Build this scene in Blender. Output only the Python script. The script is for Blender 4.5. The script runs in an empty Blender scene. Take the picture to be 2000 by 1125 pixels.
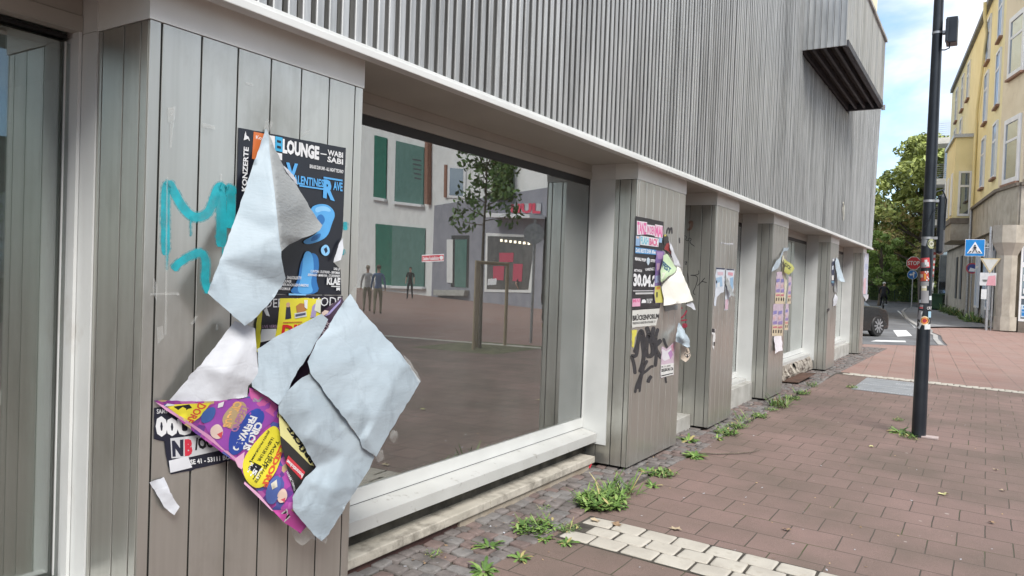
import bpy, bmesh, math, random
from mathutils import Vector, Matrix, noise
from mathutils.geometry import delaunay_2d_cdt
R = math.radians
S = bpy.context.scene
COL = S.collection
rnd = random.Random(7)

# ------------------------------------------------------------------ camera
FPX, EYE = 1465.0, 1.58                         # focal length in pixels of a 2000 px wide picture, eye height
fw = Vector((1928 - 1000, 567 - 562.5, FPX)).normalized()      # direction of the street in the lens
kx = -math.tan(R(2.05))
yv = -FPX * FPX / (kx * (1928 - 1000) + (567 - 562.5))
dn = Vector((kx * yv, yv, FPX)).normalized()
rt = dn.cross(fw)
if rt.x < 0: rt = -rt
CM = Matrix((rt, fw, -dn))                      # lens -> world: X off the shop front, Y along the street, Z up
CAM = Vector((0, 0, EYE))
cd = bpy.data.cameras.new('camera'); cam = bpy.data.objects.new('camera', cd); COL.objects.link(cam)
cd.sensor_width = 36; cd.lens = FPX / 2000 * 36; cd.clip_start = .05; cd.clip_end = 3000
cr, cu, cb = CM @ Vector((1, 0, 0)), CM @ Vector((0, -1, 0)), CM @ Vector((0, 0, -1))
m3 = Matrix((cr, cu, cb)).transposed()
cam.matrix_world = Matrix.Translation(CAM) @ m3.to_4x4()
S.camera = cam

# ------------------------------------------------------------------ world, sun, exposure
SUN_EL, SUN_AZ = 48, 128
W = bpy.data.worlds.new('World'); S.world = W; W.use_nodes = True
nt = W.node_tree; nt.nodes.clear()
def nd(t, ty, **kw):
    n = t.nodes.new(ty)
    for k, v in kw.items(): setattr(n, k, v)
    return n
out = nd(nt, 'ShaderNodeOutputWorld'); bg = nd(nt, 'ShaderNodeBackground'); sky = nd(nt, 'ShaderNodeTexSky')
sky.sky_type = 'NISHITA'; sky.sun_disc = False; sky.sun_elevation = R(SUN_EL); sky.sun_rotation = R(SUN_AZ)
sky.air_density = 1.0; sky.dust_density = 1.0; sky.ozone_density = 1.5
tc = nd(nt, 'ShaderNodeTexCoord'); mp = nd(nt, 'ShaderNodeMapping'); mp.inputs['Scale'].default_value = (1, 1, 2.6); mp.inputs['Location'].default_value = (.35, .1, .42)
nz = nd(nt, 'ShaderNodeTexNoise'); nz.inputs['Scale'].default_value = 2.6; nz.inputs['Detail'].default_value = 9; nz.inputs['Roughness'].default_value = .56; nz.inputs['Distortion'].default_value = .25
rp = nd(nt, 'ShaderNodeValToRGB'); rp.color_ramp.elements[0].position = .34; rp.color_ramp.elements[1].position = .54
nz2 = nd(nt, 'ShaderNodeTexNoise'); nz2.inputs['Scale'].default_value = 6; nz2.inputs['Detail'].default_value = 6
cr2 = nd(nt, 'ShaderNodeValToRGB'); cr2.color_ramp.elements[0].color = (4.3, 4.8, 5.6, 1); cr2.color_ramp.elements[1].color = (7.8, 7.9, 8.1, 1)
cr2.color_ramp.elements[0].position = .36; cr2.color_ramp.elements[1].position = .6
mx = nd(nt, 'ShaderNodeMix', data_type='RGBA')
L = nt.links.new
L(tc.outputs['Generated'], mp.inputs['Vector']); L(mp.outputs[0], nz.inputs['Vector']); L(mp.outputs[0], nz2.inputs['Vector'])
L(nz.outputs['Fac'], rp.inputs[0]); L(nz2.outputs['Fac'], cr2.inputs[0])
skm = nd(nt, 'ShaderNodeMix', data_type='RGBA', blend_type='MULTIPLY'); skm.inputs[0].default_value = 1; skm.inputs[7].default_value = (1.15, 1.35, 1.45, 1)
L(sky.outputs[0], skm.inputs[6])
L(rp.outputs[0], mx.inputs[0]); L(skm.outputs[2], mx.inputs[6]); L(cr2.outputs[0], mx.inputs[7])
L(mx.outputs[2], bg.inputs[0]); L(bg.outputs[0], out.inputs[0])
bg.inputs[1].default_value = .065
sd = bpy.data.lights.new('sun', 'SUN'); sun = bpy.data.objects.new('sun', sd); COL.objects.link(sun)
sd.energy = 1.5; sd.angle = R(28); sd.color = (1, .96, .9)
az = R(SUN_AZ); el = R(SUN_EL)
sdir = Vector((math.sin(az) * math.cos(el), math.cos(az) * math.cos(el), math.sin(el)))
sun.rotation_euler = sdir.to_track_quat('Z', 'Y').to_euler()
S.view_settings.view_transform = 'Standard'; S.view_settings.look = 'None'; S.view_settings.gamma = 1
S.view_settings.exposure = 1.6
S.cycles.max_bounces = 8; S.cycles.transparent_max_bounces = 16; S.cycles.caustics_reflective = False; S.cycles.caustics_refractive = False
S.cycles.use_denoising = True; S.cycles.sample_clamp_indirect = 6

# ------------------------------------------------------------------ helpers
def ray(px, py): return CM @ Vector((px - 1000, py - 562.5, FPX))
def on_plane(px, py, n, c):
    v = ray(px, py); n = Vector(n); return CAM + v * ((c - n.dot(CAM)) / n.dot(v))
XF, XG, XR = -2.413, -2.83, -2.30               # pillar fronts, shop glass, fascia
def front(px, py, off=0.0): return on_plane(px, py, (1, 0, 0), XF + off)
def at_y(px, py, y): return on_plane(px, py, (0, 1, 0), y)
def gz(x): return -.015 * (min(max(x, -12.0), 7.6) + 2.41)
def ground(px, py):
    p = on_plane(px, py, (.015, 0, 1), -.015 * 2.41)
    return Vector((p.x, p.y, gz(p.x)))

def tag(o, label=None, cat=None, group=None, kind=None):
    for k, v in (('label', label), ('category', cat), ('group', group), ('kind', kind)):
        if v: o[k] = v
    return o
def empty(name, loc=(0, 0, 0), rz=0, label=None, cat=None, group=None):
    o = bpy.data.objects.new(name, None); COL.objects.link(o); o.location = loc; o.rotation_euler = (0, 0, rz)
    o.empty_display_size = .1
    return tag(o, label, cat, group)
def copy_tree(o, parent=None):
    c = o.copy(); COL.objects.link(c); c.parent = parent
    for ch in list(o.children): copy_tree(ch, c)
    return c

class MB:
    """collects boxes, prisms, tubes and faces; build() links them as one mesh object"""
    def __init__(s): s.v = []; s.f = []; s.m = []; s.sm = []
    def add(s, vs, fs, mi=0, smooth=False):
        b = len(s.v); s.v += [Vector(v) for v in vs]
        for f in fs: s.f.append([b + i for i in f]); s.m.append(mi); s.sm.append(smooth)
        return s
    def box(s, a, b, mi=0, bev=0):
        (x0, y0, z0), (x1, y1, z1) = a, b
        if x0 > x1: x0, x1 = x1, x0
        if y0 > y1: y0, y1 = y1, y0
        if z0 > z1: z0, z1 = z1, z0
        if not bev:
            vs = [(x, y, z) for z in (z0, z1) for y in (y0, y1) for x in (x0, x1)]
            fs = [(0, 2, 3, 1), (4, 5, 7, 6), (0, 1, 5, 4), (2, 6, 7, 3), (0, 4, 6, 2), (1, 3, 7, 5)]
            return s.add(vs, fs, mi)
        bm = bmesh.new(); bmesh.ops.create_cube(bm, size=1)
        for v in bm.verts: v.co = Vector(((x0 + x1) / 2 + v.co.x * (x1 - x0), (y0 + y1) / 2 + v.co.y * (y1 - y0), (z0 + z1) / 2 + v.co.z * (z1 - z0)))
        bmesh.ops.bevel(bm, geom=bm.edges[:], offset=bev, segments=2, affect='EDGES', profile=.6)
        return s.bm(bm, mi)
    def bm(s, bm, mi=0, smooth=False):
        bm.verts.index_update()
        s.add([v.co.copy() for v in bm.verts], [[v.index for v in f.verts] for f in bm.faces], mi, smooth); bm.free(); return s
    def prism(s, poly, d, mi=0):
        """poly: list of 3D points, extruded by vector d"""
        n = len(poly); d = Vector(d); p = [Vector(q) for q in poly]
        vs = p + [q + d for q in p]
        fs = [list(range(n))[::-1], list(range(n, 2 * n))] + [(i, (i + 1) % n, n + (i + 1) % n, n + i) for i in range(n)]
        return s.add(vs, fs, mi)
    def tube(s, pts, r, seg=10, mi=0, cap=True, smooth=True):
        pts = [Vector(p) for p in pts]; n = len(pts)
        rs = r if isinstance(r, (list, tuple)) else [r] * n
        vs = []; up = None
        for i, p in enumerate(pts):
            t = (pts[min(i + 1, n - 1)] - pts[max(i - 1, 0)]).normalized()
            if up is None: up = t.orthogonal().normalized()
            up = (up - t * up.dot(t)).normalized(); w = t.cross(up)
            for k in range(seg):
                a = 2 * math.pi * k / seg; vs.append(p + (up * math.cos(a) + w * math.sin(a)) * rs[i])
        fs = [(i * seg + k, i * seg + (k + 1) % seg, (i + 1) * seg + (k + 1) % seg, (i + 1) * seg + k) for i in range(n - 1) for k in range(seg)]
        s.add(vs, fs, mi, smooth)
        if cap: s.add(vs[:seg][::-1], [range(seg)], mi); s.add(vs[-seg:], [range(seg)], mi)
        return s
    def disc(s, c, nrm, r, th=.01, seg=28, mi=0):
        c = Vector(c); nrm = Vector(nrm).normalized(); return s.tube([c, c + nrm * th], r, seg, mi, True, False)
    def build(s, name, mats, parent=None, local=False, fn=None):
        me = bpy.data.meshes.new(name)
        if not isinstance(mats, (list, tuple)): mats = [mats]
        for m in mats: me.materials.append(m)
        off = Vector((0, 0, 0))
        if parent is not None and not local:
            q = parent
            while q: off += q.location; q = q.parent
        vs = [(fn(v) if fn else v) - off for v in s.v]
        me.from_pydata([tuple(v) for v in vs], [], [list(f) for f in s.f])
        me.polygons.foreach_set('material_index', s.m); me.polygons.foreach_set('use_smooth', s.sm); me.update()
        o = bpy.data.objects.new(name, me); COL.objects.link(o)
        if parent is not None: o.parent = parent
        return o
def fix_normals(o):
    bm = bmesh.new(); bm.from_mesh(o.data); bmesh.ops.recalc_face_normals(bm, faces=bm.faces[:]); bm.to_mesh(o.data); bm.free(); return o
def bevel(o, w=.004, seg=2):
    m = o.modifiers.new('edge', 'BEVEL'); m.width = w; m.segments = seg; m.limit_method = 'ANGLE'; return o

# ------------------------------------------------------------------ materials
MAT = {}
def pm(name, c1, c2=None, scale=4, rough=.6, metal=0, bump=0, bscale=40, stretch=(1, 1, 1), detail=6, lo=.35, hi=.65, spec=.5, sheen=0, dirt=None, dscale=2, dlo=.55, dhi=.8, dstretch=(1, 1, 1), alpha=1, trans=0):
    """procedural surface: two tones mixed by noise, optional dirt of its own colour, bump"""
    m = bpy.data.materials.new(name); m.use_nodes = True; t = m.node_tree; b = t.nodes['Principled BSDF']; l = t.links.new
    b.inputs['Roughness'].default_value = rough; b.inputs['Metallic'].default_value = metal; b.inputs['Specular IOR Level'].default_value = spec
    b.inputs['Alpha'].default_value = alpha
    c1 = tuple(c1) + (1,); c2 = tuple(c2) + (1,) if c2 else c1
    co = nd(t, 'ShaderNodeTexCoord'); mp = nd(t, 'ShaderNodeMapping'); mp.inputs['Scale'].default_value = stretch
    l(co.outputs['Object'], mp.inputs[0])
    n = nd(t, 'ShaderNodeTexNoise'); n.inputs['Scale'].default_value = scale; n.inputs['Detail'].default_value = detail; l(mp.outputs[0], n.inputs['Vector'])
    r = nd(t, 'ShaderNodeValToRGB'); r.color_ramp.elements[0].position = lo; r.color_ramp.elements[1].position = hi
    r.color_ramp.elements[0].color = c1; r.color_ramp.elements[1].color = c2; l(n.outputs['Fac'], r.inputs[0])
    col = r.outputs[0]
    if dirt:
        mp2 = nd(t, 'ShaderNodeMapping'); mp2.inputs['Scale'].default_value = dstretch; l(co.outputs['Object'], mp2.inputs[0])
        n2 = nd(t, 'ShaderNodeTexNoise'); n2.inputs['Scale'].default_value = dscale; n2.inputs['Detail'].default_value = 8; n2.inputs['Roughness'].default_value = .65; l(mp2.outputs[0], n2.inputs['Vector'])
        r2 = nd(t, 'ShaderNodeValToRGB'); r2.color_ramp.elements[0].position = dlo; r2.color_ramp.elements[1].position = dhi; l(n2.outputs['Fac'], r2.inputs[0])
        mxx = nd(t, 'ShaderNodeMix', data_type='RGBA'); l(r2.outputs[0], mxx.inputs[0]); l(col, mxx.inputs[6]); mxx.inputs[7].default_value = tuple(dirt) + (1,); col = mxx.outputs[2]
    l(col, b.inputs['Base Color'])
    if bump:
        n3 = nd(t, 'ShaderNodeTexNoise'); n3.inputs['Scale'].default_value = bscale; n3.inputs['Detail'].default_value = 5; l(mp.outputs[0], n3.inputs['Vector'])
        bp = nd(t, 'ShaderNodeBump'); bp.inputs['Strength'].default_value = bump; bp.inputs['Distance'].default_value = .01; l(n3.outputs['Fac'], bp.inputs['Height']); l(bp.outputs[0], b.inputs['Normal'])
    MAT[name] = m; return m
def flat(name, c, rough=.5, **k): return pm(name, c, tuple(x * .88 for x in c), 9, rough, **k)
_ink = {}
def busy(name, cols, scale=26):
    """printed paper crowded with small coloured shapes"""
    m = bpy.data.materials.new(name); m.use_nodes = True; t = m.node_tree; b = t.nodes['Principled BSDF']; l = t.links.new; b.inputs['Roughness'].default_value = .35
    co = nd(t, 'ShaderNodeTexCoord'); vo = nd(t, 'ShaderNodeTexVoronoi'); vo.inputs['Scale'].default_value = scale; vo.inputs['Randomness'].default_value = 1; l(co.outputs['Object'], vo.inputs['Vector'])
    sx = nd(t, 'ShaderNodeSeparateColor'); l(vo.outputs['Color'], sx.inputs[0]); r = nd(t, 'ShaderNodeValToRGB'); r.color_ramp.interpolation = 'CONSTANT'; l(sx.outputs[0], r.inputs[0])
    while len(r.color_ramp.elements) < len(cols): r.color_ramp.elements.new(.5)
    for i, c in enumerate(cols): r.color_ramp.elements[i].position = i / len(cols); r.color_ramp.elements[i].color = tuple(c) + (1,)
    l(r.outputs[0], b.inputs['Base Color']); return m
def ink(c, rough=.45):
    k = tuple(round(x, 3) for x in c)
    if k not in _ink: _ink[k] = flat('ink_%02d' % len(_ink), k, rough)
    return _ink[k]

alu = pm('anodised_aluminium', (.50, .495, .455), (.555, .55, .51), 2, .31, .80, .03, 60, (14, 14, .55), dirt=(.24, .22, .18), dscale=2.0, dlo=.52, dhi=.95, dstretch=(1.3, 1.3, .6))
alu_dark = pm('shadow_gap', (.015, .014, .013), (.03, .028, .025), 8, .8)
fin_mat = pm('ribbed_aluminium', (.40, .405, .40), (.56, .565, .555), 2.2, .42, .60, .05, 50, (1, 13.9, .5), dirt=(.13, .132, .13), dscale=1.5, dlo=.47, dhi=.84, dstretch=(1, 2.2, .30))
white_metal = pm('white_coated_metal', (.60, .61, .595), (.67, .68, .665), 3, .38, 0, .03, 30, dirt=(.42, .39, .34), dscale=5, dlo=.62, dhi=.92, dstretch=(1, 1, .6))
trim_mat = pm('pale_cap_metal', (.70, .71, .68), (.79, .80, .77), 2.5, .4, .1, .04, 30, dirt=(.36, .32, .27), dscale=6, dlo=.66, dhi=.95)
soffit_mat = pm('taupe_soffit', (.385, .37, .335), (.44, .425, .385), 2, .5, 0, .02, 30, dirt=(.3, .26, .22), dscale=3, dlo=.65, dhi=1)
gasket = flat('black_gasket', (.02, .02, .02), .5)
dark_wall = pm('dark_plaster', (.045, .042, .035), (.13, .12, .10), 7, .9, 0, .5, 25, dirt=(.02, .02, .016), dscale=4)  # dark mottled plaster of the recessed wall
stone_ledge = pm('pale_stone_ledge', (.40, .37, .31), (.52, .48, .41), 5, .7, 0, .25, 40, dirt=(.12, .105, .085), dscale=8, dlo=.48, dhi=.76)
concrete = pm('grey_concrete', (.34, .33, .30), (.45, .44, .41), 5, .85, 0, .3, 50, dirt=(.16, .16, .13), dscale=3, dlo=.55, dhi=.9)
room_wall = pm('grey_room_wall', (.50, .50, .46), (.58, .58, .54), 2, .8)
room_floor = pm('grey_room_floor', (.36, .36, .34), (.46, .46, .44), 3, .6)
asphalt = pm('asphalt', (.115, .117, .122), (.165, .167, .172), 1.2, .85, 0, .35, 180, dirt=(.08, .08, .083), dscale=.7, dlo=.5, dhi=.8)
soil = pm('joint_soil', (.035, .03, .024), (.085, .075, .06), 14, .95, 0, .5, 60)
cobble_mat = pm('cobble_stone', (.105, .092, .086), (.20, .175, .165), 7, .72, 0, .4, 60, dirt=(.09, .08, .07), dscale=22, dlo=.5, dhi=.8)
cream_mat = pm('cream_block', (.42, .385, .33), (.51, .475, .41), 6, .75, 0, .35, 90, dirt=(.30, .26, .2), dscale=12, dlo=.55, dhi=.85)
paint_white = pm('road_paint', (.62, .62, .61), (.74, .74, .73), 9, .7, 0, .2, 80, dirt=(.3, .3, .3), dscale=7, dlo=.6, dhi=.8)
kerb_mat = pm('kerb_stone', (.30, .29, .28), (.40, .39, .37), 4, .8, 0, .3, 60)
black_steel = pm('dark_coated_steel', (.010, .014, .020), (.018, .023, .030), 6, .32, 0, .05, 60, dirt=(.05, .05, .048), dscale=4, dlo=.6, dhi=.9)
galv = pm('galvanised_steel', (.36, .37, .38), (.48, .49, .50), 14, .45, .7)
leaf_a = pm('leaf_green', (.09, .17, .035), (.15, .25, .06), 9, .5, spec=.4)
leaf_b = pm('leaf_light', (.18, .28, .07), (.26, .36, .11), 9, .5, spec=.4)
leaf_c = pm('leaf_brown', (.22, .16, .06), (.32, .23, .10), 9, .6)
bark = pm('bark', (.10, .08, .06), (.18, .15, .12), 12, .9, 0, .6, 40, (4, 4, 1))
wood = pm('stake_wood', (.36, .28, .18), (.46, .37, .25), 6, .75, 0, .3, 40, (6, 6, 1))
paper_blue = pm('blue_paper_back', (.335, .40, .445), (.375, .44, .485), 3, .6, 0, .12, 40, (1, 1, 2.6), dirt=(.22, .26, .29), dscale=5, dlo=.52, dhi=.85, dstretch=(1, 2.2, .8))
paper_shade = pm('grey_and_shaded_paper', (.25, .265, .27), (.31, .325, .325), 4, .6, 0, .25, 40, (1, 1, 3))  # grey scraps, and the painted shade on the folded blue sheet
paper_white = pm('white_paper_back', (.45, .46, .49), (.52, .53, .56), 5, .6, 0, .2, 40)
for m_, sc in ((paper_blue, 11), (paper_shade, 11), (paper_white, 14)):      # crumple lines pressed into the paper
    t = m_.node_tree; b = t.nodes['Principled BSDF']; old = b.inputs['Normal'].links[0].from_socket; co = nd(t, 'ShaderNodeTexCoord')
    nn = nd(t, 'ShaderNodeTexNoise'); nn.inputs['Scale'].default_value = 3; t.links.new(co.outputs['Object'], nn.inputs['Vector'])
    vm = nd(t, 'ShaderNodeVectorMath', operation='MULTIPLY_ADD'); vm.inputs[1].default_value = (.14, .14, .14); t.links.new(nn.outputs['Color'], vm.inputs[0]); t.links.new(co.outputs['Object'], vm.inputs[2])
    vo = nd(t, 'ShaderNodeTexVoronoi', feature='DISTANCE_TO_EDGE'); vo.inputs['Scale'].default_value = sc * .42; t.links.new(vm.outputs[0], vo.inputs['Vector'])
    mr = nd(t, 'ShaderNodeMapRange'); mr.inputs[2].default_value = .03; t.links.new(vo.outputs['Distance'], mr.inputs[0])
    bp = nd(t, 'ShaderNodeBump'); bp.inputs['Strength'].default_value = .10; bp.inputs['Distance'].default_value = .004; t.links.new(mr.outputs[0], bp.inputs['Height']); t.links.new(old, bp.inputs['Normal']); t.links.new(bp.outputs[0], b.inputs['Normal'])
tape_mat = pm('clear_tape', (.66, .68, .66), (.74, .75, .72), 20, .2, alpha=.22)

def glass_mat(name, tint=(.80, .86, .83), gain=1.6, base=.04):
    m = bpy.data.materials.new(name); m.use_nodes = True; t = m.node_tree; t.nodes.clear(); l = t.links.new
    o = nd(t, 'ShaderNodeOutputMaterial'); mxs = nd(t, 'ShaderNodeMixShader'); tr = nd(t, 'ShaderNodeBsdfTransparent'); gl = nd(t, 'ShaderNodeBsdfGlossy')
    tr.inputs[0].default_value = tuple(tint) + (1,); gl.inputs['Roughness'].default_value = .0; gl.inputs[0].default_value = (.93, .96, .95, 1)
    fr = nd(t, 'ShaderNodeFresnel'); fr.inputs[0].default_value = 1.52
    ma = nd(t, 'ShaderNodeMath', operation='MULTIPLY_ADD', use_clamp=True); ma.inputs[1].default_value = gain; ma.inputs[2].default_value = base
    l(fr.outputs[0], ma.inputs[0]); l(ma.outputs[0], mxs.inputs[0]); l(tr.outputs[0], mxs.inputs[1]); l(gl.outputs[0], mxs.inputs[2])
    # dust film added as haze to wash out the reflection, thicker in patches
    du = nd(t, 'ShaderNodeBsdfDiffuse'); du.inputs[0].default_value = (.55, .54, .50, 1); m2 = nd(t, 'ShaderNodeMixShader'); co = nd(t, 'ShaderNodeTexCoord'); n = nd(t, 'ShaderNodeTexNoise'); n.inputs['Scale'].default_value = 2.2; n.inputs['Detail'].default_value = 7; mr = nd(t, 'ShaderNodeMapRange'); mr.inputs[1].default_value = .3; mr.inputs[2].default_value = .75; mr.inputs[3].default_value = .035; mr.inputs[4].default_value = .095
    l(co.outputs['Object'], n.inputs['Vector']); l(n.outputs['Fac'], mr.inputs[0]); l(mr.outputs[0], m2.inputs[0]); l(mxs.outputs[0], m2.inputs[1]); l(du.outputs[0], m2.inputs[2]); l(m2.outputs[0], o.inputs[0])
    return m
shop_glass = glass_mat('shop_glass', (.80, .86, .83), 1.7, .24)
def dark_glass(name):
    m = bpy.data.materials.new(name); m.use_nodes = True; t = m.node_tree; t.nodes.clear(); l = t.links.new
    o = nd(t, 'ShaderNodeOutputMaterial'); mxs = nd(t, 'ShaderNodeMixShader'); df = nd(t, 'ShaderNodeBsdfDiffuse'); gl = nd(t, 'ShaderNodeBsdfGlossy'); gl.inputs[0].default_value = (.75, .88, 1, 1); df.inputs[0].default_value = (.035, .038, .04, 1); gl.inputs['Roughness'].default_value = .03
    fr = nd(t, 'ShaderNodeFresnel'); fr.inputs[0].default_value = 1.5; ma = nd(t, 'ShaderNodeMath', operation='MULTIPLY_ADD', use_clamp=True); ma.inputs[1].default_value = 1.8; ma.inputs[2].default_value = .25
    l(fr.outputs[0], ma.inputs[0]); l(ma.outputs[0], mxs.inputs[0]); l(df.outputs[0], mxs.inputs[1]); l(gl.outputs[0], mxs.inputs[2]); l(mxs.outputs[0], o.inputs[0]); return m
house_glass = dark_glass('house_glass')

def paving_mat(name, bw, rh, off, tones, mortar, rot=0, phase=(0, 0), msize=.006, grime=(.16, .13, .10)):
    m = bpy.data.materials.new(name); m.use_nodes = True; t = m.node_tree; b = t.nodes['Principled BSDF']; l = t.links.new
    co = nd(t, 'ShaderNodeTexCoord'); mp = nd(t, 'ShaderNodeMapping'); mp.inputs['Location'].default_value = (phase[0], phase[1], 0); mp.inputs['Rotation'].default_value = (0, 0, rot)
    l(co.outputs['Object'], mp.inputs[0])
    bt = nd(t, 'ShaderNodeTexBrick'); bt.offset = off; bt.offset_frequency = 2; bt.squash = 1
    bt.inputs['Scale'].default_value = 1; bt.inputs['Brick Width'].default_value = bw; bt.inputs['Row Height'].default_value = rh
    bt.inputs['Mortar Size'].default_value = msize; bt.inputs['Mortar Smooth'].default_value = .25; bt.inputs['Bias'].default_value = 0
    bt.inputs['Color1'].default_value = tuple(tones[0]) + (1,); bt.inputs['Color2'].default_value = tuple(tones[1]) + (1,); bt.inputs['Mortar'].default_value = tuple(mortar) + (1,)
    nw = nd(t, 'ShaderNodeTexNoise'); nw.inputs['Scale'].default_value = 5; l(co.outputs['Object'], nw.inputs['Vector'])
    wv = nd(t, 'ShaderNodeVectorMath', operation='MULTIPLY_ADD'); wv.inputs[1].default_value = (.010, .010, 0); l(nw.outputs['Color'], wv.inputs[0]); l(mp.outputs[0], wv.inputs[2])
    l(wv.outputs[0], bt.inputs['Vector'])
    ms_ = nd(t, 'ShaderNodeTexNoise'); ms_.inputs['Scale'].default_value = 1.7; ms_.inputs['Detail'].default_value = 4; l(co.outputs['Object'], ms_.inputs['Vector']); mr = nd(t, 'ShaderNodeValToRGB'); mr.color_ramp.elements[0].position = .52; mr.color_ramp.elements[1].position = .66; mr.color_ramp.elements[0].color = tuple(mortar) + (1,); mr.color_ramp.elements[1].color = (.055, .075, .022, 1); l(ms_.outputs['Fac'], mr.inputs[0]); l(mr.outputs[0], bt.inputs['Mortar'])
    n = nd(t, 'ShaderNodeTexNoise'); n.inputs['Scale'].default_value = .9; n.inputs['Detail'].default_value = 9; n.inputs['Roughness'].default_value = .62; l(co.outputs['Object'], n.inputs['Vector'])
    r = nd(t, 'ShaderNodeValToRGB'); r.color_ramp.elements[0].position = .36; r.color_ramp.elements[1].position = .66; l(n.outputs['Fac'], r.inputs[0])
    mg = nd(t, 'ShaderNodeMix', data_type='RGBA'); mg.inputs[7].default_value = tuple(grime) + (1,)
    mul = nd(t, 'ShaderNodeMath', operation='MULTIPLY'); mul.inputs[1].default_value = .75; l(r.outputs[0], mul.inputs[0]); l(mul.outputs[0], mg.inputs[0]); l(bt.outputs['Color'], mg.inputs[6])
    sp = nd(t, 'ShaderNodeTexNoise'); sp.inputs['Scale'].default_value = 260; sp.inputs['Detail'].default_value = 2; l(co.outputs['Object'], sp.inputs['Vector'])
    sr = nd(t, 'ShaderNodeValToRGB'); sr.color_ramp.elements[0].position = .3; sr.color_ramp.elements[1].position = .72; sr.color_ramp.elements[0].color = (.72, .72, .72, 1); sr.color_ramp.elements[1].color = (1.25, 1.25, 1.25, 1); l(sp.outputs['Fac'], sr.inputs[0])
    mm = nd(t, 'ShaderNodeMix', data_type='RGBA', blend_type='MULTIPLY'); mm.inputs[0].default_value = 1; l(mg.outputs[2], mm.inputs[6]); l(sr.outputs[0], mm.inputs[7])
    # chewing gum spots
    vo = nd(t, 'ShaderNodeTexVoronoi'); vo.inputs['Scale'].default_value = 2.1; l(co.outputs['Object'], vo.inputs['Vector'])
    vr = nd(t, 'ShaderNodeValToRGB'); vr.color_ramp.elements[0].position = .028; vr.color_ramp.elements[1].position = .034; vr.color_ramp.elements[0].color = (.5, .5, .5, 1); vr.color_ramp.elements[1].color = (0, 0, 0, 1); l(vo.outputs['Distance'], vr.inputs[0])
    mv = nd(t, 'ShaderNodeMix', data_type='RGBA'); l(vr.outputs[0], mv.inputs[0]); l(mm.outputs[2], mv.inputs[6]); mv.inputs[7].default_value = (.5, .46, .43, 1)
    l(mv.outputs[2], b.inputs['Base Color']); b.inputs['Roughness'].default_value = .78; b.inputs['Specular IOR Level'].default_value = .35
    inv = nd(t, 'ShaderNodeMath', operation='SUBTRACT'); inv.inputs[0].default_value = 1; l(bt.outputs['Fac'], inv.inputs[1])
    ad = nd(t, 'ShaderNodeMath', operation='MULTIPLY_ADD'); ad.inputs[1].default_value = .12; l(sp.outputs['Fac'], ad.inputs[0]); l(inv.outputs[0], ad.inputs[2])
    bp = nd(t, 'ShaderNodeBump'); bp.inputs['Strength'].default_value = .7; bp.inputs['Distance'].default_value = .006; l(ad.outputs[0], bp.inputs['Height']); l(bp.outputs[0], b.inputs['Normal'])
    return m
slab_mat = paving_mat('red_slab_paving', .307, .3033, .5, ((.215, .146, .127), (.245, .166, .145)), (.060, .054, .044), 0, (-.0575, -.0373), .0042, (.12, .097, .076))
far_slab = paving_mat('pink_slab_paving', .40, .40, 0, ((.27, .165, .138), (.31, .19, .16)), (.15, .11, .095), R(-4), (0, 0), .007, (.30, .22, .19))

# ------------------------------------------------------------------ the ground
def sheet(name, poly, mat, dz, kind='structure', holes=None):
    bm = bmesh.new()
    f = bm.faces.new([bm.verts.new((x, y, 0)) for x, y in poly])
    bmesh.ops.triangulate(bm, faces=[f])
    for xc in (-12.0, 7.6):
        bmesh.ops.bisect_plane(bm, geom=bm.verts[:] + bm.edges[:] + bm.faces[:], plane_co=(xc, 0, 0), plane_no=(1, 0, 0))
    for v in bm.verts: v.co.z = gz(v.co.x) + dz
    bmesh.ops.recalc_face_normals(bm, faces=bm.faces[:])
    for f in bm.faces:
        if f.normal.z < 0: f.normal_flip()
    o = MB().bm(bm).build(name, mat); o['kind'] = kind; return o
sheet('ground', [(-700, -700), (700, -700), (700, 900), (-700, 900)], asphalt, -.016)
ROADR = [(-1.0, 24.6), (-1.25, 27.0), (-1.38, 29.35), (-1.75, 31.2), (-2.3, 33.7), (-3.3, 41), (-4.43, 52), (-4.9, 60)]
sheet('road', [(-60, 23.0), (-3.2, 21.9), (-2.75, 22.3), (-1.7, 23.46)] + ROADR + [(-4.9, 82), (-60, 82)], asphalt, -.006)
E1 = -2.20
sheet('red_paving', [(E1, -30), (55, -30), (55, 14.42), (E1, 14.42)], slab_mat, .0)
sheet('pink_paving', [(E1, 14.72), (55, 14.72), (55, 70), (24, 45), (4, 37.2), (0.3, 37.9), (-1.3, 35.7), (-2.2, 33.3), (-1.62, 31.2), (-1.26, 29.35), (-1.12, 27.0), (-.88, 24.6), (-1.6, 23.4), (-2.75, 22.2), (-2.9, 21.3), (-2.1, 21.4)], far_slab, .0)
sheet('asphalt_pavement', [(-2.2, 33.5), (-1.3, 35.7), (0.3, 37.9), (-2.7, 62.4), (-2.9, 66), (-4.8, 66), (-4.85, 60), (-4.35, 52), (-3.2, 41)], pm('worn_pavement_asphalt', (.19, .192, .195), (.24, .24, .245), 1.5, .9, 0, .3, 120), .05)
sheet('cobble_bed', [(-2.75, -6), (E1, -6), (E1, 14.5), (-2.1, 21.4), (-2.9, 21.6), (-2.9, 19.3), (-2.75, 19.3)], soil, -.004)

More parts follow.
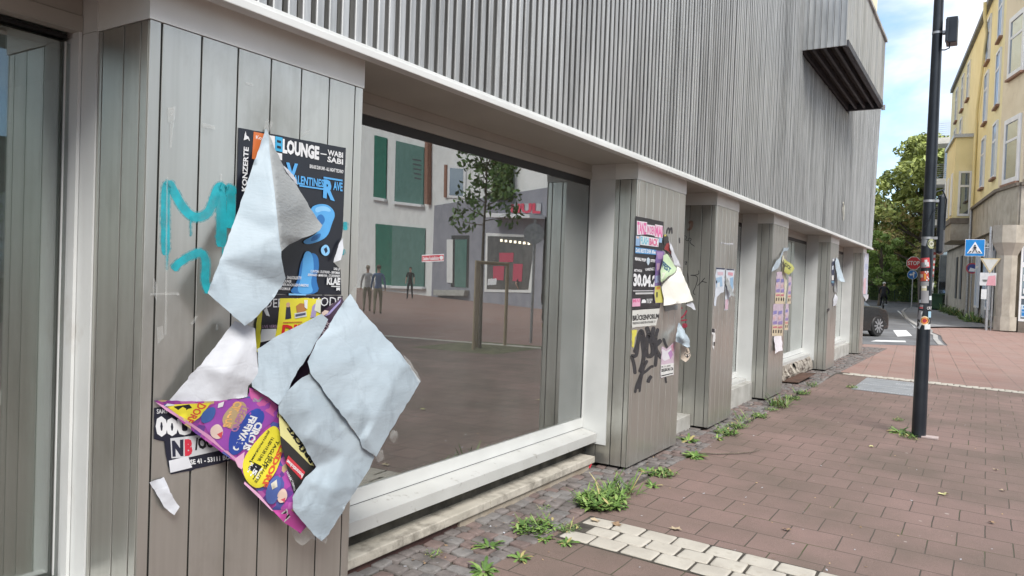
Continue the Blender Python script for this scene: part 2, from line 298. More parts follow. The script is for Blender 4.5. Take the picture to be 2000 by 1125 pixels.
# kerbs, a real step along the far pavement
kb = MB()
for (xa, ya), (xb, yb) in zip(ROADR[3:-1], ROADR[4:]):
    n = Vector((yb - ya, -(xb - xa), 0)).normalized() * .14
    kb.prism([(xa, ya, gz(xa) - .03), (xb, yb, gz(xb) - .03), (xb + n.x, yb + n.y, gz(xb) - .03), (xa + n.x, ya + n.y, gz(xa) - .03)], (0, 0, .03 + .085))
tag(kb.build('kerb', kerb_mat), kind='structure')
kb = MB()
for (xa, ya), (xb, yb) in zip(ROADR[:3], ROADR[1:4]):
    kb.prism([(xa - .12, ya, gz(xa) - .03), (xb - .12, yb, gz(xb) - .03), (xb + .02, yb, gz(xb) - .03), (xa + .02, ya, gz(xa) - .03)], (0, 0, .042))
tag(kb.build('flush_kerb', kerb_mat), kind='structure')
fk = MB()
for i in range(12):
    x0 = -40 + i * 4; fk.box((x0, 81.2, .0), (x0 + 3.97, 81.5, gz(x0 + 4) + .12))
tag(fk.build('far_kerb', kerb_mat), kind='structure')
sheet('far_pavement', [(-60, 81.5), (-.5, 81.5), (-.5, 84), (-60, 84)], pm('far_pavement_grey', (.30, .29, .27), (.36, .35, .33), 2, .9), .1)

# painted markings
mk = MB()
def quad_ground(mb, pts, dz=.003, mi=0):
    vs = []
    for px, py in pts:
        p = ground(px, py); vs.append((p.x, p.y, p.z + dz))
    mb.add(vs, [range(len(vs))], mi)
quad_ground(mk, [(1753, 657.5), (1781.5, 656), (1770, 645), (1744, 645)], .002)
quad_ground(mk, [(1700, 667), (1770, 668.5), (1768, 665.5), (1712, 664)], .002)
quad_ground(mk, [(1700, 647), (1718, 641), (1722, 641), (1705, 648)], .002)
quad_ground(mk, [(1786, 640), (1752, 607), (1755, 607), (1795, 641)], .002)
tag(fix_normals(mk.build('road_marking', paint_white)), kind='structure')

# cobbles: every stone a rounded lump of its own size, in one pavement
def stones(name, mat, cells, h=.012, round_=.18):
    mb = MB()
    for (x0, y0, x1, y1, tz, jit) in cells:
        cx, cy = (x0 + x1) / 2, (y0 + y1) / 2; z = gz(cx) + tz
        a = [(x0, y0), (x1, y0), (x1, y1), (x0, y1)]
        a = [(px + rnd.uniform(-jit, jit), py + rnd.uniform(-jit, jit)) for px, py in a]
        c = round_
        low, mid, top = [], [], []
        for k in range(4):
            p, q, r = a[k - 1], a[k], a[(k + 1) % 4]
            for (o, w) in ((p, c), (r, c)):
                low.append((q[0] + (o[0] - q[0]) * w, q[1] + (o[1] - q[1]) * w))
        tilt = (rnd.uniform(-1, 1) * h * .3, rnd.uniform(-1, 1) * h * .3)
        def lv(s, zz): return [(cx + (x - cx) * s, cy + (y - cy) * s, zz + tilt[0] * (x - cx) * 14 + tilt[1] * (y - cy) * 14) for x, y in low]
        vs = lv(1, z - .03) + lv(1, z - h * .45) + lv(.95, z - h * .12) + lv(.84, z)
        fs = []
        for L0 in range(3):
            for k in range(8): fs.append((L0 * 8 + k, L0 * 8 + (k + 1) % 8, L0 * 8 + 8 + (k + 1) % 8, L0 * 8 + 8 + k))
        fs.append(range(24, 32))
        mb.add(vs, fs, rnd.choice((0, 0, 1, 2)) if len(mat) > 1 else 0, True)
    return tag(mb.build(name, mat), kind='structure')
cob2 = pm('cobble_stone_grey', (.13, .122, .118), (.22, .205, .195), 7, .75, 0, .4, 60, dirt=(.10, .09, .08), dscale=22, dlo=.5, dhi=.8)
cob3 = pm('cobble_stone_rose', (.135, .098, .088), (.21, .155, .14), 7, .75, 0, .4, 60, dirt=(.10, .08, .07), dscale=22, dlo=.5, dhi=.8)
cells = []
y = 1.5
while y < 21.2:
    d = rnd.uniform(.092, .118); x = -2.70 + rnd.uniform(-.03, .03)
    xe = E1 + .03 * math.sin(y * 2.1) - .01 if y < 14.5 else E1 + (y - 14.5) * .014
    if y > 19.4: x = -2.95
    while x < xe - .05:
        w = rnd.uniform(.085, .125)
        if xe - x - w < .05: w = xe - x
        cells.append((x + .005, y + .005, x + w - .005, y + d - .005, .010 + rnd.uniform(-.006, .005), .007)); x += w
    y += d
stones('cobble_strip', [cobble_mat, cob2, cob3], cells, .013, .12)
# cream block bands crossing the pavement
cells = []
for r in range(3):
    y0 = 3.985 + r * .158; x = -2.14 + (.10 if r % 2 else 0)
    while x < 12:
        w = .20 + rnd.uniform(-.008, .008); cells.append((x + .008, y0 + .007, x + w - .008, y0 + .158 - .007, .009 + rnd.uniform(-.002, .002), .004)); x += w
stones('cream_block_band', [cream_mat], cells, .006, .05)
sheet('near_band_bed', [(-2.15, 3.975), (14, 3.975), (14, 4.47), (-2.15, 4.47)], soil, .002)
cells = []
for r in range(2):
    y0 = 14.43 + r * .142; x = -2.12 + (.09 if r % 2 else 0)
    while x < 30:
        w = .18; cells.append((x + .006, y0 + .006, x + w - .006, y0 + .136, .010, .004)); x += w
stones('far_cream_block_band', [cream_mat], cells, .008, .10)
sheet('far_band_bed', [(E1, 14.40), (55, 14.40), (55, 14.74), (E1, 14.74)], soil, .002)

# metal cover plate let into the slabs
pr = empty('cover_plate', (-1.3, 13.2, gz(-1.3)), 0, 'grey steel cover plate let into the red slabs behind the dark lamp post', 'cover plate')
pl = MB(); x0, x1, y0, y1 = -1.70, -.78, 12.5, 14.30
zc = lambda x: gz(x) + .004
pl.add([(x0, y0, zc(x0)), (x1, y0, zc(x1)), (x1, y1, zc(x1)), (x0, y1, zc(x0))], [(0, 1, 2, 3)])
o = pl.build('plate', pm('cover_plate_steel', (.27, .28, .29), (.36, .37, .38), 8, .55, .35, .5, 90), pr)
st = MB()
for yy in (12.56, 13.30, 14.2):
    for k in range(24):
        xx = x0 + .02 + k * .037
        st.add([(xx, yy, zc(xx) + .003), (xx + .02, yy, zc(xx) + .003), (xx + .02, yy + .09, zc(xx) + .003), (xx, yy + .09, zc(xx) + .003)], [(0, 1, 2, 3)])
for k in range(9):
    xx = -1.2 + k * .034
    st.add([(xx, 13.7, zc(xx) + .003), (xx + .014, 13.7, zc(xx) + .003), (xx + .014, 13.95, zc(xx) + .003), (xx, 13.95, zc(xx) + .003)], [(0, 1, 2, 3)])
st.build('grip_pattern', pm('worn_bright_steel', (.5, .51, .52), (.6, .6, .6), 9, .4, .5), pr)

# ------------------------------------------------------------------ the shop building
YA, YB = -3.2, 19.45
def warp(v):                                     # the cap line runs down a little along the street
    v = Vector(v)
    if v.z > .6: v.z -= .0038 * (v.y - 1.5) * min(1, (v.z - .6) / 1.7)
    if v.z > 2.6 and v.y > 17: v.y += (v.z - 2.5) / 3.5 * .55 * (v.y - 17) / 2.45
    return v
shop = empty('shop_building', (0, 0, 0), 0, 'long shop building clad in ribbed grey aluminium over pillars and shop windows', 'building')
ZS = 2.52
b = MB(); b.box((-14, YA, ZS + .02), (-2.375, YB, 6.02)); b.box((-14, YB - .2, 0), (-2.9, YB - .02, ZS + .01)); b.box((-14, YA + .02, 0), (-2.9, YA + .2, ZS + .01)); b.box((-14, YA + .2, 0), (-13.8, YB - .2, ZS + .01))
b.build('wall_core', alu_dark, shop, fn=warp)
b = MB(); b.box((-14.1, YA - .05, 6.03), (-2.30, YB + .03, 6.10)); b.build('roof_edge', trim_mat, shop, fn=warp)
# ribs
b = MB(); pit = .0717; y = YA; i = 0
prof = [(.016, 0), (.016, .036), (0, .040), (0, .047), (.004, .050), (.010, .050), (.014, .046), (.042, .046), (.047, .041), (.047, .036), (.031, .034), (.031, 0)]
zb, zt = ZS + .03, 6.02
zcut = [zb, 3.7, 4.85, zt]
n = 0
while y < YB - .06:
    if 11.07 < y < 15.28: top = 4.84
    else: top = zt
    j = rnd.uniform(-.002, .002); jd = rnd.uniform(-.003, .002)
    if n % 31 == 30: y += .012
    b.prism([(-2.374 + d + (jd if d else 0), y + w + j, zb) for w, d in prof], (0, 0, top - zb)); y += pit; n += 1
fix_normals(b.build('ribbed_cladding', fin_mat, shop, fn=warp))
# end return of the cladding
b = MB(); b.box((-14, YB + .002, ZS + .03), (-2.335, YB + .03, 6.0)); b.build('end_cladding', fin_mat, shop, fn=warp)
# fascia lip and soffit
b = MB(); b.box((XR - .06, YA, ZS - .02), (XR, YB + .06, ZS + .012), 0); b.box((XR - .09, YA, ZS + .012), (XR - .012, YB + .05, ZS + .03), 0)
bevel(b.build('fascia_lip', white_metal, shop, fn=warp), .003)
b = MB(); y = YA
for (ya, yb_) in ((YA, 1.46), (1.462, 2.50), (2.502, 5.64), (5.642, 7.72), (7.722, 10.2), (10.202, 14.5), (14.502, 18.69), (18.692, YB)):
    b.box((-2.90, ya, ZS), (XR - .06, yb_, ZS + .018))
b.build('soffit', soffit_mat, shop, fn=warp)

def pillar(y0, y1, white_l, white_r, zb=.035, plank=.1545, seam0=.044, under=.19):
    """aluminium clad pillar: grooved planks over a dark core, pale cap, white jambs beside the glass"""
    m = MB(); zt = 2.39; g = .0035
    m.box((-2.83, y0 + .012, zb + .015), (XF - .012, y1 - .012, ZS - .002), 1)
    ys = [y0, y0 + seam0]; 
    while ys[-1] + plank < y1 - .03: ys.append(ys[-1] + plank)
    ys.append(y1)
    for a, c in zip(ys[:-1], ys[1:]):
        a_, c_ = a + (g if a > y0 else 0), c - (g if c < y1 else 0)               # tongue and groove: edges undercut, so the joint stays dark
        m.prism([(XF - .011, a_ + .006, zb), (XF - .0025, a_, zb), (XF, a_ + .0015, zb), (XF, c_ - .0015, zb), (XF - .0025, c_, zb), (XF - .011, c_ - .006, zb)], (0, 0, zt - zb), 0)
    for yy, s in ((y0, 1), (y1, -1)):
        xs = [XF - .0115, XF - .052, -2.565, -2.70, -2.83]
        for a, c in zip(xs[:-1], xs[1:]):
            m.box((c + (g if c > -2.82 else 0), yy, zb), (a - (g if a < XF - .02 else 0), yy + s * .011, zt), 0, .0015)
    p = fix_normals(m.build('pillar', [alu, alu_dark], shop, fn=warp))
    c = MB(); c.box((-2.835, y0 - .004, zt + .003), (XF + .004, y1 + .004, ZS), 0)
    c.build('cap', trim_mat, p, fn=warp)
    c = MB()
    for yy, s, w in ((y0, -1, white_l), (y1, 1, white_r)):
        if w: c.box((-2.93, yy + s * .0008, under), (-2.86 + w, yy + s * .007, zt + .002), 0); c.box((-2.93, yy + s * .0045, zt + .004), (-2.86 + w, yy + s * .0075, ZS - .001), 0)
    if c.v: c.build('jamb_panel', white_metal, p, fn=warp)
    return p
PIL = [(-2.1, -1.0), (1.478, 2.497), (5.645, 6.79), (7.745, 8.56), (10.21, 11.08), (14.51, 15.38), (18.68, 19.2)]
p0 = pillar(*PIL[0], .24, .24); p1 = pillar(*PIL[1], .135, .135, .035); p2 = pillar(*PIL[2], .255, 0); p3 = pillar(*PIL[3], 0, .255)
p4 = pillar(*PIL[4], .24, .20); p5 = pillar(*PIL[5], .24, .2); p6 = pillar(*PIL[6], .24, .1)

sill_mat = pm('sill_metal', (.46, .46, .44), (.52, .52, .50), 3, .42, 0, .05, 30, dirt=(.20, .18, .15), dscale=16, dlo=.60, dhi=.78)
def shop_window(y0, y1, z0=.39, sill=True, zs=.30, gx=0):
    f = MB(); ft = .045
    f.box((-2.86, y0, z0 - .085), (-2.815, y1, z0), 0)                       # bottom rail
    f.box((-2.86, y0, z0), (-2.82, y0 + .012, 2.40), 0); f.box((-2.86, y1 - .012, z0), (-2.82, y1, 2.40), 0); f.box((-2.8155, y0 + .002, z0 - .0795), (-2.8135, y1 - .002, z0 - .0765), 1)
    f.box((-2.87, y0, 2.46), (-2.822, y1, ZS - .001), 2); f.box((-2.87, y0, 2.40), (-2.816, y1, 2.457), 2)   # panels over the glass
    f.box((-2.865 - gx, y0 + .012, 2.345 + gx * .55), (-2.824 - gx, y1 - .012, 2.399), 1)         # dark top gasket
    f.box((-2.862 - gx, y0 + .013, z0 + .001), (-2.826 - gx, y0 + .020, 2.374), 1); f.box((-2.842 - gx, y1 - .018, z0 + .001), (-2.826 - gx, y1 - .013, 2.374), 1 if not gx else 0)
    fo = f.build('window', [white_metal, gasket, soffit_mat], shop, fn=warp)
    g = MB(); g.box((-2.838 - gx, y0 - .005, z0 - .02), (-2.830 - gx, y1 + .005, 2.37)); g.build('pane', shop_glass, fo, fn=warp); g = MB(); xa, xb = -2.852 - gx, -2.860 - gx; g.prism([(xa, y0 + .003, z0 - .02), (xa - .006, y0 + .003, z0 - .02), (xb - .006, y1 - .003, z0 - .02), (xb, y1 - .003, z0 - .02)], (0, 0, 2.37 - z0)); fix_normals(g.build('inner_pane', shop_glass, fo, fn=warp))
    if sill:
        s = MB(); za, zc_ = z0 - .080, zs - .02
        s.prism([(-2.845, y0 + .004, za), (-2.685, y0 + .004, zc_), (-2.685, y0 + .004, zc_ - .07), (-2.69, y0 + .004, zc_ - .07), (-2.69, y0 + .004, zc_ - .012), (-2.845, y0 + .004, za - .02)], (0, y1 - y0 - .008, 0))
        for k in range(int((y1 - y0) / .33)):
            yy = y0 + .2 + k * .33; s.box((-2.832, yy, za - .003), (-2.822, yy + .014, za + .010), 1)
        fix_normals(s.build('sill', [sill_mat, gasket], fo, fn=warp))
    return fo
shop_window(-.99, 1.468, gx=.075); w1 = shop_window(2.507, 5.635)
shop_window(6.80, 7.735, .30, False); shop_window(8.57, 10.20, .36, True, .30); w4 = shop_window(11.09, 14.50, .40, True, .33); shop_window(15.39, 18.67, .40, True, .34)
# plinths
b = MB(); b.box((-2.95, YA, -.1), (-2.79, 5.62, .25)); b.build('recess_wall', dark_wall, shop)
b = MB()
for (ya, yb_) in ((-.98, 1.44), (2.52, 4.03), (4.034, 5.56)):
    b.box((-2.80, ya, .055), (-2.655, yb_, .108), 0, .006)
b.build('ledge', stone_ledge, shop)
b = MB(); b.box((-2.80, 2.52, -.05), (-2.69, 3.72, .054), 1); b.box((-2.80, 3.72, -.05), (-2.672, 5.5, .054), 0); b.box((-2.8, -.98, -.05), (-2.69, 1.44, .054), 0)
b.build('plinth_wall', [pm('beige_plinth', (.30, .25, .19), (.40, .35, .28), 5, .85, 0, .4, 40, dirt=(.08, .07, .06), dscale=5), pm('rusty_plinth', (.07, .035, .03), (.12, .06, .05), 6, .8, 0, .3, 40)], shop)
b = MB(); b.box((-2.95, 6.79, -.1), (-2.60, 7.742, .155), 0, .006); b.box((-2.95, 8.562, -.1), (-2.60, 10.205, .245), 0, .006); b.box((-2.95, 15.382, -.1), (-2.62, 18.675, .26), 0, .006)
b.box((-2.95, 11.085, -.1), (-2.79, 14.505, .30), 1)
b.box((-2.9, 6.79, .14), (-2.845, 7.74, .3), 0)
b.build('plinth', [concrete, dark_wall], shop)
# rooms behind the glass
b = MB()
b.box((-9, YA + .2, .22), (-2.88, YB - .25, .26), 1); b.box((-9.1, YA + .2, .26), (-9, YB - .25, ZS), 0); b.box((-9, YA + .2, ZS - .06), (-2.88, YB - .25, ZS - .02), 0)
for yy in (2.0, 6.2, 10.7, 15.0): b.box((-6.5, yy - .08, .26), (-2.87, yy + .08, ZS - .06), 0)
b.box((-5.2, 3.4, .26), (-4.9, 3.7, ZS - .06), 0)
b.build('room', [room_wall, room_floor], shop)
# pale blinds behind the far windows
bl_m = pm('grey_blind', (.30, .31, .29), (.36, .37, .35), 3, .7)
for ya, yb_ in ((8.7, 9.9), (11.3, 14.3), (15.5, 18.5)):
    y = ya; b = MB()
    while y < yb_: b.box((-3.0, y, .3), (-2.99, y + .12, 2.3)); y += .125
    b.build('blind', bl_m, shop)
# projecting bay over the pavement
bx0, bx1, by0, by1, bz0, bz1 = -2.40, -1.754, 11.066, 15.25, 4.85, 6.06
b = MB()
b.box((bx0 + .01, by0 + .02, bz0 + .1), (bx1 - .03, by1 - .02, bz1 - .01), 1)
nr = 7; w = (bx1 - bx0 - .06) / nr
for k in range(nr):
    xa = bx0 + .06 + k * w; b.box((xa, by0, bz0), (xa + w - .012, by0 + .02, bz1), 0, .002); b.box((xa + w - .012, by0 - .012, bz0), (xa + w - .004, by0 + .02, bz1), 0)
y = by0 + .02
while y < by1 - .03: b.box((bx1 - .03, y, bz0 + .01), (bx1 - .006 + rnd.uniform(0, .006), y + .036, bz1)); y += .042
b.box((bx0, by1 - .02, bz0), (bx1, by1, bz1))
b.build('bay_cladding', [fin_mat, alu_dark], shop)
b = MB()
for k in range(5): xa = bx0 + .05 + k * .145; b.box((xa, by0 + .04, bz0 - .005), (xa + .035, by1 - .12, bz0 + .085), 0)
b.box((bx0, by1 - .10, bz0 - .02), (bx1 - .01, by1 - .03, bz0 + .09), 0); b.box((bx1 - .05, by0 + .02, bz0 - .012), (bx1 - .012, by1 - .1, bz0 + .05), 0)
b.build('bay_underside', pm('dark_beam_metal', (.045, .048, .058), (.075, .078, .088), 5, .6, .3), shop)
b = MB(); b.box((bx0, by0 - .02, bz1), (bx1 + .03, by1 + .05, bz1 + .05)); b.box((bx1 - .02, by1 + .001, bz0 - .03), (bx1 + .04, by1 + .04, bz0 + .06)); b.build('bay_coping', fin_mat, shop)
# torn strip of film caught on the ribs
b = MB(); b.tube([at_y(1629, 396, 15.0), at_y(1634, 403, 15.1), at_y(1636, 415, 15.15), at_y(1633, 430, 15.12), at_y(1630, 421, 15.05), at_y(1630, 405, 15.0)], .02, 6)
for i, v in enumerate(b.v): v.x = -2.32 + rnd.uniform(0, .012)
tag(b.build('film_scrap', flat('yellowed_film', (.72, .70, .58), .4)), 'yellowish twisted scrap of film caught on the ribbed cladding', 'film scrap')

# broken cladding at the foot of the fourth window
rb = empty('broken_cladding', (-2.65, 13, 0), 0, 'broken peeling plinth cladding with a rusty tray under the window between two pillars', 'rubble')
b = MB()
pts = []
for k in range(9):
    a = -.2 + k / 8 * 1.9; pts.append((-2.74 + .12 * math.cos(a), .08 + .2 * math.sin(a)))
for s in range(10):
    y0_ = 13.1 + s * .135
    for (xa, za), (xb, zb_) in zip(pts[:-1], pts[1:]):
        jj = noise.noise(Vector((xa * 9, y0_ * 3, za * 5))) * .02
        b.add([(xa + jj, y0_, za), (xa + jj, y0_ + .134, za), (xb + jj, y0_ + .134, zb_), (xb + jj, y0_, zb_)], [(0, 1, 2, 3)], 0, True)
fix_normals(b.build('peeling_board', pm('peeling_plaster', (.27, .24, .20), (.40, .36, .31), 6, .8, 0, .5, 20, (1, 3, 3), dirt=(.07, .05, .04), dscale=6, dlo=.5, dhi=.62, dstretch=(1, 1, 2)), rb))
b = MB()
for k in range(11):
    yy = 11.9 + k * .12; a = rnd.uniform(-.5, .5); ln = rnd.uniform(.16, .3)
    b.tube([(-2.72 + rnd.uniform(0, .1), yy, .02), (-2.66 + rnd.uniform(-.05, .05), yy + ln * .4 * a, .1), (-2.74, yy + ln * a, .1 + ln * .7)], [.03, .045, .02], 6, 0, True, False)
b.box((-2.8, 11.6, .12), (-2.68, 13.05, .27), 0, .02)
b.build('plaster_shard', MAT['peeling_plaster'], rb)
b = MB(); b.prism([(-2.66, 12.2, .03), (-2.42, 12.25, .035), (-2.36, 13.3, .085), (-2.66, 13.5, .05)], (0, 0, .012)); b.build('rusty_tray', pm('rust', (.06, .035, .025), (.12, .065, .045), 7, .85, .2, .5, 30), rb)

# ------------------------------------------------------------------ lettering: font outlines laid onto any surface
_fc = {}
def glyphs(s, bold=0.0):
    k = (s, bold)
    if k in _fc: return _fc[k]
    cu_ = bpy.data.curves.new('txt', 'FONT'); cu_.body = s; cu_.size = 1; cu_.offset = bold; cu_.resolution_u = 2
    o = bpy.data.objects.new('txt', cu_); me = o.to_mesh()
    vs = [(v.co.x, v.co.y) for v in me.vertices]; fs = [tuple(p.vertices) for p in me.polygons]
    o.to_mesh_clear(); bpy.data.objects.remove(o); bpy.data.curves.remove(cu_)
    x0 = min(v[0] for v in vs); x1 = max(v[0] for v in vs); y0 = min(v[1] for v in vs); y1 = max(v[1] for v in vs)
    vs = [((x - x0) / (x1 - x0), (y - y0) / (y1 - y0)) for x, y in vs]
    _fc[k] = (vs, fs); return _fc[k]
def bil(q, u, v):
    """q: TL TR BR BL corners, u right, v up"""
    (a, b_, c, d) = [Vector(p) for p in q]
    return (d.lerp(c, u)).lerp(a.lerp(b_, u), v)
def text_on(mb, s, q, mi=0, bold=0.0, fn=None):
    vs, fs = glyphs(s, bold)
    pts = [bil(q, u, v) for u, v in vs]
    mb.add([fn(p.x, p.y) for p in pts] if fn else pts, fs, mi)

# ------------------------------------------------------------------ yellow corner house across the side street
yel = pm('yellow_render', (.78, .68, .38), (.84, .74, .44), 1.2, .85, 0, .1, 30, dirt=(.50, .40, .22), dscale=1, dlo=.6, dhi=.9)
beige = pm('sand_render', (.72, .61, .43), (.78, .67, .49), 1.2, .85, 0, .1, 30, dirt=(.50, .40, .27), dscale=1.5, dlo=.55, dhi=.9)
sandstone = pm('weathered_sandstone', (.37, .335, .275), (.47, .43, .36), 2.2, .85, 0, .2, 20, dirt=(.17, .14, .11), dscale=1.6, dlo=.48, dhi=.85, dstretch=(1, 1, .5))
frame_white = pm('white_window_paint', (.72, .72, .72), (.79, .79, .79), 3, .5)
roof_grey = pm('dark_roof_edge', (.13, .13, .13), (.2, .2, .2), 5, .7)
HC = Vector((0.25, 38.3, 0)); HE = Vector((-2.69, 62.4, 0))
hd = (HE - HC).normalized(); hn = Vector((-hd.y, hd.x, 0))          # hn points to the street (left)
if hn.x > 0: hn = -hn
house = empty('yellow_house', (0.25, 38.3, 0), 0, 'yellow rendered corner house with sandstone ground floor and white bay windows', 'house')
def hp(s, d, z): p = HC + hd * s + hn * d; return Vector((p.x, p.y, z))
A0, A1, A2, A3 = HC, Vector((.98, 35.95, 0)), Vector((3.2, 36.1, 0)), Vector((14, 44, 0))
foot = [HC, A1, A2, A3, Vector((14, 60, 0)), HE]
def ring(pts, z0, z1, mb, mi=0): mb.prism([(p.x, p.y, z0) for p in pts], (0, 0, z1 - z0), mi)
b = MB(); ring(foot, 5.90, 15.6, b, 0); o = b.build('upper_wall', yel, house); fix_normals(o)
# the rounded corner is sand coloured: thin render skin standing off the core
def skin(p, q, z0, z1, th, mb, mi=0, e=0.0):
    p, q = Vector(p), Vector(q); n = Vector(((q - p).y, -(q - p).x, 0)).normalized()
    if n.y > 0 and abs(n.y) > abs(n.x): n = -n
    if abs(n.x) >= abs(n.y) and n.x > 0: n = -n
    t = (q - p).normalized() * e
    a, b_ = p - t, q + t
    mb.prism([(a.x, a.y, z0), (b_.x, b_.y, z0), (b_.x + n.x * th, b_.y + n.y * th, z0), (a.x + n.x * th, a.y + n.y * th, z0)], (0, 0, z1 - z0), mi); return n
def wallquad(p, q, u0, u1, z0, z1, d, mb, mi=0, th=.05):
    """slab on the wall p-q between fractions u0..u1, standing d off it"""
    p, q = Vector(p), Vector(q); n = Vector(((q - p).y, -(q - p).x, 0)).normalized()
    if (n.x if abs(n.x) > abs(n.y) else n.y) > 0: n = -n
    a = p.lerp(q, u0) + n * d; c = p.lerp(q, u1) + n * d
    mb.prism([(a.x, a.y, z0), (c.x, c.y, z0), (c.x + n.x * th, c.y + n.y * th, z0), (a.x + n.x * th, a.y + n.y * th, z0)], (0, 0, z1 - z0), mi)
b = MB(); wallquad(A0, A1, 0, 1, 5.92, 15.5, 0, b, 0, .04); wallquad(A1, A2, 0, 1, 5.92, 15.5, 0, b, 0, .04)
b.prism([(A1.x - .04, A1.y + .0, 5.92), (A1.x, A1.y - .04, 5.92), (A1.x + .03, A1.y + .02, 5.92)], (0, 0, 9.58)); fix_normals(b.build('corner_render', beige, house))
b = MB(); ring([hp(23.9, .16, 0), hp(-.2, .2, 0), Vector((A1.x - .1, A1.y - .35, 0)), Vector((A2.x, A2.y - .35, 0)), Vector((14.3, 44, 0)), Vector((14, 60, 0))], 15.55, 15.8, b); fix_normals(b.build('roof', roof_grey, house))
b = MB(); ring([HC + hn * -.15 + hd * .1, Vector((A1.x + .1, A1.y + .15, 0)), Vector((A2.x, A2.y + .15, 0)), A3, Vector((14, 60, 0)), HE - hn * .15], -.2, 5.88, b, 0)
fix_normals(b.build('ground_floor', sandstone, house))
b = MB()
for p, q in ((A0, A1), (A1, A2)):
    wallquad(p, q, 0, 1, 4.2, 5.78, -.02, b, 0, .10); wallquad(p, q, -.005, 1.005, 5.782, 5.91, -.02, b, 1, .2)
wallquad(HC, HE, 0, 1, 4.2, 5.78, -.02, b, 0, .08); wallquad(HC, HE, 0, 1, 5.782, 5.91, -.02, b, 1, .2)
for p, q in ((A0, A1),):                                                              # corner pillar with its capital
    c = A1 + Vector((-.33, .10, 0))
    for (r, z0, z1) in ((.36, 0, .55), (.30, .552, 3.0), (.52, 3.5, 4.198)):
        b.prism([(c.x + r * math.cos(R(22.5 + 45 * k)) * 1.15, c.y + r * math.sin(R(22.5 + 45 * k)), z0) for k in range(8)], (0, 0, z1 - z0), 0)
    lo = [(c.x + .30 * math.cos(R(22.5 + 45 * k)) * 1.15, c.y + .30 * math.sin(R(22.5 + 45 * k)), 3.0) for k in range(8)]; hi = [(c.x + .52 * math.cos(R(22.5 + 45 * k)) * 1.15, c.y + .52 * math.sin(R(22.5 + 45 * k)), 3.498) for k in range(8)]
    b.add(lo + hi, [(k, (k + 1) % 8, 8 + (k + 1) % 8, 8 + k) for k in range(8)])
fix_normals(b.build('cornice', [sandstone, pm('dark_stone_cap', (.13, .11, .09), (.2, .17, .14), 4, .8)], house))
# side facade: narrow tall windows
def house_window(p, q, u0, u1, z0, z1, nsplit=2, trans=.66, d=-.02, wide=.10, sill=True):
    n = Vector(((q - p).y, -(q - p).x, 0)).normalized()
    if (n.x if abs(n.x) > abs(n.y) else n.y) > 0: n = -n
    Ln = (q - p).length; fu = wide / Ln
    f = MB(); wallquad(p, q, u0 - fu, u0, z0, z1, d, f, 0, .10); wallquad(p, q, u1, u1 + fu, z0, z1, d, f, 0, .10)
    wallquad(p, q, u0 - fu, u1 + fu, z1, z1 + wide, d, f, 0, .10); wallquad(p, q, u0 - fu, u1 + fu, z0 - wide, z0, d, f, 0, .10)
    zt_ = z0 + (z1 - z0) * trans; wallquad(p, q, u0, u1, zt_, zt_ + .1, d, f, 0, .085)
    for k in range(1, nsplit): um = u0 + (u1 - u0) * k / nsplit; wallquad(p, q, um - .04 / Ln, um + .04 / Ln, z0, z1, d, f, 0, .08)
    fo = f.build('window', [frame_white], house); fix_normals(fo)
    g = MB(); wallquad(p, q, u0, u1, z0, z1, d + .055, g, 0, .01); fix_normals(g.build('pane', house_glass, fo))
    if sill:
        s_ = MB(); wallquad(p, q, u0 - fu, u1 + fu, z0 - wide - .09, z0 - wide - .003, d, s_, 0, .17); fix_normals(s_.build('sill', MAT['rust_sill'] if 'rust_sill' in MAT else pm('rust_sill', (.22, .12, .08), (.3, .17, .12), 5, .7), fo))
LEN = (HE - HC).length
for s in (1.6, 5.4, 13.6, 16.6, 20.2): 
    for z0, z1 in ((6.7, 9.0), (9.9, 12.2), (12.9, 14.9)):
        if s == 13.6 and z0 < 10: continue
        house_window(HC, HE, (s - .5) / LEN, (s + .5) / LEN, z0, z1)
    if s < 12: house_window(HC, HE, (s - .45) / LEN, (s + .45) / LEN, .8, 3.6, sill=False)
# corner windows of the two upper floors
for z0, z1 in ((6.2, 8.5), (10.6, 12.75)):
    house_window(A0, A1, .34, .86, z0, z1, 1, .66, .02, .2); house_window(A1, A2, .10, .62, z0, z1, 2, .66, .02, .16)
    house_window(A1, A2, .76, .98, z0, z1, 1, .66, .02, .1)
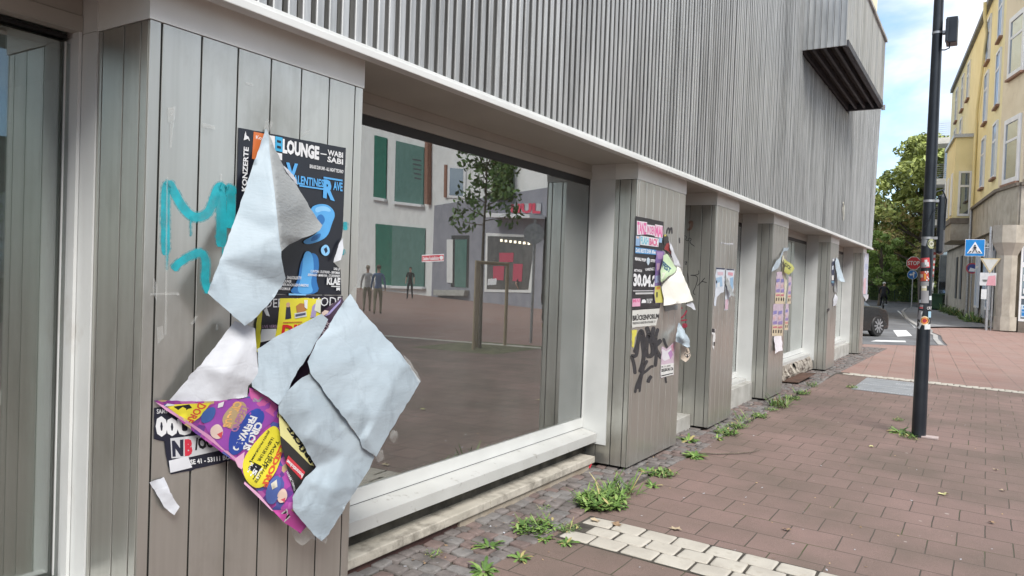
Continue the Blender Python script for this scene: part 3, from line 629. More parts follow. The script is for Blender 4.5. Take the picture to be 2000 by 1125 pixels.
# oriel on the side street
def oriel():
    s0, s1, dd = 8.6, 13.6, .95
    b = MB(); b.prism([hp(s0, -.1, 5.4), hp(s0, dd, 5.4), hp(s1, dd, 5.4), hp(s1, -.1, 5.4)], (0, 0, 4.3), 0); w_ = fix_normals(b.build('oriel', yel, house))
    b = MB(); b.prism([hp(s0 - .12, -.1, 9.7), hp(s0 - .12, dd + .12, 9.7), hp(s1 + .1, dd + .12, 9.7), hp(s1 + .1, -.1, 9.7)], (0, 0, .18), 0); fix_normals(b.build('oriel_roof', galv, w_))
    b = MB()
    b.prism([hp(s0 - .06, -.1, 4.2), hp(s0 - .06, dd + .06, 4.2), hp(s1 + .06, dd + .06, 4.2), hp(s1 + .06, -.1, 4.2)], (0, 0, .9), 0)
    b.prism([hp(s0 - .12, -.1, 5.102), hp(s0 - .12, dd + .12, 5.102), hp(s1 + .1, dd + .12, 5.102), hp(s1 + .1, -.1, 5.102)], (0, 0, .29), 1); fix_normals(b.build('oriel_base', [sandstone, MAT['dark_stone_cap']], w_))
    p, q = hp(s0, -.05, 0), hp(s0, dd, 0)
    q2 = MB()
    n = -hd
    def sl(u0, u1, z0, z1, d0, d1, mi, mb):
        a, c = p.lerp(q, u0), p.lerp(q, u1); mb.prism([a + n * d0 + Vector((0, 0, z0)), c + n * d0 + Vector((0, 0, z0)), c + n * d1 + Vector((0, 0, z0)), a + n * d1 + Vector((0, 0, z0))], (0, 0, z1 - z0), mi)
    for (u0, u1, z0, z1) in ((.20, .30, 5.5, 7.9), (.70, .80, 5.5, 7.9), (.30, .70, 7.8, 7.9), (.30, .70, 5.5, 5.62), (.30, .70, 7.05, 7.15)): sl(u0, u1, z0, z1, -.01, .06, 0, q2)
    wo = fix_normals(q2.build('oriel_window', frame_white, w_)); q3 = MB(); sl(.30, .70, 5.62, 7.8, -.01, .02, 0, q3); fix_normals(q3.build('pane', house_glass, w_))
    for s in (10.2, 12.4):
        pass
    # tall white side window facing the street
    for s in (9.6, 11.6, 13.2):
        b2 = MB(); b2.prism([hp(s - .4, dd - .01, 5.6), hp(s - .4, dd + .05, 5.6), hp(s + .4, dd + .05, 5.6), hp(s + .4, dd - .01, 5.6)], (0, 0, 2.3)); fix_normals(b2.build('side_frame', frame_white, w_))
oriel()
# downpipes
b = MB(); P = lambda s, d, z: hp(s, d, z)
b.tube([P(4.6, .35, 15.5), P(4.9, .3, 14.9), P(5.3, .14, 14.2), P(7.9, .12, 11.0), P(8.2, .10, 10.2), P(8.3, .10, 5.6)], .07, 8)
b.tube([P(8.3, .10, 10.4), P(8.3, .10, 5.5)], .072, 8); b.build('yellow_downpipe', yel, house)
b = MB(); b.tube([P(8.25, .14, 5.9), P(8.25, .14, .05)], .075, 8); b.build('grey_downpipe', galv, house)
# narrow ground floor slits and panels on the side street
b = MB()
for s in (14.0, 16.5): wallquad(HC, HE, s / LEN, (s + .9) / LEN, 1.0, 3.6, -.14, b, 0, .03)
b.build('slit_window', gasket, house)
b = MB()
for s in (1.0, 3.4, 5.8): wallquad(HC, HE, s / LEN, (s + 1.3) / LEN, .25, 3.9, -.12, b, 0, .03); wallquad(HC, HE, (s + .12) / LEN, (s + 1.18) / LEN, 1.3, 3.7, -.085, b, 1, .01); wallquad(HC, HE, (s + 1.3) / LEN, (s + 1.6) / LEN, .0, 4.1, -.12, b, 2, .03)
b.build('shop_panel', [pm('grey_blue_panel', (.36, .37, .39), (.45, .46, .48), 2, .4), house_glass, MAT['dark_stone_cap']], house)
# shop front under the corner
b = MB(); wallquad(A1, A2, .05, 1, .40, .50, -.12, b, 0, .10); wallquad(A1, A2, .05, .08, .50, 4.1, -.12, b, 0, .10); wallquad(A1, A2, .08, 1, 2.55, 2.75, -.12, b, 0, .10); wallquad(A1, A2, .08, 1, 1.3, 1.4, -.12, b, 0, .1); wallquad(A1, A2, .70, .73, .62, 4.1, -.12, b, 0, .11)
sf = fix_normals(b.build('shop_front', frame_white, house)); b = MB(); wallquad(A1, A2, .07, 1, .48, 4.1, -.1, b, 0, .02); b2 = fix_normals(b.build('pane', house_glass, sf))
b = MB(); wallquad(A1, A2, .085, .225, .56, 1.06, -.02, b, 0, .012); wallquad(A1, A2, .095, .15, .62, .76, -.006, b, 1, .004); wallquad(A1, A2, .16, .215, .62, .76, -.006, b, 1, .004); wallquad(A1, A2, .095, .15, .79, .88, -.006, b, 1, .004); wallquad(A1, A2, .16, .215, .79, .88, -.006, b, 1, .004); wallquad(A1, A2, .115, .195, .94, 1.01, -.006, b, 1, .004)
fix_normals(b.build('blue_box_sticker', [ink((.55, .66, .75)), ink((.02, .22, .55))], sf))
b = MB(); wallquad(A1, A2, .10, .16, 1.5, 1.7, -.02, b, 0, .012); wallquad(A1, A2, .095, .16, 2.0, 2.25, -.02, b, 0, .012); fix_normals(b.build('notice', ink((.75, .75, .74)), sf))
b = MB(); wallquad(A1, A2, .05, 1, -.1, .398, -.12, b, 0, .14); fix_normals(b.build('stone_base', MAT['dark_stone_cap'], house))

# white block with balconies behind the yellow house
wb = empty('white_apartment_block', (-2.6, 66, 0), 0, 'white apartment block with railed balconies squeezed between lamp post and yellow house', 'apartment block')
b = MB(); b.box((-3.2, 66.5, 0), (8, 80, 12.4)); b.build('wall', frame_white, wb)
b = MB()
for z in (6.3, 9.35, 12.4): b.box((-3.9, 64.4, z), (2, 66.6, z + .45))
b.box((-3.8, 64.6, 0), (-3.5, 66.4, 4.3)); b.build('balcony_slab', frame_white, wb)
b = MB(); b.box((-3.15, 66.44, 6.8), (1, 66.49, 9.3)); b.box((-3.15, 66.44, 9.85), (1, 66.49, 12.3)); b.box((-3.15, 66.44, .3), (1, 66.49, 6.0)); b.build('dark_glazing', house_glass, wb)
b = MB()
for z in (6.75, 9.8, 12.85):
    for k in range(7): b.box((-3.85, 64.45, z + .15 + k * .15), (2, 64.47, z + .17 + k * .15))
    for k in range(6): b.box((-3.85 + k * 1.1, 64.44, z), (-3.81 + k * 1.1, 64.48, z + 1.1))
b.build('railing', galv, wb)
# green bin beside it
gb = empty('green_bin', (-3.1, 61, .03), 0, 'dark green waste bin standing on the far pavement behind the lamp post', 'waste bin')
b = MB(); b.prism([(-3.4, 60.6, .13), (-2.6, 60.6, .13), (-2.6, 61.3, .13), (-3.4, 61.3, .13)], (0, 0, 1.0)); b.box((-3.5, 60.5, 1.131), (-2.5, 61.4, 1.22)); bevel(b.build('body', pm('bin_green', (.02, .07, .035), (.03, .10, .05), 4, .5), gb), .03)
b = MB(); b.tube([(-3.3, 61.3, .16), (-2.7, 61.3, .16)], .11, 10); b.build('wheel', gasket, gb)

# sand coloured house beyond the side street, over the roof edge
bh = empty('beige_house', (-14, 46, 0), 0, 'tall beige house peeping over the roof edge of the shop building', 'house')
b = MB(); b.box((-30, 40, 0), (-6.55, 52, 24)); b.build('wall', beige, bh)
b = MB(); b.box((-30.3, 39.6, 24.01), (-6.2, 52.3, 24.5)); b.build('roof', roof_grey, bh)
for z in (15.6, 19):
    f = MB(); f.box((-8.0, 39.93, z), (-7.0, 39.995, z + 1.7)); fo = f.build('window', frame_white, bh); f = MB(); f.box((-7.9, 39.9, z + .1), (-7.1, 39.925, z + 1.6)); f.build('pane', house_glass, fo)

# ------------------------------------------------------------------ trees
def leaf_mesh(mb, clumps, n, size, mis, flat_=.5, droop=0, pick=None):
    for k in range(n):
        c, r = clumps[rnd.randrange(len(clumps))]
        while 1:
            d = Vector((rnd.uniform(-1, 1), rnd.uniform(-1, 1), rnd.uniform(-1, 1)))
            if .1 < d.length < 1: break
        d = d.normalized() * (d.length ** .45)
        p = Vector(c) + Vector((d.x * r, d.y * r, d.z * r * flat_))
        nrm = (d * .6 + Vector((rnd.gauss(0, .6), rnd.gauss(0, .6), rnd.gauss(.35, .6)))).normalized()
        t = nrm.orthogonal().normalized(); t.rotate(Matrix.Rotation(rnd.uniform(0, 6.28), 3, nrm)); w = nrm.cross(t)
        s = size * rnd.uniform(.6, 1.35)
        mb.add([p - t * s, p + w * s * .45 - nrm * s * .1, p + t * s - nrm * s * droop, p - w * s * .45 - nrm * s * .1], [(0, 1, 2, 3)], pick(p) if pick else rnd.choice(mis))
def limb(mb, a, b_, r0, r1, bend=.08, n=5):
    a, b_ = Vector(a), Vector(b_); L_ = (b_ - a).length; pts = []
    off = Vector((rnd.uniform(-1, 1), rnd.uniform(-1, 1), rnd.uniform(-.3, .3))) * L_ * bend
    for i in range(n): u = i / (n - 1); pts.append(a.lerp(b_, u) + off * math.sin(u * math.pi))
    mb.tube(pts, [r0 + (r1 - r0) * i / (n - 1) for i in range(n)], 7)
def tree(name, base, h, crown_z, rx, label, mats, n, size, nclump=26, flat_=.62, group=None, lean=(0, 0), shape=None, cat='tree', pick=None):
    base = Vector(base); root = empty(name, base, 0, label, cat, group)
    mb = MB(); top = base + Vector((lean[0], lean[1], h * .8)); limb(mb, base - Vector((0, 0, .2)), top, h * .028, h * .008, .03, 7)
    clumps = []
    for k in range(nclump):
        u = (k + .5) / nclump; z = crown_z + (h - crown_z) * (u ** .9); prof_ = math.sin(min(1, max(.05, (1.08 - u) * 1.02)) ** .75 * math.pi * .62) if not shape else shape(u)
        a = k * 2.399 + rnd.uniform(-.4, .4); rr = rx * prof_ * rnd.uniform(.35, 1.0)
        c = base + Vector((math.cos(a) * rr + lean[0] * u, math.sin(a) * rr + lean[1] * u, z)); clumps.append((c, rx * rnd.uniform(.16, .30)))
        if k % 2 == 0: st_ = base.lerp(top, min(.95, (z / h) * .85)); limb(mb, st_, c, h * .009, h * .002, .12, 4)
    mb.build('trunk', bark, root)
    lb = MB(); leaf_mesh(lb, clumps, n, size, list(range(len(mats))) + [0], flat_, 0, pick); lb.build('crown', mats, root)
    return root
ch_g = pm('chestnut_green', (.27, .32, .08), (.38, .43, .13), 5, .55); ch_b = pm('chestnut_brown', (.42, .34, .14), (.52, .42, .18), 5, .6); ch_d = pm('chestnut_dark', (.12, .16, .045), (.18, .22, .06), 5, .6)
leaf_y2 = pm('leaf_bright', (.22, .36, .07), (.32, .46, .12), 9, .5)
tree('chestnut_tree', (-4.5, 72, .05), 13.9, 3.9, 5.0, 'big chestnut tree with browning lower leaves behind the stop sign', [ch_g, ch_b, ch_d], 15000, .25, 60, pick=lambda p: (2 if rnd.random() < .12 else 1 if rnd.random() < (9.0 - p.z) / 5.5 else 0))
tree('linden_tree', (-10.0, 79, .1), 10.0, 2.0, 4.6, 'dark green broad tree at the back left of the chestnut', [leaf_a, ch_g], 8000, .30, 34)
tree('young_tree', (-7.05, 64.5, .1), 5.6, 1.3, 1.75, 'bright green young tree beside the shop corner and the fence', [leaf_b, leaf_y2, leaf_b], 5000, .14, 26)
tree('lime_tree', (-4.0, 83, .1), 9.5, 2.0, 4.6, 'dark green tree standing behind the lamp post and white block', [ch_d, ch_g], 8000, .30, 34)
tree('back_tree', (-11.0, 92, .1), 8, .8, 6, 'shadowy dark tree filling the gap under the chestnut', [ch_g, leaf_b, leaf_a], 9000, .32, 40)
tree('back_tree', (-7.6, 94, .1), 8, .8, 6, 'shadowy tree farther right behind the blue arrow sign', [ch_g, leaf_b, leaf_a], 9000, .32, 40)
def hedge(x0, x1, y, h, label):
    root = empty('hedge', ((x0 + x1) / 2, y, .12), 0, label, 'hedge')
    mb = MB(); mb.box((x0 + .1, y + .15, .0), (x1 - .1, y + .75, h - .1), 0); mb.build('twigs', ch_d, root)
    mb = MB()
    for k in range(int((x1 - x0) * 420)):
        s = .10; p = Vector((rnd.uniform(x0, x1), y + rnd.uniform(0, .9), rnd.uniform(.1, h)))
        if rnd.random() < .6: p.y = y + rnd.uniform(0, .2)
        t = Vector((rnd.gauss(0, 1), rnd.gauss(0, 1), rnd.gauss(0, 1))).normalized(); w = t.orthogonal().normalized()
        mb.add([p - t * s, p + w * s * .5, p + t * s, p - w * s * .5], [(0, 1, 2, 3)], rnd.choice((0, 0, 1)))
    mb.build('foliage', [leaf_b, leaf_y2], root)
hedge(-13.0, -10.55, 82.0, 1.95, 'clipped green hedge left of the cyclist behind the fence'); hedge(-9.9, -7.4, 82.3, 2.35, 'taller clipped hedge to the right of the cyclist'); hedge(-7.2, -4.0, 82.6, 1.7, 'low dark hedge behind the stop sign pole')
fe = empty('mesh_fence', (-8, 81.6, .1), 0, 'thin green mesh fence along the far side of the crossing', 'fence')
b = MB()
for k in range(12): b.tube([(-18 + k * 1.3, 81.7, .1), (-18 + k * 1.3, 81.7, 2.6)], .03, 6)
b.build('post', pm('fence_green', (.03, .08, .06), (.05, .11, .08), 5, .5), fe)
b = MB()
for k in range(160): b.box((-18 + k * .09, 81.69, .2), (-17.985 + k * .09, 81.7, 2.55))
for k in range(9): b.box((-18, 81.685, .2 + k * .29), (-3.6, 81.69, .215 + k * .29))
b.build('mesh', MAT['fence_green'], fe)
lh = empty('white_house', (-6, 100, 0), 0, 'low white house glimpsed between the trunks behind the far hedges', 'house')
b = MB(); b.box((-12, 99, 0), (-5.5, 108, 4.6)); b.build('wall', frame_white, lh)
b = MB(); b.prism([(-12.4, 98.6, 4.601), (-12.4, 108.4, 4.601), (-12.4, 103.5, 8)], (7.3, 0, 0)); b.build('roof', roof_grey, lh)
for k in range(3):
    f = MB(); f.box((-11.2 + k * 2, 98.93, 1.3), (-10.1 + k * 2, 98.99, 3.0)); f.build('window', house_glass, lh)

# ------------------------------------------------------------------ lamp post with its stickers
LP = Vector((-.562, 9.22, gz(-.562)))
def lr(z): return .0715 - .0052 * z                         # tapering radius
lamp = empty('lamp_post', LP, 0, 'dark tapering steel lamp post covered in stickers on the red pavement', 'lamp post')
b = MB(); n = 24
b.tube([LP + Vector((0, 0, z)) for z in [-.1 + 7.6 * k / (n - 1) for k in range(n)]], [lr(max(0, -.1 + 7.6 * k / (n - 1))) for k in range(n)], 32)
b.build('pole', black_steel, lamp)
def lamp_z(py): r_ = ray(1812, py); return (CAM + r_ * (LP.y / r_.y)).z - LP.z
b = MB()
for py in (67, 393, 465): z = lamp_z(py); b.tube([LP + Vector((0, 0, z - .012)), LP + Vector((0, 0, z + .012))], lr(z) + .003, 32, 0, True); p = LP + Vector((lr(z) + .012, -.01, z)); b.box(p - Vector((.012, .012, .014)), p + Vector((.02, .012, .014)))
b.build('clamp_band', galv, lamp)
bx = at_y(1860, 60, 9.22)
b = MB(); b.box((bx.x - .055, 9.16, bx.z - .135), (bx.x + .05, 9.34, bx.z + .135), 0, .008); b.box((bx.x - .058, 9.10, bx.z - .137), (bx.x - .03, 9.16, bx.z + .10), 0, .005); b.box((LP.x + .05, 9.2, bx.z - .03), (bx.x - .05, 9.24, bx.z - .01))
b.tube([(bx.x - .02, 9.22, bx.z - .13), (bx.x - .02, 9.22, bx.z - .18), (bx.x - .06, 9.22, bx.z - .195), (LP.x + .04, 9.22, bx.z - .19)], .007, 8)
b.build('sensor_box', black_steel, lamp)
p = at_y(1840, 440, 9.32)
b = MB(); b.box((p.x - .05, 9.30, p.z - .31), (p.x + .018, 9.62, p.z + .33), 0, .03); b.tube([(LP.x + .05, 9.24, p.z + .35), (p.x - .01, 9.3, p.z + .38), (p.x + .03, 9.34, p.z + .28), (p.x + .022, 9.34, p.z - .05)], .008, 6)
b.tube([at_y(1806, 445, 9.147), at_y(1815, 430, 9.14), at_y(1828, 405, 9.16)], .005, 6)
b.build('rear_box', black_steel, lamp)
def sticker(px0, px1, py0, py1, cols, label=None, shape='rect', txt=None, rot=0):
    """printed patch wrapped on the pole; cols: [(colour, u0, v0, u1, v1)...]"""
    def w2(px, py, k):
        r_ = ray(px, py); q = CAM + r_ * (LP.y / r_.y); z = q.z - LP.z; r = lr(z) + .0012 + .0006 * k
        # nearest side of the round pole
        dx = max(-.985, min(.985, (q.x - LP.x - .0015) / r)); a = math.asin(dx)
        return Vector((LP.x + r * math.sin(a), LP.y - r * math.cos(a), q.z))
    mats = []; mb = MB(); cxp, cyp = (px0 + px1) / 2, (py0 + py1) / 2
    for k, (c, u0, v0, u1, v1) in enumerate(cols):
        if c not in mats: mats.append(c)
        N = 8; vs = []; fs = []
        if shape == 'round':
            cc = [(cxp, cyp)] + [(cxp + (px1 - px0) / 2 * (u1 - u0) * math.cos(a * .2618), cyp + (py1 - py0) / 2 * (u1 - u0) * math.sin(a * .2618)) for a in range(24)]
            vs = [w2(*q_, k) for q_ in cc]; fs = [(0, 1 + a, 1 + (a + 1) % 24) for a in range(24)]
        else:
            for j in range(2):
                for i in range(N + 1):
                    u = u0 + (u1 - u0) * i / N; v = v0 + (v1 - v0) * j; x = px0 + (px1 - px0) * u - cxp; y = py0 + (py1 - py0) * v - cyp
                    x, y = x * math.cos(rot) - y * math.sin(rot), x * math.sin(rot) + y * math.cos(rot)
                    vs.append(w2(cxp + x, cyp + y, k))
            fs = [(i, i + 1, N + 2 + i, N + 1 + i) for i in range(N)]
        mb.add(vs, fs, mats.index(c))
    if txt:
        s, c, q_ = txt; 
        if c not in mats: mats.append(c)
        text_on(mb, s, q_, mats.index(c), .01, lambda x, y: w2(x, y, len(cols) + 1))
    o = mb.build('sticker', [ink(c) for c in mats], lamp)
    if label: o['label'] = label
WH, RD, GY, BK = (.72, .73, .73), (.55, .05, .06), (.28, .28, .29), (.02, .02, .025)
sticker(1799, 1811, 467, 480, [((.3, .32, .34), 0, 0, 1, 1)], 'pale blurred patch', rot=.3)
sticker(1813, 1827, 467, 486, [((.38, .40, .22), 0, 0, 1, 1), ((.5, .5, .42), 0, 0, .6, 1), ((.2, .2, .12), 0, 0, .25, 1)], 'round olive sticker', 'round')
sticker(1799, 1817, 504, 523, [((.6, .08, .09), 0, 0, 1, 1), (GY, .05, .45, .6, .97), (WH, .45, .2, .75, .7), ((.6, .6, .6), .6, .45, .9, .9)], 'red and white square sticker', rot=-.06)
sticker(1797, 1815, 530, 549, [((.58, .10, .07), 0, 0, 1, 1), (WH, .6, .0, .75, .15), (WH, .85, .0, 1, .15), (WH, .75, .15, .85, .3), (WH, .8, .55, .9, .7), (WH, .9, .7, 1, .85), (WH, .7, .85, .85, 1), ((.6, .55, .45), .08, .3, .38, .62), ((.75, .33, .06), .5, .25, .7, .85)], 'red sticker with checked border', rot=-.05)
sticker(1799, 1815, 550, 592, [(GY, 0, 0, 1, .2), ((.6, .55, .35), .1, .2, .75, .45), (WH, .15, .22, .7, .3), (GY, .05, .42, 1, 1)], 'torn grey sheet')
sticker(1796, 1813, 585, 591, [((.55, .62, .66), 0, 0, 1, 1)], rot=-.05)
sticker(1797, 1804, 595, 603, [(GY, 0, 0, 1, 1), (RD, 0, .6, 1, .9)], rot=.1)
sticker(1794, 1802, 606, 624, [((.35, .35, .36), 0, 0, 1, 1), (WH, .6, .1, .9, .4)], rot=.25)
sticker(1798, 1816, 617, 635, [((.75, .62, .42), 0, 0, 1, 1), ((.72, .25, .06), 0, 0, .75, 1), ((.40, .03, .05), 0, 0, .42, 1)], 'round orange sticker', 'round')
sticker(1791, 1800, 629, 641, [((.66, .68, .68), 0, 0, 1, 1)], 'small tilted white label', rot=.45)
sticker(1807, 1818, 633, 643, [((.66, .68, .68), 0, 0, 1, 1)], 'white label at the pole edge')
sticker(1816, 1820, 578, 586, [((.6, .66, .68), 0, 0, 1, 1)]); sticker(1814, 1819, 608, 620, [((.35, .55, .68), 0, 0, 1, 1)])
sticker(1811, 1820, 596, 608, [(BK, 0, 0, 1, 1)], txt=('CRS', WH, [(1811.5, 599), (1820.5, 598.5), (1820.5, 604), (1811.5, 604.5)]))
# red and white warning strip on the rear edge
p0_, p1_ = at_y(1826, 487, 9.36), at_y(1820, 541, 9.36)
b = MB(); N = 10
for k in range(N):
    a, c = p0_.lerp(p1_, k / N), p0_.lerp(p1_, (k + 1) / N); b.prism([a + Vector((-.012, 0, 0)), a + Vector((.014, 0, 0)), c + Vector((.014, 0, 0)), c + Vector((-.012, 0, 0))], (0, .01, 0), k % 2)
b.build('warning_strip', [ink(WH), ink((.6, .12, .1))], lamp)
p0_, p1_ = at_y(1823, 552, 9.36), at_y(1817, 572, 9.36)
b = MB(); b.prism([p0_ + Vector((-.012, 0, 0)), p0_ + Vector((.01, 0, 0)), p1_ + Vector((.01, 0, 0)), p1_ + Vector((-.014, 0, 0))], (0, .01, 0)); b.build('white_strip', ink(WH), lamp)
# loose paving stone at its foot
b = MB(); g0 = ground(1812, 855); b.box((g0.x - .06, g0.y - .07, g0.z), (g0.x + .10, g0.y + .05, g0.z + .022), 0, .006)
tag(b.build('loose_stone', pm('pale_red_stone', (.42, .33, .31), (.5, .42, .4), 6, .8, 0, .3, 60)), 'pale flat loose stone lying at the foot of the dark lamp post', 'stone')

# ------------------------------------------------------------------ traffic signs
def ngon(c, r, n, a0, nx=Vector((1, 0, 0)), nz_=Vector((0, 0, 1))): return [c + nx * (r * math.cos(a0 + 2 * math.pi * k / n)) + nz_ * (r * math.sin(a0 + 2 * math.pi * k / n)) for k in range(n)]
F_ = Vector((0, -1, 0))
SIGN_RED, SIGN_BLUE, SIGN_WHITE = (.55, .02, .03), (.01, .16, .50), (.78, .78, .78)
sb = ground(1780, 605.5); sx, sy = sb.x, 58.6
st_ = empty('stop_sign', (sx, sy, gz(sx) + .05), 0, 'red octagonal stop sign over a blue arrow disc on one grey pole', 'traffic sign')
b = MB(); b.tube([(sx, sy, 0), (sx, sy, 3.75)], .035, 10); b.build('pole', galv, st_)
def plate(name, layers, parent):
    """layers: (polygon, colour), each one a millimetre-scale sheet in front of the last"""
    mb = MB(); ms = []
    for k, (poly, c) in enumerate(layers):
        if c not in ms: ms.append(c)
        mb.prism([p + F_ * (.004 * k - .003) for p in poly], F_ * (-.02 if k == 0 else .003), ms.index(c))
    o = fix_normals(mb.build(name, [ink(c, .4) for c in ms], parent)); return o
cs = Vector((sx + .02, sy - .05, 3.27)); plate('octagon', [(ngon(cs, .48, 8, R(22.5)), SIGN_WHITE), (ngon(cs, .44, 8, R(22.5)), SIGN_RED)], st_)
b = MB(); q = [cs + F_ * .035 + Vector((u, 0, v)) for u, v in ((-.36, .15), (.36, .15), (.36, -.14), (-.36, -.14))]; text_on(b, 'STOP', q, 0, .02); b.build('lettering', ink(SIGN_WHITE), st_)
cs = Vector((sx - .03, sy - .05, 2.47)); plate('arrow_disc', [(ngon(cs, .32, 24, 0), SIGN_WHITE), (ngon(cs, .30, 24, 0), SIGN_BLUE)], st_)
b = MB(); f2 = cs + F_ * .03
for poly in (((-.20, 0), (-.06, .1), (-.06, .03), (.06, .03), (.06, -.03), (-.06, -.03), (-.06, -.1)), ((.08, .22), (.18, .08), (.11, .08), (.11, -.2), (.05, -.2), (.05, .08), (-.02, .08))): b.prism([f2 + Vector((u, 0, v)) for u, v in poly], F_ * .004)
fix_normals(b.build('arrows', ink(SIGN_WHITE), st_))
# pedestrian crossing sign and the plates below it
px_, py_ = .03, 35.9
cr_ = empty('crossing_sign', (px_, py_, gz(px_)), 0, 'blue square pedestrian crossing sign high on a grey pole before the sandstone corner', 'traffic sign')
b = MB(); b.tube([(px_, py_, -.1), (px_, py_, 4.15)], .05, 12); b.tube([(px_, py_, 3.3), (px_ - .86, py_, 3.32)], .03, 8); b.tube([(px_ + .16, py_ + .1, -.1), (px_ + .14, py_ + .1, 3.2)], .03, 8); b.build('pole', galv, cr_)
cs = Vector((-.49, py_ - .05, 3.29)); h = .345
sq = lambda r: [cs + Vector((u * r, 0, v * r)) for u, v in ((-1, -1), (1, -1), (1, 1), (-1, 1))]
plate('square_plate', [(sq(h), SIGN_WHITE), (sq(h - .018), (.01, .22, .58)), ([cs + Vector((u, 0, v)) for u, v in ((-.27, -.23), (.27, -.23), (0, .25))], SIGN_WHITE)], cr_)
b = MB(); f2 = cs + F_ * .036
for poly in (((-.02, .12), (.02, .12), (.03, .08), (.01, .055), (-.015, .06), (-.03, .09)), ((-.03, .05), (.03, .055), (.035, -.04), (-.025, -.04)), ((-.03, .05), (-.075, -.03), (-.06, -.035), (-.015, .02)), ((.03, .05), (.075, -.02), (.06, -.03), (.02, .01)), ((-.02, -.04), (.005, -.04), (-.05, -.17), (-.08, -.17)), ((.0, -.04), (.03, -.04), (.085, -.17), (.05, -.17)),
             ((-.22, -.2), (-.15, -.2), (-.11, -.13), (-.15, -.13)), ((-.1, -.2), (-.05, -.2), (-.04, -.17), (-.08, -.17)), ((.11, -.2), (.07, -.2), (.05, -.17), (.09, -.17)), ((.22, -.2), (.15, -.2), (.11, -.13), (.15, -.13))): b.prism([f2 + Vector((u, 0, v)) for u, v in poly], F_ * .004)
fix_normals(b.build('walker_symbol', ink(BK), cr_))
cs = Vector((.06, py_ - .06, 2.58)); plate('triangle_plate', [([cs + Vector((u, 0, v)) for u, v in ((-.36, .30), (.36, .30), (0, -.32))], (.55, .46, .28)), ([cs + Vector((u, 0, v)) for u, v in ((-.27, .25), (.27, .25), (0, -.22))], (.62, .62, .58))], cr_)
cs = Vector((.02, py_ - .06, 2.03)); plate('lower_plate', [([cs + Vector((u, 0, v)) for u, v in ((-.29, -.26), (.27, -.26), (.27, .26), (-.29, .26))], (.62, .63, .63)), ([cs + Vector((u, 0, v)) for u, v in ((-.06, -.25), (.26, -.25), (.24, .16), (.0, .12))], (.68, .34, .38)), ([cs + Vector((u, 0, v)) for u, v in ((-.2, -.02), (-.02, -.02), (-.06, -.1), (-.16, -.1))], (.15, .16, .15))], cr_)
cs = Vector((-.10, py_ - .07, 1.42)); plate('notice', [([cs + Vector((u, 0, v)) for u, v in ((-.1, -.2), (.09, -.2), (.09, .2), (-.1, .2))], (.68, .69, .69))], cr_)
npb = Vector((-.70, 44.3, 0)); ns = empty('no_stopping_sign', (npb.x, npb.y, gz(npb.x)), 0, 'round blue and red no stopping sign on a thin stickered pole by the grey panels', 'traffic sign')
b = MB(); b.tube([(npb.x, npb.y, -.1), (npb.x, npb.y, 3.3)], .035, 10); b.build('pole', galv, ns)
cs = Vector((npb.x + .02, npb.y - .05, 2.66)); plate('disc', [(ngon(cs, .27, 24, 0), (.5, .06, .07)), (ngon(cs, .21, 24, 0), (.03, .05, .22)), ([cs + Vector((u, 0, v)) for u, v in ((-.15, -.16), (.12, -.17), (.13, -.03), (-.08, .03))], SIGN_WHITE)], ns)

# ------------------------------------------------------------------ person made of one skinned surface
def figure(name, joints, bones, mats, zones, loc, rz, label, group=None, hair=None, cat='person'):
    """joints: name -> (x, y, z, radius); zones(v) -> material slot"""
    me = bpy.data.meshes.new('body'); names = list(joints); idx = {n_: i for i, n_ in enumerate(names)}
    me.from_pydata([joints[n_][:3] for n_ in names], [(idx[a], idx[c]) for a, c in bones], [])
    o = bpy.data.objects.new('body_tmp', me); COL.objects.link(o)
    sk = o.modifiers.new('skin', 'SKIN'); sk.use_smooth_shade = True; sk.branch_smoothing = .6
    for i, n_ in enumerate(names):
        r = joints[n_][3]; rr = r if isinstance(r, tuple) else (r, r); me.skin_vertices[0].data[i].radius = rr; me.skin_vertices[0].data[i].use_root = (n_ == 'pelvis')
    ss = o.modifiers.new('sub', 'SUBSURF'); ss.levels = 2; ss.render_levels = 2
    dg = bpy.context.evaluated_depsgraph_get(); ev = o.evaluated_get(dg); m2 = bpy.data.meshes.new_from_object(ev)
    bpy.data.objects.remove(o)
    root = empty(name, loc, rz, label, cat, group)
    for m in mats: m2.materials.append(m)
    for p in m2.polygons: p.material_index = zones(p.center); p.use_smooth = True
    m2.name = 'body'; bo = bpy.data.objects.new('body', m2); COL.objects.link(bo); bo.parent = root
    return root
skin_m = pm('skin', (.50, .32, .24), (.56, .37, .28), 5, .55)
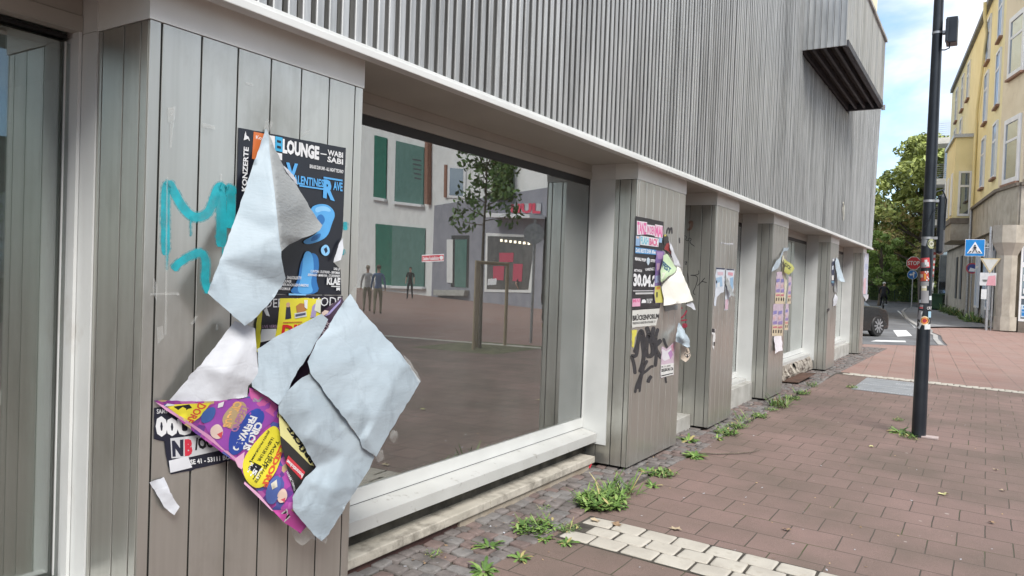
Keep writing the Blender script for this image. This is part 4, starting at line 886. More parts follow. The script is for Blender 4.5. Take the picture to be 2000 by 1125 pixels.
def stand(walk=.0, arm=.1, h=1.75):
    k = h / 1.75
    J = {'pelvis': (0, 0, .93, (.15, .11)), 'waist': (0, 0, 1.08, (.14, .10)), 'chest': (0, 0, 1.30, (.175, .12)), 'neckb': (0, 0, 1.46, (.075, .07)), 'neck': (0, .01, 1.53, .052), 'jaw': (0, .03, 1.60, (.062, .07)), 'head': (0, .015, 1.66, (.076, .092)), 'crown': (0, 0, 1.73, (.05, .06)),
         'shl': (-.16, 0, 1.42, .062), 'shr': (.16, 0, 1.42, .062), 'ell': (-.23, -arm * .6, 1.15, .042), 'elr': (.23, arm * .6, 1.15, .042), 'wrl': (-.25, -arm * .2, .92, .03), 'wrr': (.25, arm * 1.4, .92, .03), 'hal': (-.25, .0, .83, (.035, .02)), 'har': (.25, arm * 1.6, .83, (.035, .02)),
         'hil': (-.09, 0, .87, .095), 'hir': (.09, 0, .87, .095), 'knl': (-.10, walk * .5, .49, .062), 'knr': (.10, -walk * .2, .49, .062), 'anl': (-.10, walk * .55, .09, .043), 'anr': (.10, -walk, .12, .043), 'tol': (-.11, walk * .55 + .16, .035, (.04, .03)), 'tor': (.11, -walk + .15, .04, (.04, .03))}
    J = {a: (v[0] * k, v[1] * k, v[2] * k, v[3]) for a, v in J.items()}
    B = [('pelvis', 'waist'), ('waist', 'chest'), ('chest', 'neckb'), ('neckb', 'neck'), ('neck', 'jaw'), ('jaw', 'head'), ('head', 'crown'), ('neckb', 'shl'), ('neckb', 'shr'), ('shl', 'ell'), ('shr', 'elr'), ('ell', 'wrl'), ('elr', 'wrr'), ('wrl', 'hal'), ('wrr', 'har'), ('pelvis', 'hil'), ('pelvis', 'hir'), ('hil', 'knl'), ('hir', 'knr'), ('knl', 'anl'), ('knr', 'anr'), ('anl', 'tol'), ('anr', 'tor')]
    return J, B, k
def add_head(root, hair_m, k, z=1.66, y=.015, hx=0, bald=False):
    b = MB(); bm = bmesh.new(); bmesh.ops.create_icosphere(bm, subdivisions=2, radius=1)
    for v in bm.verts:
        c = v.co; v.co = Vector((hx + c.x * .088, y - .012 + c.y * .105, z + .035 + c.z * .095)) * 1.0
    bmesh.ops.delete(bm, geom=[v for v in bm.verts if v.co.y > y + .045 and v.co.z < z + .07 or v.co.z < z - .03], context='VERTS')
    for v in bm.verts: v.co *= k
    b.bm(bm, 0, True); b.build('hair', hair_m, root, local=True)
    b = MB(); fy = y + .105
    b.add([Vector(p) * k for p in ((hx - .016, fy - .012, z - .035), (hx + .016, fy - .012, z - .035), (hx, fy + .018, z - .03), (hx, fy - .006, z + .02))], [(0, 1, 2), (0, 2, 3), (1, 3, 2)])
    b.build('nose', skin_m, root, local=True)
    b = MB()
    for s in (-1, 1): b.box(Vector((hx + s * .035 - .012, fy - .022, z + .012)) * k, Vector((hx + s * .035 + .012, fy - .010, z + .024)) * k)
    b.box(Vector((hx - .024, fy - .02, z - .062)) * k, Vector((hx + .024, fy - .012, z - .054)) * k); b.build('eyes_and_mouth', flat('face_dark', (.10, .05, .045), .5) if 'face_dark' not in MAT else MAT['face_dark'], root, local=True)
def person(loc, rz, label, shirt, trousers, hair_c, walk=.2, arm=.1, h=1.75, sleeves='short', group=None):
    J, B, k = stand(walk, arm, h)
    sm = flat('shirt', shirt, .8); tm = flat('trousers', trousers, .8); shoe = MAT.get('shoe') or flat('shoe', (.05, .05, .05), .6)
    def zone(c):
        z = c.z / k
        if z < .075: return 3
        if abs(c.x) > .19 * k and z < (1.22 if sleeves == 'short' else .93) and z > .7: return 0
        if z > 1.49: return 0
        if z > .94: return 1
        if z < .94: return 2
        return 0
    root = figure('person', J, B, [skin_m, sm, tm, shoe], zone, loc, rz, label, group)
    add_head(root, flat('hair', hair_c, .7), k); return root

# ------------------------------------------------------------------ cyclist riding away up the street
bl = Vector((-5.75, 55.0, gz(-5.75) + .0)); 
bk = empty('bicycle', bl, R(4), 'dark bicycle ridden away from the camera up the far street', 'bicycle')
def wheel(parent, y, r=.34):
    b = MB(); pts = [(0, y + r * math.cos(2 * math.pi * k / 24), r + r * math.sin(2 * math.pi * k / 24)) for k in range(25)]; b.tube(pts, .022, 8, 0, False); w_ = b.build('wheel', gasket, parent, local=True)
    b = MB()
    for k in range(10): a = math.pi * k / 10; b.tube([(0, y + (r - .02) * math.cos(a), r + (r - .02) * math.sin(a)), (0, y - (r - .02) * math.cos(a), r - (r - .02) * math.sin(a))], .003, 4)
    b.tube([(-.05, y, r), (.05, y, r)], .025, 8); b.build('spokes', galv, w_, local=True)
wheel(bk, -.52); wheel(bk, .55)
b = MB(); 
for a, c in (((0, -.10, .30), (0, -.18, .86)), ((0, -.10, .30), (0, .36, .80)), ((0, -.17, .78), (0, .34, .88)), ((0, .34, .92), (0, .55, .34)), ((-.05, -.52, .34), (0, -.10, .30)), ((.05, -.52, .34), (0, -.10, .30)), ((-.05, -.52, .34), (0, -.17, .78)), ((.05, -.52, .34), (0, -.17, .78)), ((0, .34, .88), (0, .32, 1.05)), ((-.29, .28, 1.06), (.29, .28, 1.06)), ((-.05, -.75, .72), (-.05, -.3, .72)), ((.05, -.75, .72), (.05, -.3, .72))): b.tube([a, c], .016, 8)
b.build('frame', black_steel, bk, local=True)
b = MB(); b.box((-.085, -.32, .87), (.085, -.06, .93), 0, .025); b.build('saddle', gasket, bk, local=True)
b = MB(); b.tube([(-.2, -.1, .24), (.2, -.1, .36)], .014, 6); b.box((-.24, -.15, .225), (-.13, -.05, .25)); b.box((.13, -.15, .35), (.24, -.05, .375)); b.build('pedals', galv, bk, local=True)
J = {'pelvis': (0, -.18, 1.0, (.155, .12)), 'waist': (0, -.13, 1.15, (.15, .11)), 'chest': (0, -.02, 1.38, (.185, .13)), 'neckb': (0, .04, 1.53, (.08, .075)), 'neck': (0, .06, 1.59, .055), 'jaw': (0, .09, 1.65, (.065, .07)), 'head': (0, .08, 1.71, (.08, .095)), 'crown': (0, .07, 1.78, (.05, .06)),
     'shl': (-.18, .03, 1.47, .065), 'shr': (.18, .03, 1.47, .065), 'ell': (-.30, .12, 1.24, .045), 'elr': (.30, .12, 1.24, .045), 'wrl': (-.27, .25, 1.10, .032), 'wrr': (.27, .25, 1.10, .032), 'hal': (-.26, .29, 1.08, .035), 'har': (.26, .29, 1.08, .035),
     'hil': (-.10, -.16, .95, .10), 'hir': (.10, -.16, .95, .10), 'knl': (-.15, .20, .68, .07), 'knr': (.15, .26, .82, .07), 'anl': (-.17, -.10, .31, .045), 'anr': (.17, -.02, .45, .045), 'tol': (-.18, .05, .27, (.045, .03)), 'tor': (.18, .12, .40, (.045, .03))}
_, B, _k = stand()
cyc = figure('cyclist', J, B, [skin_m, flat('dark_jersey', (.018, .02, .03), .8), flat('dark_trousers', (.012, .014, .02), .8), flat('shoe', (.05, .05, .05), .6)],
             lambda c: 0 if c.z > 1.56 else (3 if c.z < .33 and c.y > .0 else (1 if c.z > 1.03 else 2)), bl, R(4), 'person in dark clothes and white helmet cycling away up the street', cat='person')
b = MB(); bm = bmesh.new(); bmesh.ops.create_icosphere(bm, subdivisions=2, radius=1)
for v in bm.verts: v.co = Vector((v.co.x * .105, .075 + v.co.y * .135, 1.745 + v.co.z * .10))
bmesh.ops.delete(bm, geom=[v for v in bm.verts if v.co.z < 1.70], context='VERTS'); b.bm(bm, 0, True); b.build('helmet', flat('helmet_white', (.72, .73, .72), .35), cyc, local=True)

# ------------------------------------------------------------------ dark car coming round the corner
car_black = pm('car_paint', (.020, .022, .022), (.028, .030, .030), 3, .16, .3, spec=.7)
hdg = R(27)                                                   # heading off the street axis, towards +X
fc = Vector((math.sin(hdg), math.cos(hdg), 0)); rc = Vector((fc.y, -fc.x, 0))
wc = ground(1708.5, 656.5) - rc * .0                         # contact of the front right wheel
car = empty('car', wc - fc * 1.35 - rc * .78, -hdg, 'black saloon car nosing out from behind the shop corner onto the road', 'car')
def car_body():
    # side outline (y forward from car middle, z), with wheel arches
    fy, ry = 1.35, -1.40; ra = .37
    def arch(c): return [(c + ra * math.cos(a), .31 + ra * math.sin(a)) for a in [math.pi * k / 12 for k in range(13)]]
    bot = [(2.18, .32), (2.12, .22)] + [(fy + ra, .22)] + arch(fy)[0:] + [(fy - ra, .20), (ry + ra, .20)] + arch(ry) + [(ry - ra, .24), (-2.28, .32)]
    top = [(-2.34, .62), (-2.30, .92), (-1.9, 1.0), (-1.0, .98), (.75, .96), (1.3, .93), (1.75, .86), (2.08, .74), (2.2, .56)]
    poly = bot + top
    secs = [(-.90, .955, .03), (-.86, 1.0, .0), (-.5, 1.005, -.02), (.5, 1.005, -.02), (.86, 1.0, .0), (.90, .955, .03)]
    mb = MB(); n = len(poly); vs = []
    for x, sc, up in secs:
        for (y, z) in poly:
            zz = z if z < .5 else z + (-.03 if abs(x) > .88 else (.02 if abs(x) < .6 else 0)); taper = 1 - .10 * max(0, (abs(y) - 1.6) / .7) * (abs(x) / .9)
            vs.append((x * (1 - .09 * max(0, (abs(y) - 1.5) / .8) ** 2), y * sc * taper, zz))
    fs = []
    for s in range(len(secs) - 1):
        for i in range(n): fs.append((s * n + i, s * n + (i + 1) % n, (s + 1) * n + (i + 1) % n, (s + 1) * n + i))
    fs.append(list(range(n))); fs.append(list(range((len(secs) - 1) * n, len(secs) * n))[::-1])
    mb.add(vs, fs, 0, False)
    o = fix_normals(mb.build('body', car_black, car, local=True)); m = o.modifiers.new('edge', 'BEVEL'); m.width = .025; m.segments = 3; m.limit_method = 'ANGLE'; m.angle_limit = R(35)
    c = MB(); sec = [(-1.75, .98), (-1.05, 1.38), (-.2, 1.43), (.35, 1.36), (1.05, .95)]; vs = []
    for x0, s in ((-.78, 1), (.78, -1)):
        for (y, z) in sec: vs.append((x0 + s * (z - .95) * .32, y, z))
    c.add(vs, [(i, i + 1, 6 + i, 5 + i) for i in range(4)] + [(0, 1, 2, 3, 4), (9, 8, 7, 6, 5)]); fix_normals(c.build('cabin', house_glass, car, local=True))
    for s in (-1, 1):
        for y in (fy, ry):
            b = MB(); b.tube([(s * .70, y, .335), (s * .72, y, .335), (s * .87, y, .335), (s * .89, y, .335)], [.30, .335, .335, .31], 36, 0, True)
            w_ = b.build('wheel', gasket, car, local=True)
            b = MB(); b.tube([(s * .875, y, .335), (s * .896, y, .335)], [.225, .235], 30, 1, True, False)
            for k in range(10):
                a = 2 * math.pi * k / 10; b.prism([(s * .897, y + .05 * math.cos(a - .4), .335 + .05 * math.sin(a - .4)), (s * .897, y + .225 * math.cos(a - .09), .335 + .225 * math.sin(a - .09)), (s * .897, y + .225 * math.cos(a + .09), .335 + .225 * math.sin(a + .09)), (s * .897, y + .05 * math.cos(a + .4), .335 + .05 * math.sin(a + .4))], (s * .012, 0, 0), 0)
            fix_normals(b.build('rim', [galv, gasket], w_, local=True))
    b = MB(); 
    b.box((.58, 1.80, .60), (.80, 1.93, .70), 0, .02); b.build('headlight', flat('lamp_glass', (.6, .62, .63), .15), car, local=True); b = MB(); b.box((-.80, 1.80, .60), (-.58, 1.93, .70), 0, .02); b.build('headlight', MAT['lamp_glass'], car, local=True)
    b = MB(); b.box((-.86, -1.35, .18), (.86, 1.3, .5)); b.build('underbody', gasket, car, local=True)
car_body()

# ------------------------------------------------------------------ paper on the pillars: traced onto the wall plane, each sheet with its own stand-off and creases
def dens(pts, h):
    o_ = []
    for (a, c) in zip(pts, pts[1:] + pts[:1]):
        n = max(1, int(math.hypot(c[0] - a[0], c[1] - a[1]) / h))
        for i in range(n): u = i / n; o_.append((a[0] + (c[0] - a[0]) * u, a[1] + (c[1] - a[1]) * u))
    return o_
class Paper:
    def __init__(s, name, label, cat, pts, mats, step=9, group=None, extra=(), wr=.004, wf=.09, tear=.9, smooth=True, place=None, part_of=None, seed=0, folds=(), crease=None):
        s.ctrl = [(p[0], p[1], p[2] if len(p) > 2 else .003) for p in pts] + list(extra); s.wr, s.wf, s.seed = wr, wf, seed
        s.place = place or front
        c2d = [Vector((p[0], p[1])) for p in s.ctrl]; ne = len(pts); ed = [(i, (i + 1) % ne) for i in range(ne)] + [(a + ne if a >= 0 else -a - 1, c + ne if c >= 0 else -c - 1) for a, c in folds]
        rv, re, rf, ov, *_ = delaunay_2d_cdt(c2d, ed, [], 0, 1e-6)
        s.cv = [(v.x, v.y, s.ctrl[o_[0]][2] if o_ else 0) for v, o_ in zip(rv, ov)]; s.tri = [tuple(f) for f in rf if all(ov[i] for i in f)]
        bd = dens([(p[0], p[1]) for p in pts], step)
        r2 = random.Random(int(pts[0][0] * 7 + pts[0][1])); bd = [(x + r2.uniform(-tear, tear), y + r2.uniform(-tear, tear)) for x, y in bd]
        x0 = min(p[0] for p in bd); x1 = max(p[0] for p in bd); y0 = min(p[1] for p in bd); y1 = max(p[1] for p in bd)
        inner = []; y = y0; k = 0
        while y < y1:
            x = x0 + (step / 2 if k % 2 else 0)
            while x < x1:
                if s.inside(bd, x, y) and min(math.hypot(x - p[0], y - p[1]) for p in bd) > step * .45: inner.append((x, y))
                x += step
            y += step * .87; k += 1
        n = len(bd); cr_p = dens(crease, step)[:-max(1, int(math.hypot(crease[-1][0] - crease[0][0], crease[-1][1] - crease[0][1]) / step))] if crease else []
        inner = [p for p in inner if not cr_p or min(math.hypot(p[0] - q[0], p[1] - q[1]) for q in cr_p) > step * .5]
        vs = bd + cr_p + inner
        rv, re, rf, *_ = delaunay_2d_cdt([Vector(v) for v in vs], [(i, (i + 1) % n) for i in range(n)] + [(n + i, n + i + 1) for i in range(len(cr_p) - 1)], [list(range(n))], 1, 1e-5)
        mb = MB(); mb.add([s.w(v.x, v.y) for v in rv], [f[::-1] for f in rf], 0, smooth)
        s.o = mb.build(name, mats); 
        if part_of: s.o.parent = part_of
        else: tag(s.o, label, cat, group)
    def inside(s, poly, x, y):
        c = False; j = len(poly) - 1
        for i in range(len(poly)):
            if (poly[i][1] > y) != (poly[j][1] > y) and x < (poly[j][0] - poly[i][0]) * (y - poly[i][1]) / (poly[j][1] - poly[i][1]) + poly[i][0]: c = not c
            j = i
        return c
    def lin(s, x, y):
        for (i, j, k) in s.tri:
            a, b_, c = s.cv[i], s.cv[j], s.cv[k]; d = (b_[1] - c[1]) * (a[0] - c[0]) + (c[0] - b_[0]) * (a[1] - c[1])
            if abs(d) < 1e-9: continue
            u = ((b_[1] - c[1]) * (x - c[0]) + (c[0] - b_[0]) * (y - c[1])) / d; v = ((c[1] - a[1]) * (x - c[0]) + (a[0] - c[0]) * (y - c[1])) / d
            if u > -.001 and v > -.001 and u + v < 1.001: return u * a[2] + v * b_[2] + (1 - u - v) * c[2]
        return None
    def off(s, x, y):
        sw = so = 0
        for (a, b_, o_) in s.ctrl: w = 1 / (((a - x) ** 2 + (b_ - y) ** 2) ** 1.3 + .5); sw += w; so += w * o_
        q = Vector((x * s.wf, y * s.wf * .6, s.seed)); base = so / sw; l_ = s.lin(x, y)
        if l_ is not None: base = base * .08 + l_ * .92
        q2 = Vector((x * s.wf * .30 + y * s.wf * .17, y * s.wf * .12 - x * .01, s.seed + 4.2))
        ridge = max(0, 1 - 8 * abs(noise.noise(q2))) + .6 * max(0, 1 - 9 * abs(noise.noise(q2 * 2.1 + Vector((7, 3, 1)))))
        wr = (.10 * noise.noise(q) + .03 * noise.noise(q * 2.6) + .28 * ridge) * s.wr * min(1, .25 + base / .03)
        return max(.0012, base + wr)
    def w(s, x, y, k=0): return s.place(x, y, s.off(x, y) + k)
    def prints(s, name, items):
        """items: ('p', colour, pts) patches and ('t', colour, text, TL TR BR BL[, bold]) lettering, each a hair above the last"""
        mats, mb = [], MB()
        for i, it in enumerate(items):
            c = it[1]
            if c not in mats: mats.append(c)
            k = .0008 + .00035 * i if len(items) < 14 else .0008 + .0002 * i
            if it[0] in 'ps':
                pl_ = list(it[2])
                if it[0] == 's':
                    for _ in range(2): pl_ = [q for a, c_ in zip(pl_, pl_[1:] + pl_[:1]) for q in ((a[0] * .75 + c_[0] * .25, a[1] * .75 + c_[1] * .25), (a[0] * .25 + c_[0] * .75, a[1] * .25 + c_[1] * .75))]
                pts = dens(pl_, 12); n = len(pts)
                xs = [p[0] for p in pts]; ys = [p[1] for p in pts]; inn = []
                stp = 12; y = min(ys) + stp / 2
                while y < max(ys):
                    x = min(xs) + stp / 2
                    while x < max(xs):
                        if s.inside(pts, x, y): inn.append((x, y))
                        x += stp
                    y += stp
                rv, re, rf, *_ = delaunay_2d_cdt([Vector(v) for v in pts + inn], [(j, (j + 1) % n) for j in range(n)], [list(range(n))], 1, 1e-5)
                mb.add([s.w(v.x, v.y, k) for v in rv], [f[::-1] for f in rf], mats.index(c), True)
            else:
                q = [(p[0], p[1], 0) for p in it[3]]; text_on(mb, it[2], q, mats.index(c), it[4] if len(it) > 4 else .012, lambda x, y: s.w(x, y, k))
        return mb.build(name, [ink(c) for c in mats], s.o)
def T1(lst, sx, x0, y0): return [(x0 + p[0] / sx, y0 + p[1] / sx) + tuple(p[2:]) for p in lst]
WHT, BLK, NAVY = (.74, .75, .76), (.012, .013, .018), (.016, .02, .04)
YEL, MAG, PUR, BLU = (.74, .66, .05), (.50, .06, .28), (.17, .07, .25), (.03, .07, .34)

# --- nearest pillar
c1 = lambda l: T1(l, 2.445, 250, 200)
P = Paper('concert_poster', 'black concert poster with a blue figure, taped to the nearest pillar', 'poster', [(465.5, 249), (675.4, 289), (670, 440), (668, 463), (651, 512), (665, 526), (667, 576), (456, 573)], [ink((.012, .014, .022), .3)], 10, None, wr=.0015, tear=.3)
SKY, SK2, SK3 = (.10, .38, .74), (.03, .17, .45), (.25, .55, .85)
P.prints('artwork', [('p', (.62, .17, .05), [(495.5, 257), (521, 262), (512, 290), (503, 312), (492, 310)]), ('t', WHT, 'Ko', [(500, 264), (511, 266), (511, 273), (500, 271)]),
    ('p', WHT, [(525, 264), (537, 266), (537, 292), (526, 290)]), ('p', (.05, .38, .65), [(538, 266), (552, 269), (552, 297), (537, 294)]), ('p', WHT, [(541, 298), (551, 300), (551, 313), (541, 311)]),
    ('p', (.012, .014, .022), [(541, 273), (549, 275), (549, 280), (541, 278)]), ('p', (.012, .014, .022), [(541, 284), (549, 286), (549, 291), (541, 289)]),
    ('t', WHT, 'KONZERTE', [(472, 373), (476, 286), (486, 288), (482, 374)], .03), ('p', WHT, [(478, 262), (480, 256), (481, 264), (486, 268), (488, 276), (484, 271), (476, 274)]),
    ('t', WHT, 'LOUNGE', [(552.5, 270.5), (624, 286), (623, 313), (552, 299)], .055), ('p', WHT, [(626, 299), (638, 301), (638, 303), (626, 301)]),
    ('t', WHT, 'WABI', [(640, 292), (670, 298), (670, 309), (640, 303)], .03), ('t', WHT, 'SABI', [(640, 305), (670, 311), (670, 322), (639, 316)], .03),
    ('t', WHT, 'EINLASS 22:00 UHR - ALL NIGHT TECHNO', [(605, 321), (671, 332), (670, 339), (605, 328)], .03),
    ('t', SKY, 'V', [(559, 317), (582, 320), (580, 354), (560, 351)], .05), ('t', SKY, 'ALENTINES', [(573, 341), (633, 351), (632, 366), (573, 359)], .03), ('t', SKY, 'R', [(632, 350), (652, 352), (654, 393), (631, 386)], .05), ('t', SKY, 'AVE', [(651, 354), (669, 357), (669, 374), (651, 371)], .03),
    ('p', SKY, [(632, 345), (669, 351), (669, 354.5), (632, 348.5)]), ('p', SKY, [(585, 361), (632, 368), (632, 371), (585, 364)]),
    ('s', SK2, c1([(850, 720), (905, 720), (915, 790), (895, 840), (920, 918), (760, 917), (810, 860), (825, 760)])), ('s', SKY, c1([(838, 710), (880, 712), (890, 800), (870, 860), (890, 915), (800, 915), (830, 830)])),
    ('s', SKY, c1([(868, 505), (905, 485), (950, 486), (980, 510), (990, 540), (975, 575), (955, 640), (905, 668), (850, 680), (832, 662), (880, 640), (915, 610), (880, 570)])), ('s', SK3, c1([(890, 505), (930, 492), (965, 505), (970, 525), (930, 515), (900, 530)])),
    ('s', SK2, c1([(900, 545), (925, 530), (945, 560), (925, 590), (905, 575)])), ('s', SK2, c1([(880, 640), (925, 620), (915, 650), (870, 668)])), ('s', SK3, c1([(925, 690), (945, 676), (962, 692), (964, 720), (946, 736), (926, 725), (920, 705)])), ('p', (.012, .02, .05), c1([(935, 700), (948, 690), (954, 710), (944, 722)])),
    ('p', SK3, [(564, 573), (598, 575), (598, 577), (564, 576.5)]),
    ('t', WHT, 'LINE UP', [(652, 522), (664, 524), (664, 529), (652, 527)], .03), ('t', WHT, 'CLINTON - DUSTKIND - SMYKMAR', [(607, 527), (664, 530.5), (664, 535.5), (606, 532)], .02), ('t', WHT, 'BERNHARD - MAMA INA - STORENFRIED', [(602, 534), (664, 537), (664, 542), (601, 539)], .02),
    ('t', WHT, 'KLAE', [(639, 542), (665, 543), (664, 557), (638, 556)], .05), ('p', WHT, [(647, 558), (664, 559), (664, 561), (647, 560)]), ('p', WHT, [(657, 562), (664, 562), (664, 568), (661, 566), (657, 568)]),
    ('t', WHT, 'SAALKOLLEKTIV', [(561, 538.5), (589, 540), (589, 546), (560, 545)], .02), ('t', WHT, 'LOUNGE', [(553, 546), (569, 547), (569, 552), (552, 552)], .02), ('t', WHT, 'IMMER.NOCH.GESCHMEIDIG', [(547, 553), (603, 555), (602, 560), (546, 558.5)], .02), ('t', WHT, 'COM/KIAMAUK', [(540, 560), (568, 561.5), (567, 567), (539, 566)], .02)])
P = Paper('band_poster', 'black poster strip lettered in thin white under the blue concert poster', 'poster', [(512, 575, .004), (669, 577.5, .004), (664, 640, .004), (640, 700, .004), (505, 690, .004)], [ink((.02, .017, .025), .35)], 12, wr=.001)
P.prints('lettering', [('t', WHT, 'DEPECHE MODE', [(518, 584), (668, 579.5), (667, 597), (518, 601)], 0), ('t', (.45, .3, .42), 'LIVE VERSION', [(512, 635), (552, 634), (552, 640), (512, 641)], 0), ('p', WHT, [(515, 606), (521, 600), (527, 618), (520, 616)]), ('p', (.58, .58, .58), [(511, 643), (540, 642), (538, 662), (507, 669)])])
P = Paper('yellow_flyer', 'yellow show flyer with red letters and small figures on the nearest pillar', 'flyer', [(547.5, 582, .006), (588, 582, .006), (627, 583, .006), (626, 615, .006), (600, 645, .006), (560, 665, .006), (538, 662, .006)], [ink(YEL, .35)], 9, wr=.002)
P.prints('artwork', [('p', (.03, .03, .05), [(559, 600), (563, 594), (567, 600), (569, 622), (557, 624)]), ('p', (.58, .36, .26), [(559, 593), (563, 590), (567, 593), (565, 600), (560, 600)]), ('p', (.45, .20, .06), [(578, 598), (586, 592), (594, 593), (599, 605), (592, 610), (580, 610)]), ('p', (.60, .61, .62), [(575, 612), (598, 608), (599, 618), (576, 622)]), ('p', (.08, .09, .15), [(577, 614), (597, 610.5), (597, 615), (577, 619)]),
    ('p', (.36, .30, .50), [(610, 598), (615, 593), (620, 598), (616, 619), (606, 621)]), ('p', (.66, .68, .58), [(618, 585), (627, 585), (626, 612), (614, 606)]), ('p', WHT, [(594, 586), (601, 586), (600, 604), (595, 600)]), ('p', (.5, .1, .05), [(553, 629), (590, 628), (590, 629.5), (553, 630.5)]), ('t', (.62, .03, .03), 'DINO', [(552, 634), (630, 632), (629, 655), (549, 657)], .05)])
Paper('yellow_strip', 'narrow yellow paper strip between the black strip poster and the white sheet', 'poster', [(504, 600, .008), (513, 597, .008), (510, 640, .008), (507, 685, .008), (499, 690, .008), (500, 640, .008)], [ink(YEL, .4)], 8, wr=.003)
P = Paper('purple_poster', 'rolled dark purple poster edge running between the pale hanging sheets', 'poster', [(626, 611, .05), (668, 579, .02), (672, 590, .03), (655, 640, .05), (612, 715, .06), (584, 760, .06), (560, 765, .05), (590, 705, .05), (632, 645, .05)], [ink((.05, .025, .05), .35)], 8, wr=.004)
P.prints('artwork', [('p', (.62, .48, .42), [(628, 611), (650, 592), (640, 612), (630, 618)]), ('p', (.32, .27, .50), [(634, 618), (666, 585), (664, 592), (644, 614)]), ('t', (.5, .42, .46), 'CIRCUS', [(622, 656), (640, 628), (646, 632), (630, 660)]), ('p', (.16, .02, .05), [(632, 652), (624, 668), (604, 700), (600, 690), (616, 664)])])
c2 = lambda l: T1(l, 2.25, 250, 600)
c3 = lambda l: T1(l, 3.514, 290, 740)
P = Paper('torn_black_poster', 'torn black and white poster remnant low on the nearest pillar', 'poster', c3([(40, 198), (110, 190), (200, 250), (390, 405), (560, 535), (560, 560), (490, 580), (290, 628), (150, 655), (128, 560), (108, 430), (38, 415)]), [ink((.014, .016, .03), .35)], 9, wr=.002)
P.prints('lettering', [('t', WHT, '00U', c3([(48, 250), (300, 285), (300, 385), (50, 400)]), .06), ('t', WHT, 'SAMS', c3([(56, 208), (130, 205), (130, 236), (58, 240)])), ('p', (.55, .56, .58), c3([(150, 408), (440, 375), (500, 488), (270, 540), (158, 545)])), ('t', NAVY, 'N', c3([(160, 425), (240, 415), (240, 530), (165, 535)]), .07), ('t', (.58, .03, .06), 'B', c3([(248, 415), (305, 410), (300, 525), (250, 530)]), .07), ('t', BLK, '/OU', c3([(315, 405), (430, 395), (455, 470), (320, 490)]), .05),
    ('p', (.68, .69, .72), c3([(140, 562), (272, 530), (300, 608), (150, 645)])), ('t', WHT, 'SE 41 - 53111 BO', c3([(285, 555), (560, 520), (560, 552), (290, 590)]), .03)])
P = Paper('circus_poster', 'purple and yellow circus poster hanging upside down from the nearest pillar', 'poster', c2([(112, 412, .012), (150, 408, .02), (300, 415, .06), (400, 412, .08), (525, 392, .10), (540, 350, .10), (600, 385, .11), (662, 420, .12), (668, 470, .12), (760, 600, .13), (830, 700, .12), (725, 830, .13), (725, 885, .13), (790, 960, .12), (757, 996, .10), (690, 945, .09), (600, 850, .08), (510, 745, .07), (495, 710, .065), (470, 680, .06), (300, 555, .03), (150, 432, .012)]), [busy('circus_print', [(.26, .05, .28), (.38, .07, .33), (.12, .05, .24), (.30, .06, .30), (.45, .12, .38), (.20, .05, .26), (.5, .38, .2), (.08, .10, .32)], 34)], 9, wr=.006, wf=.06)
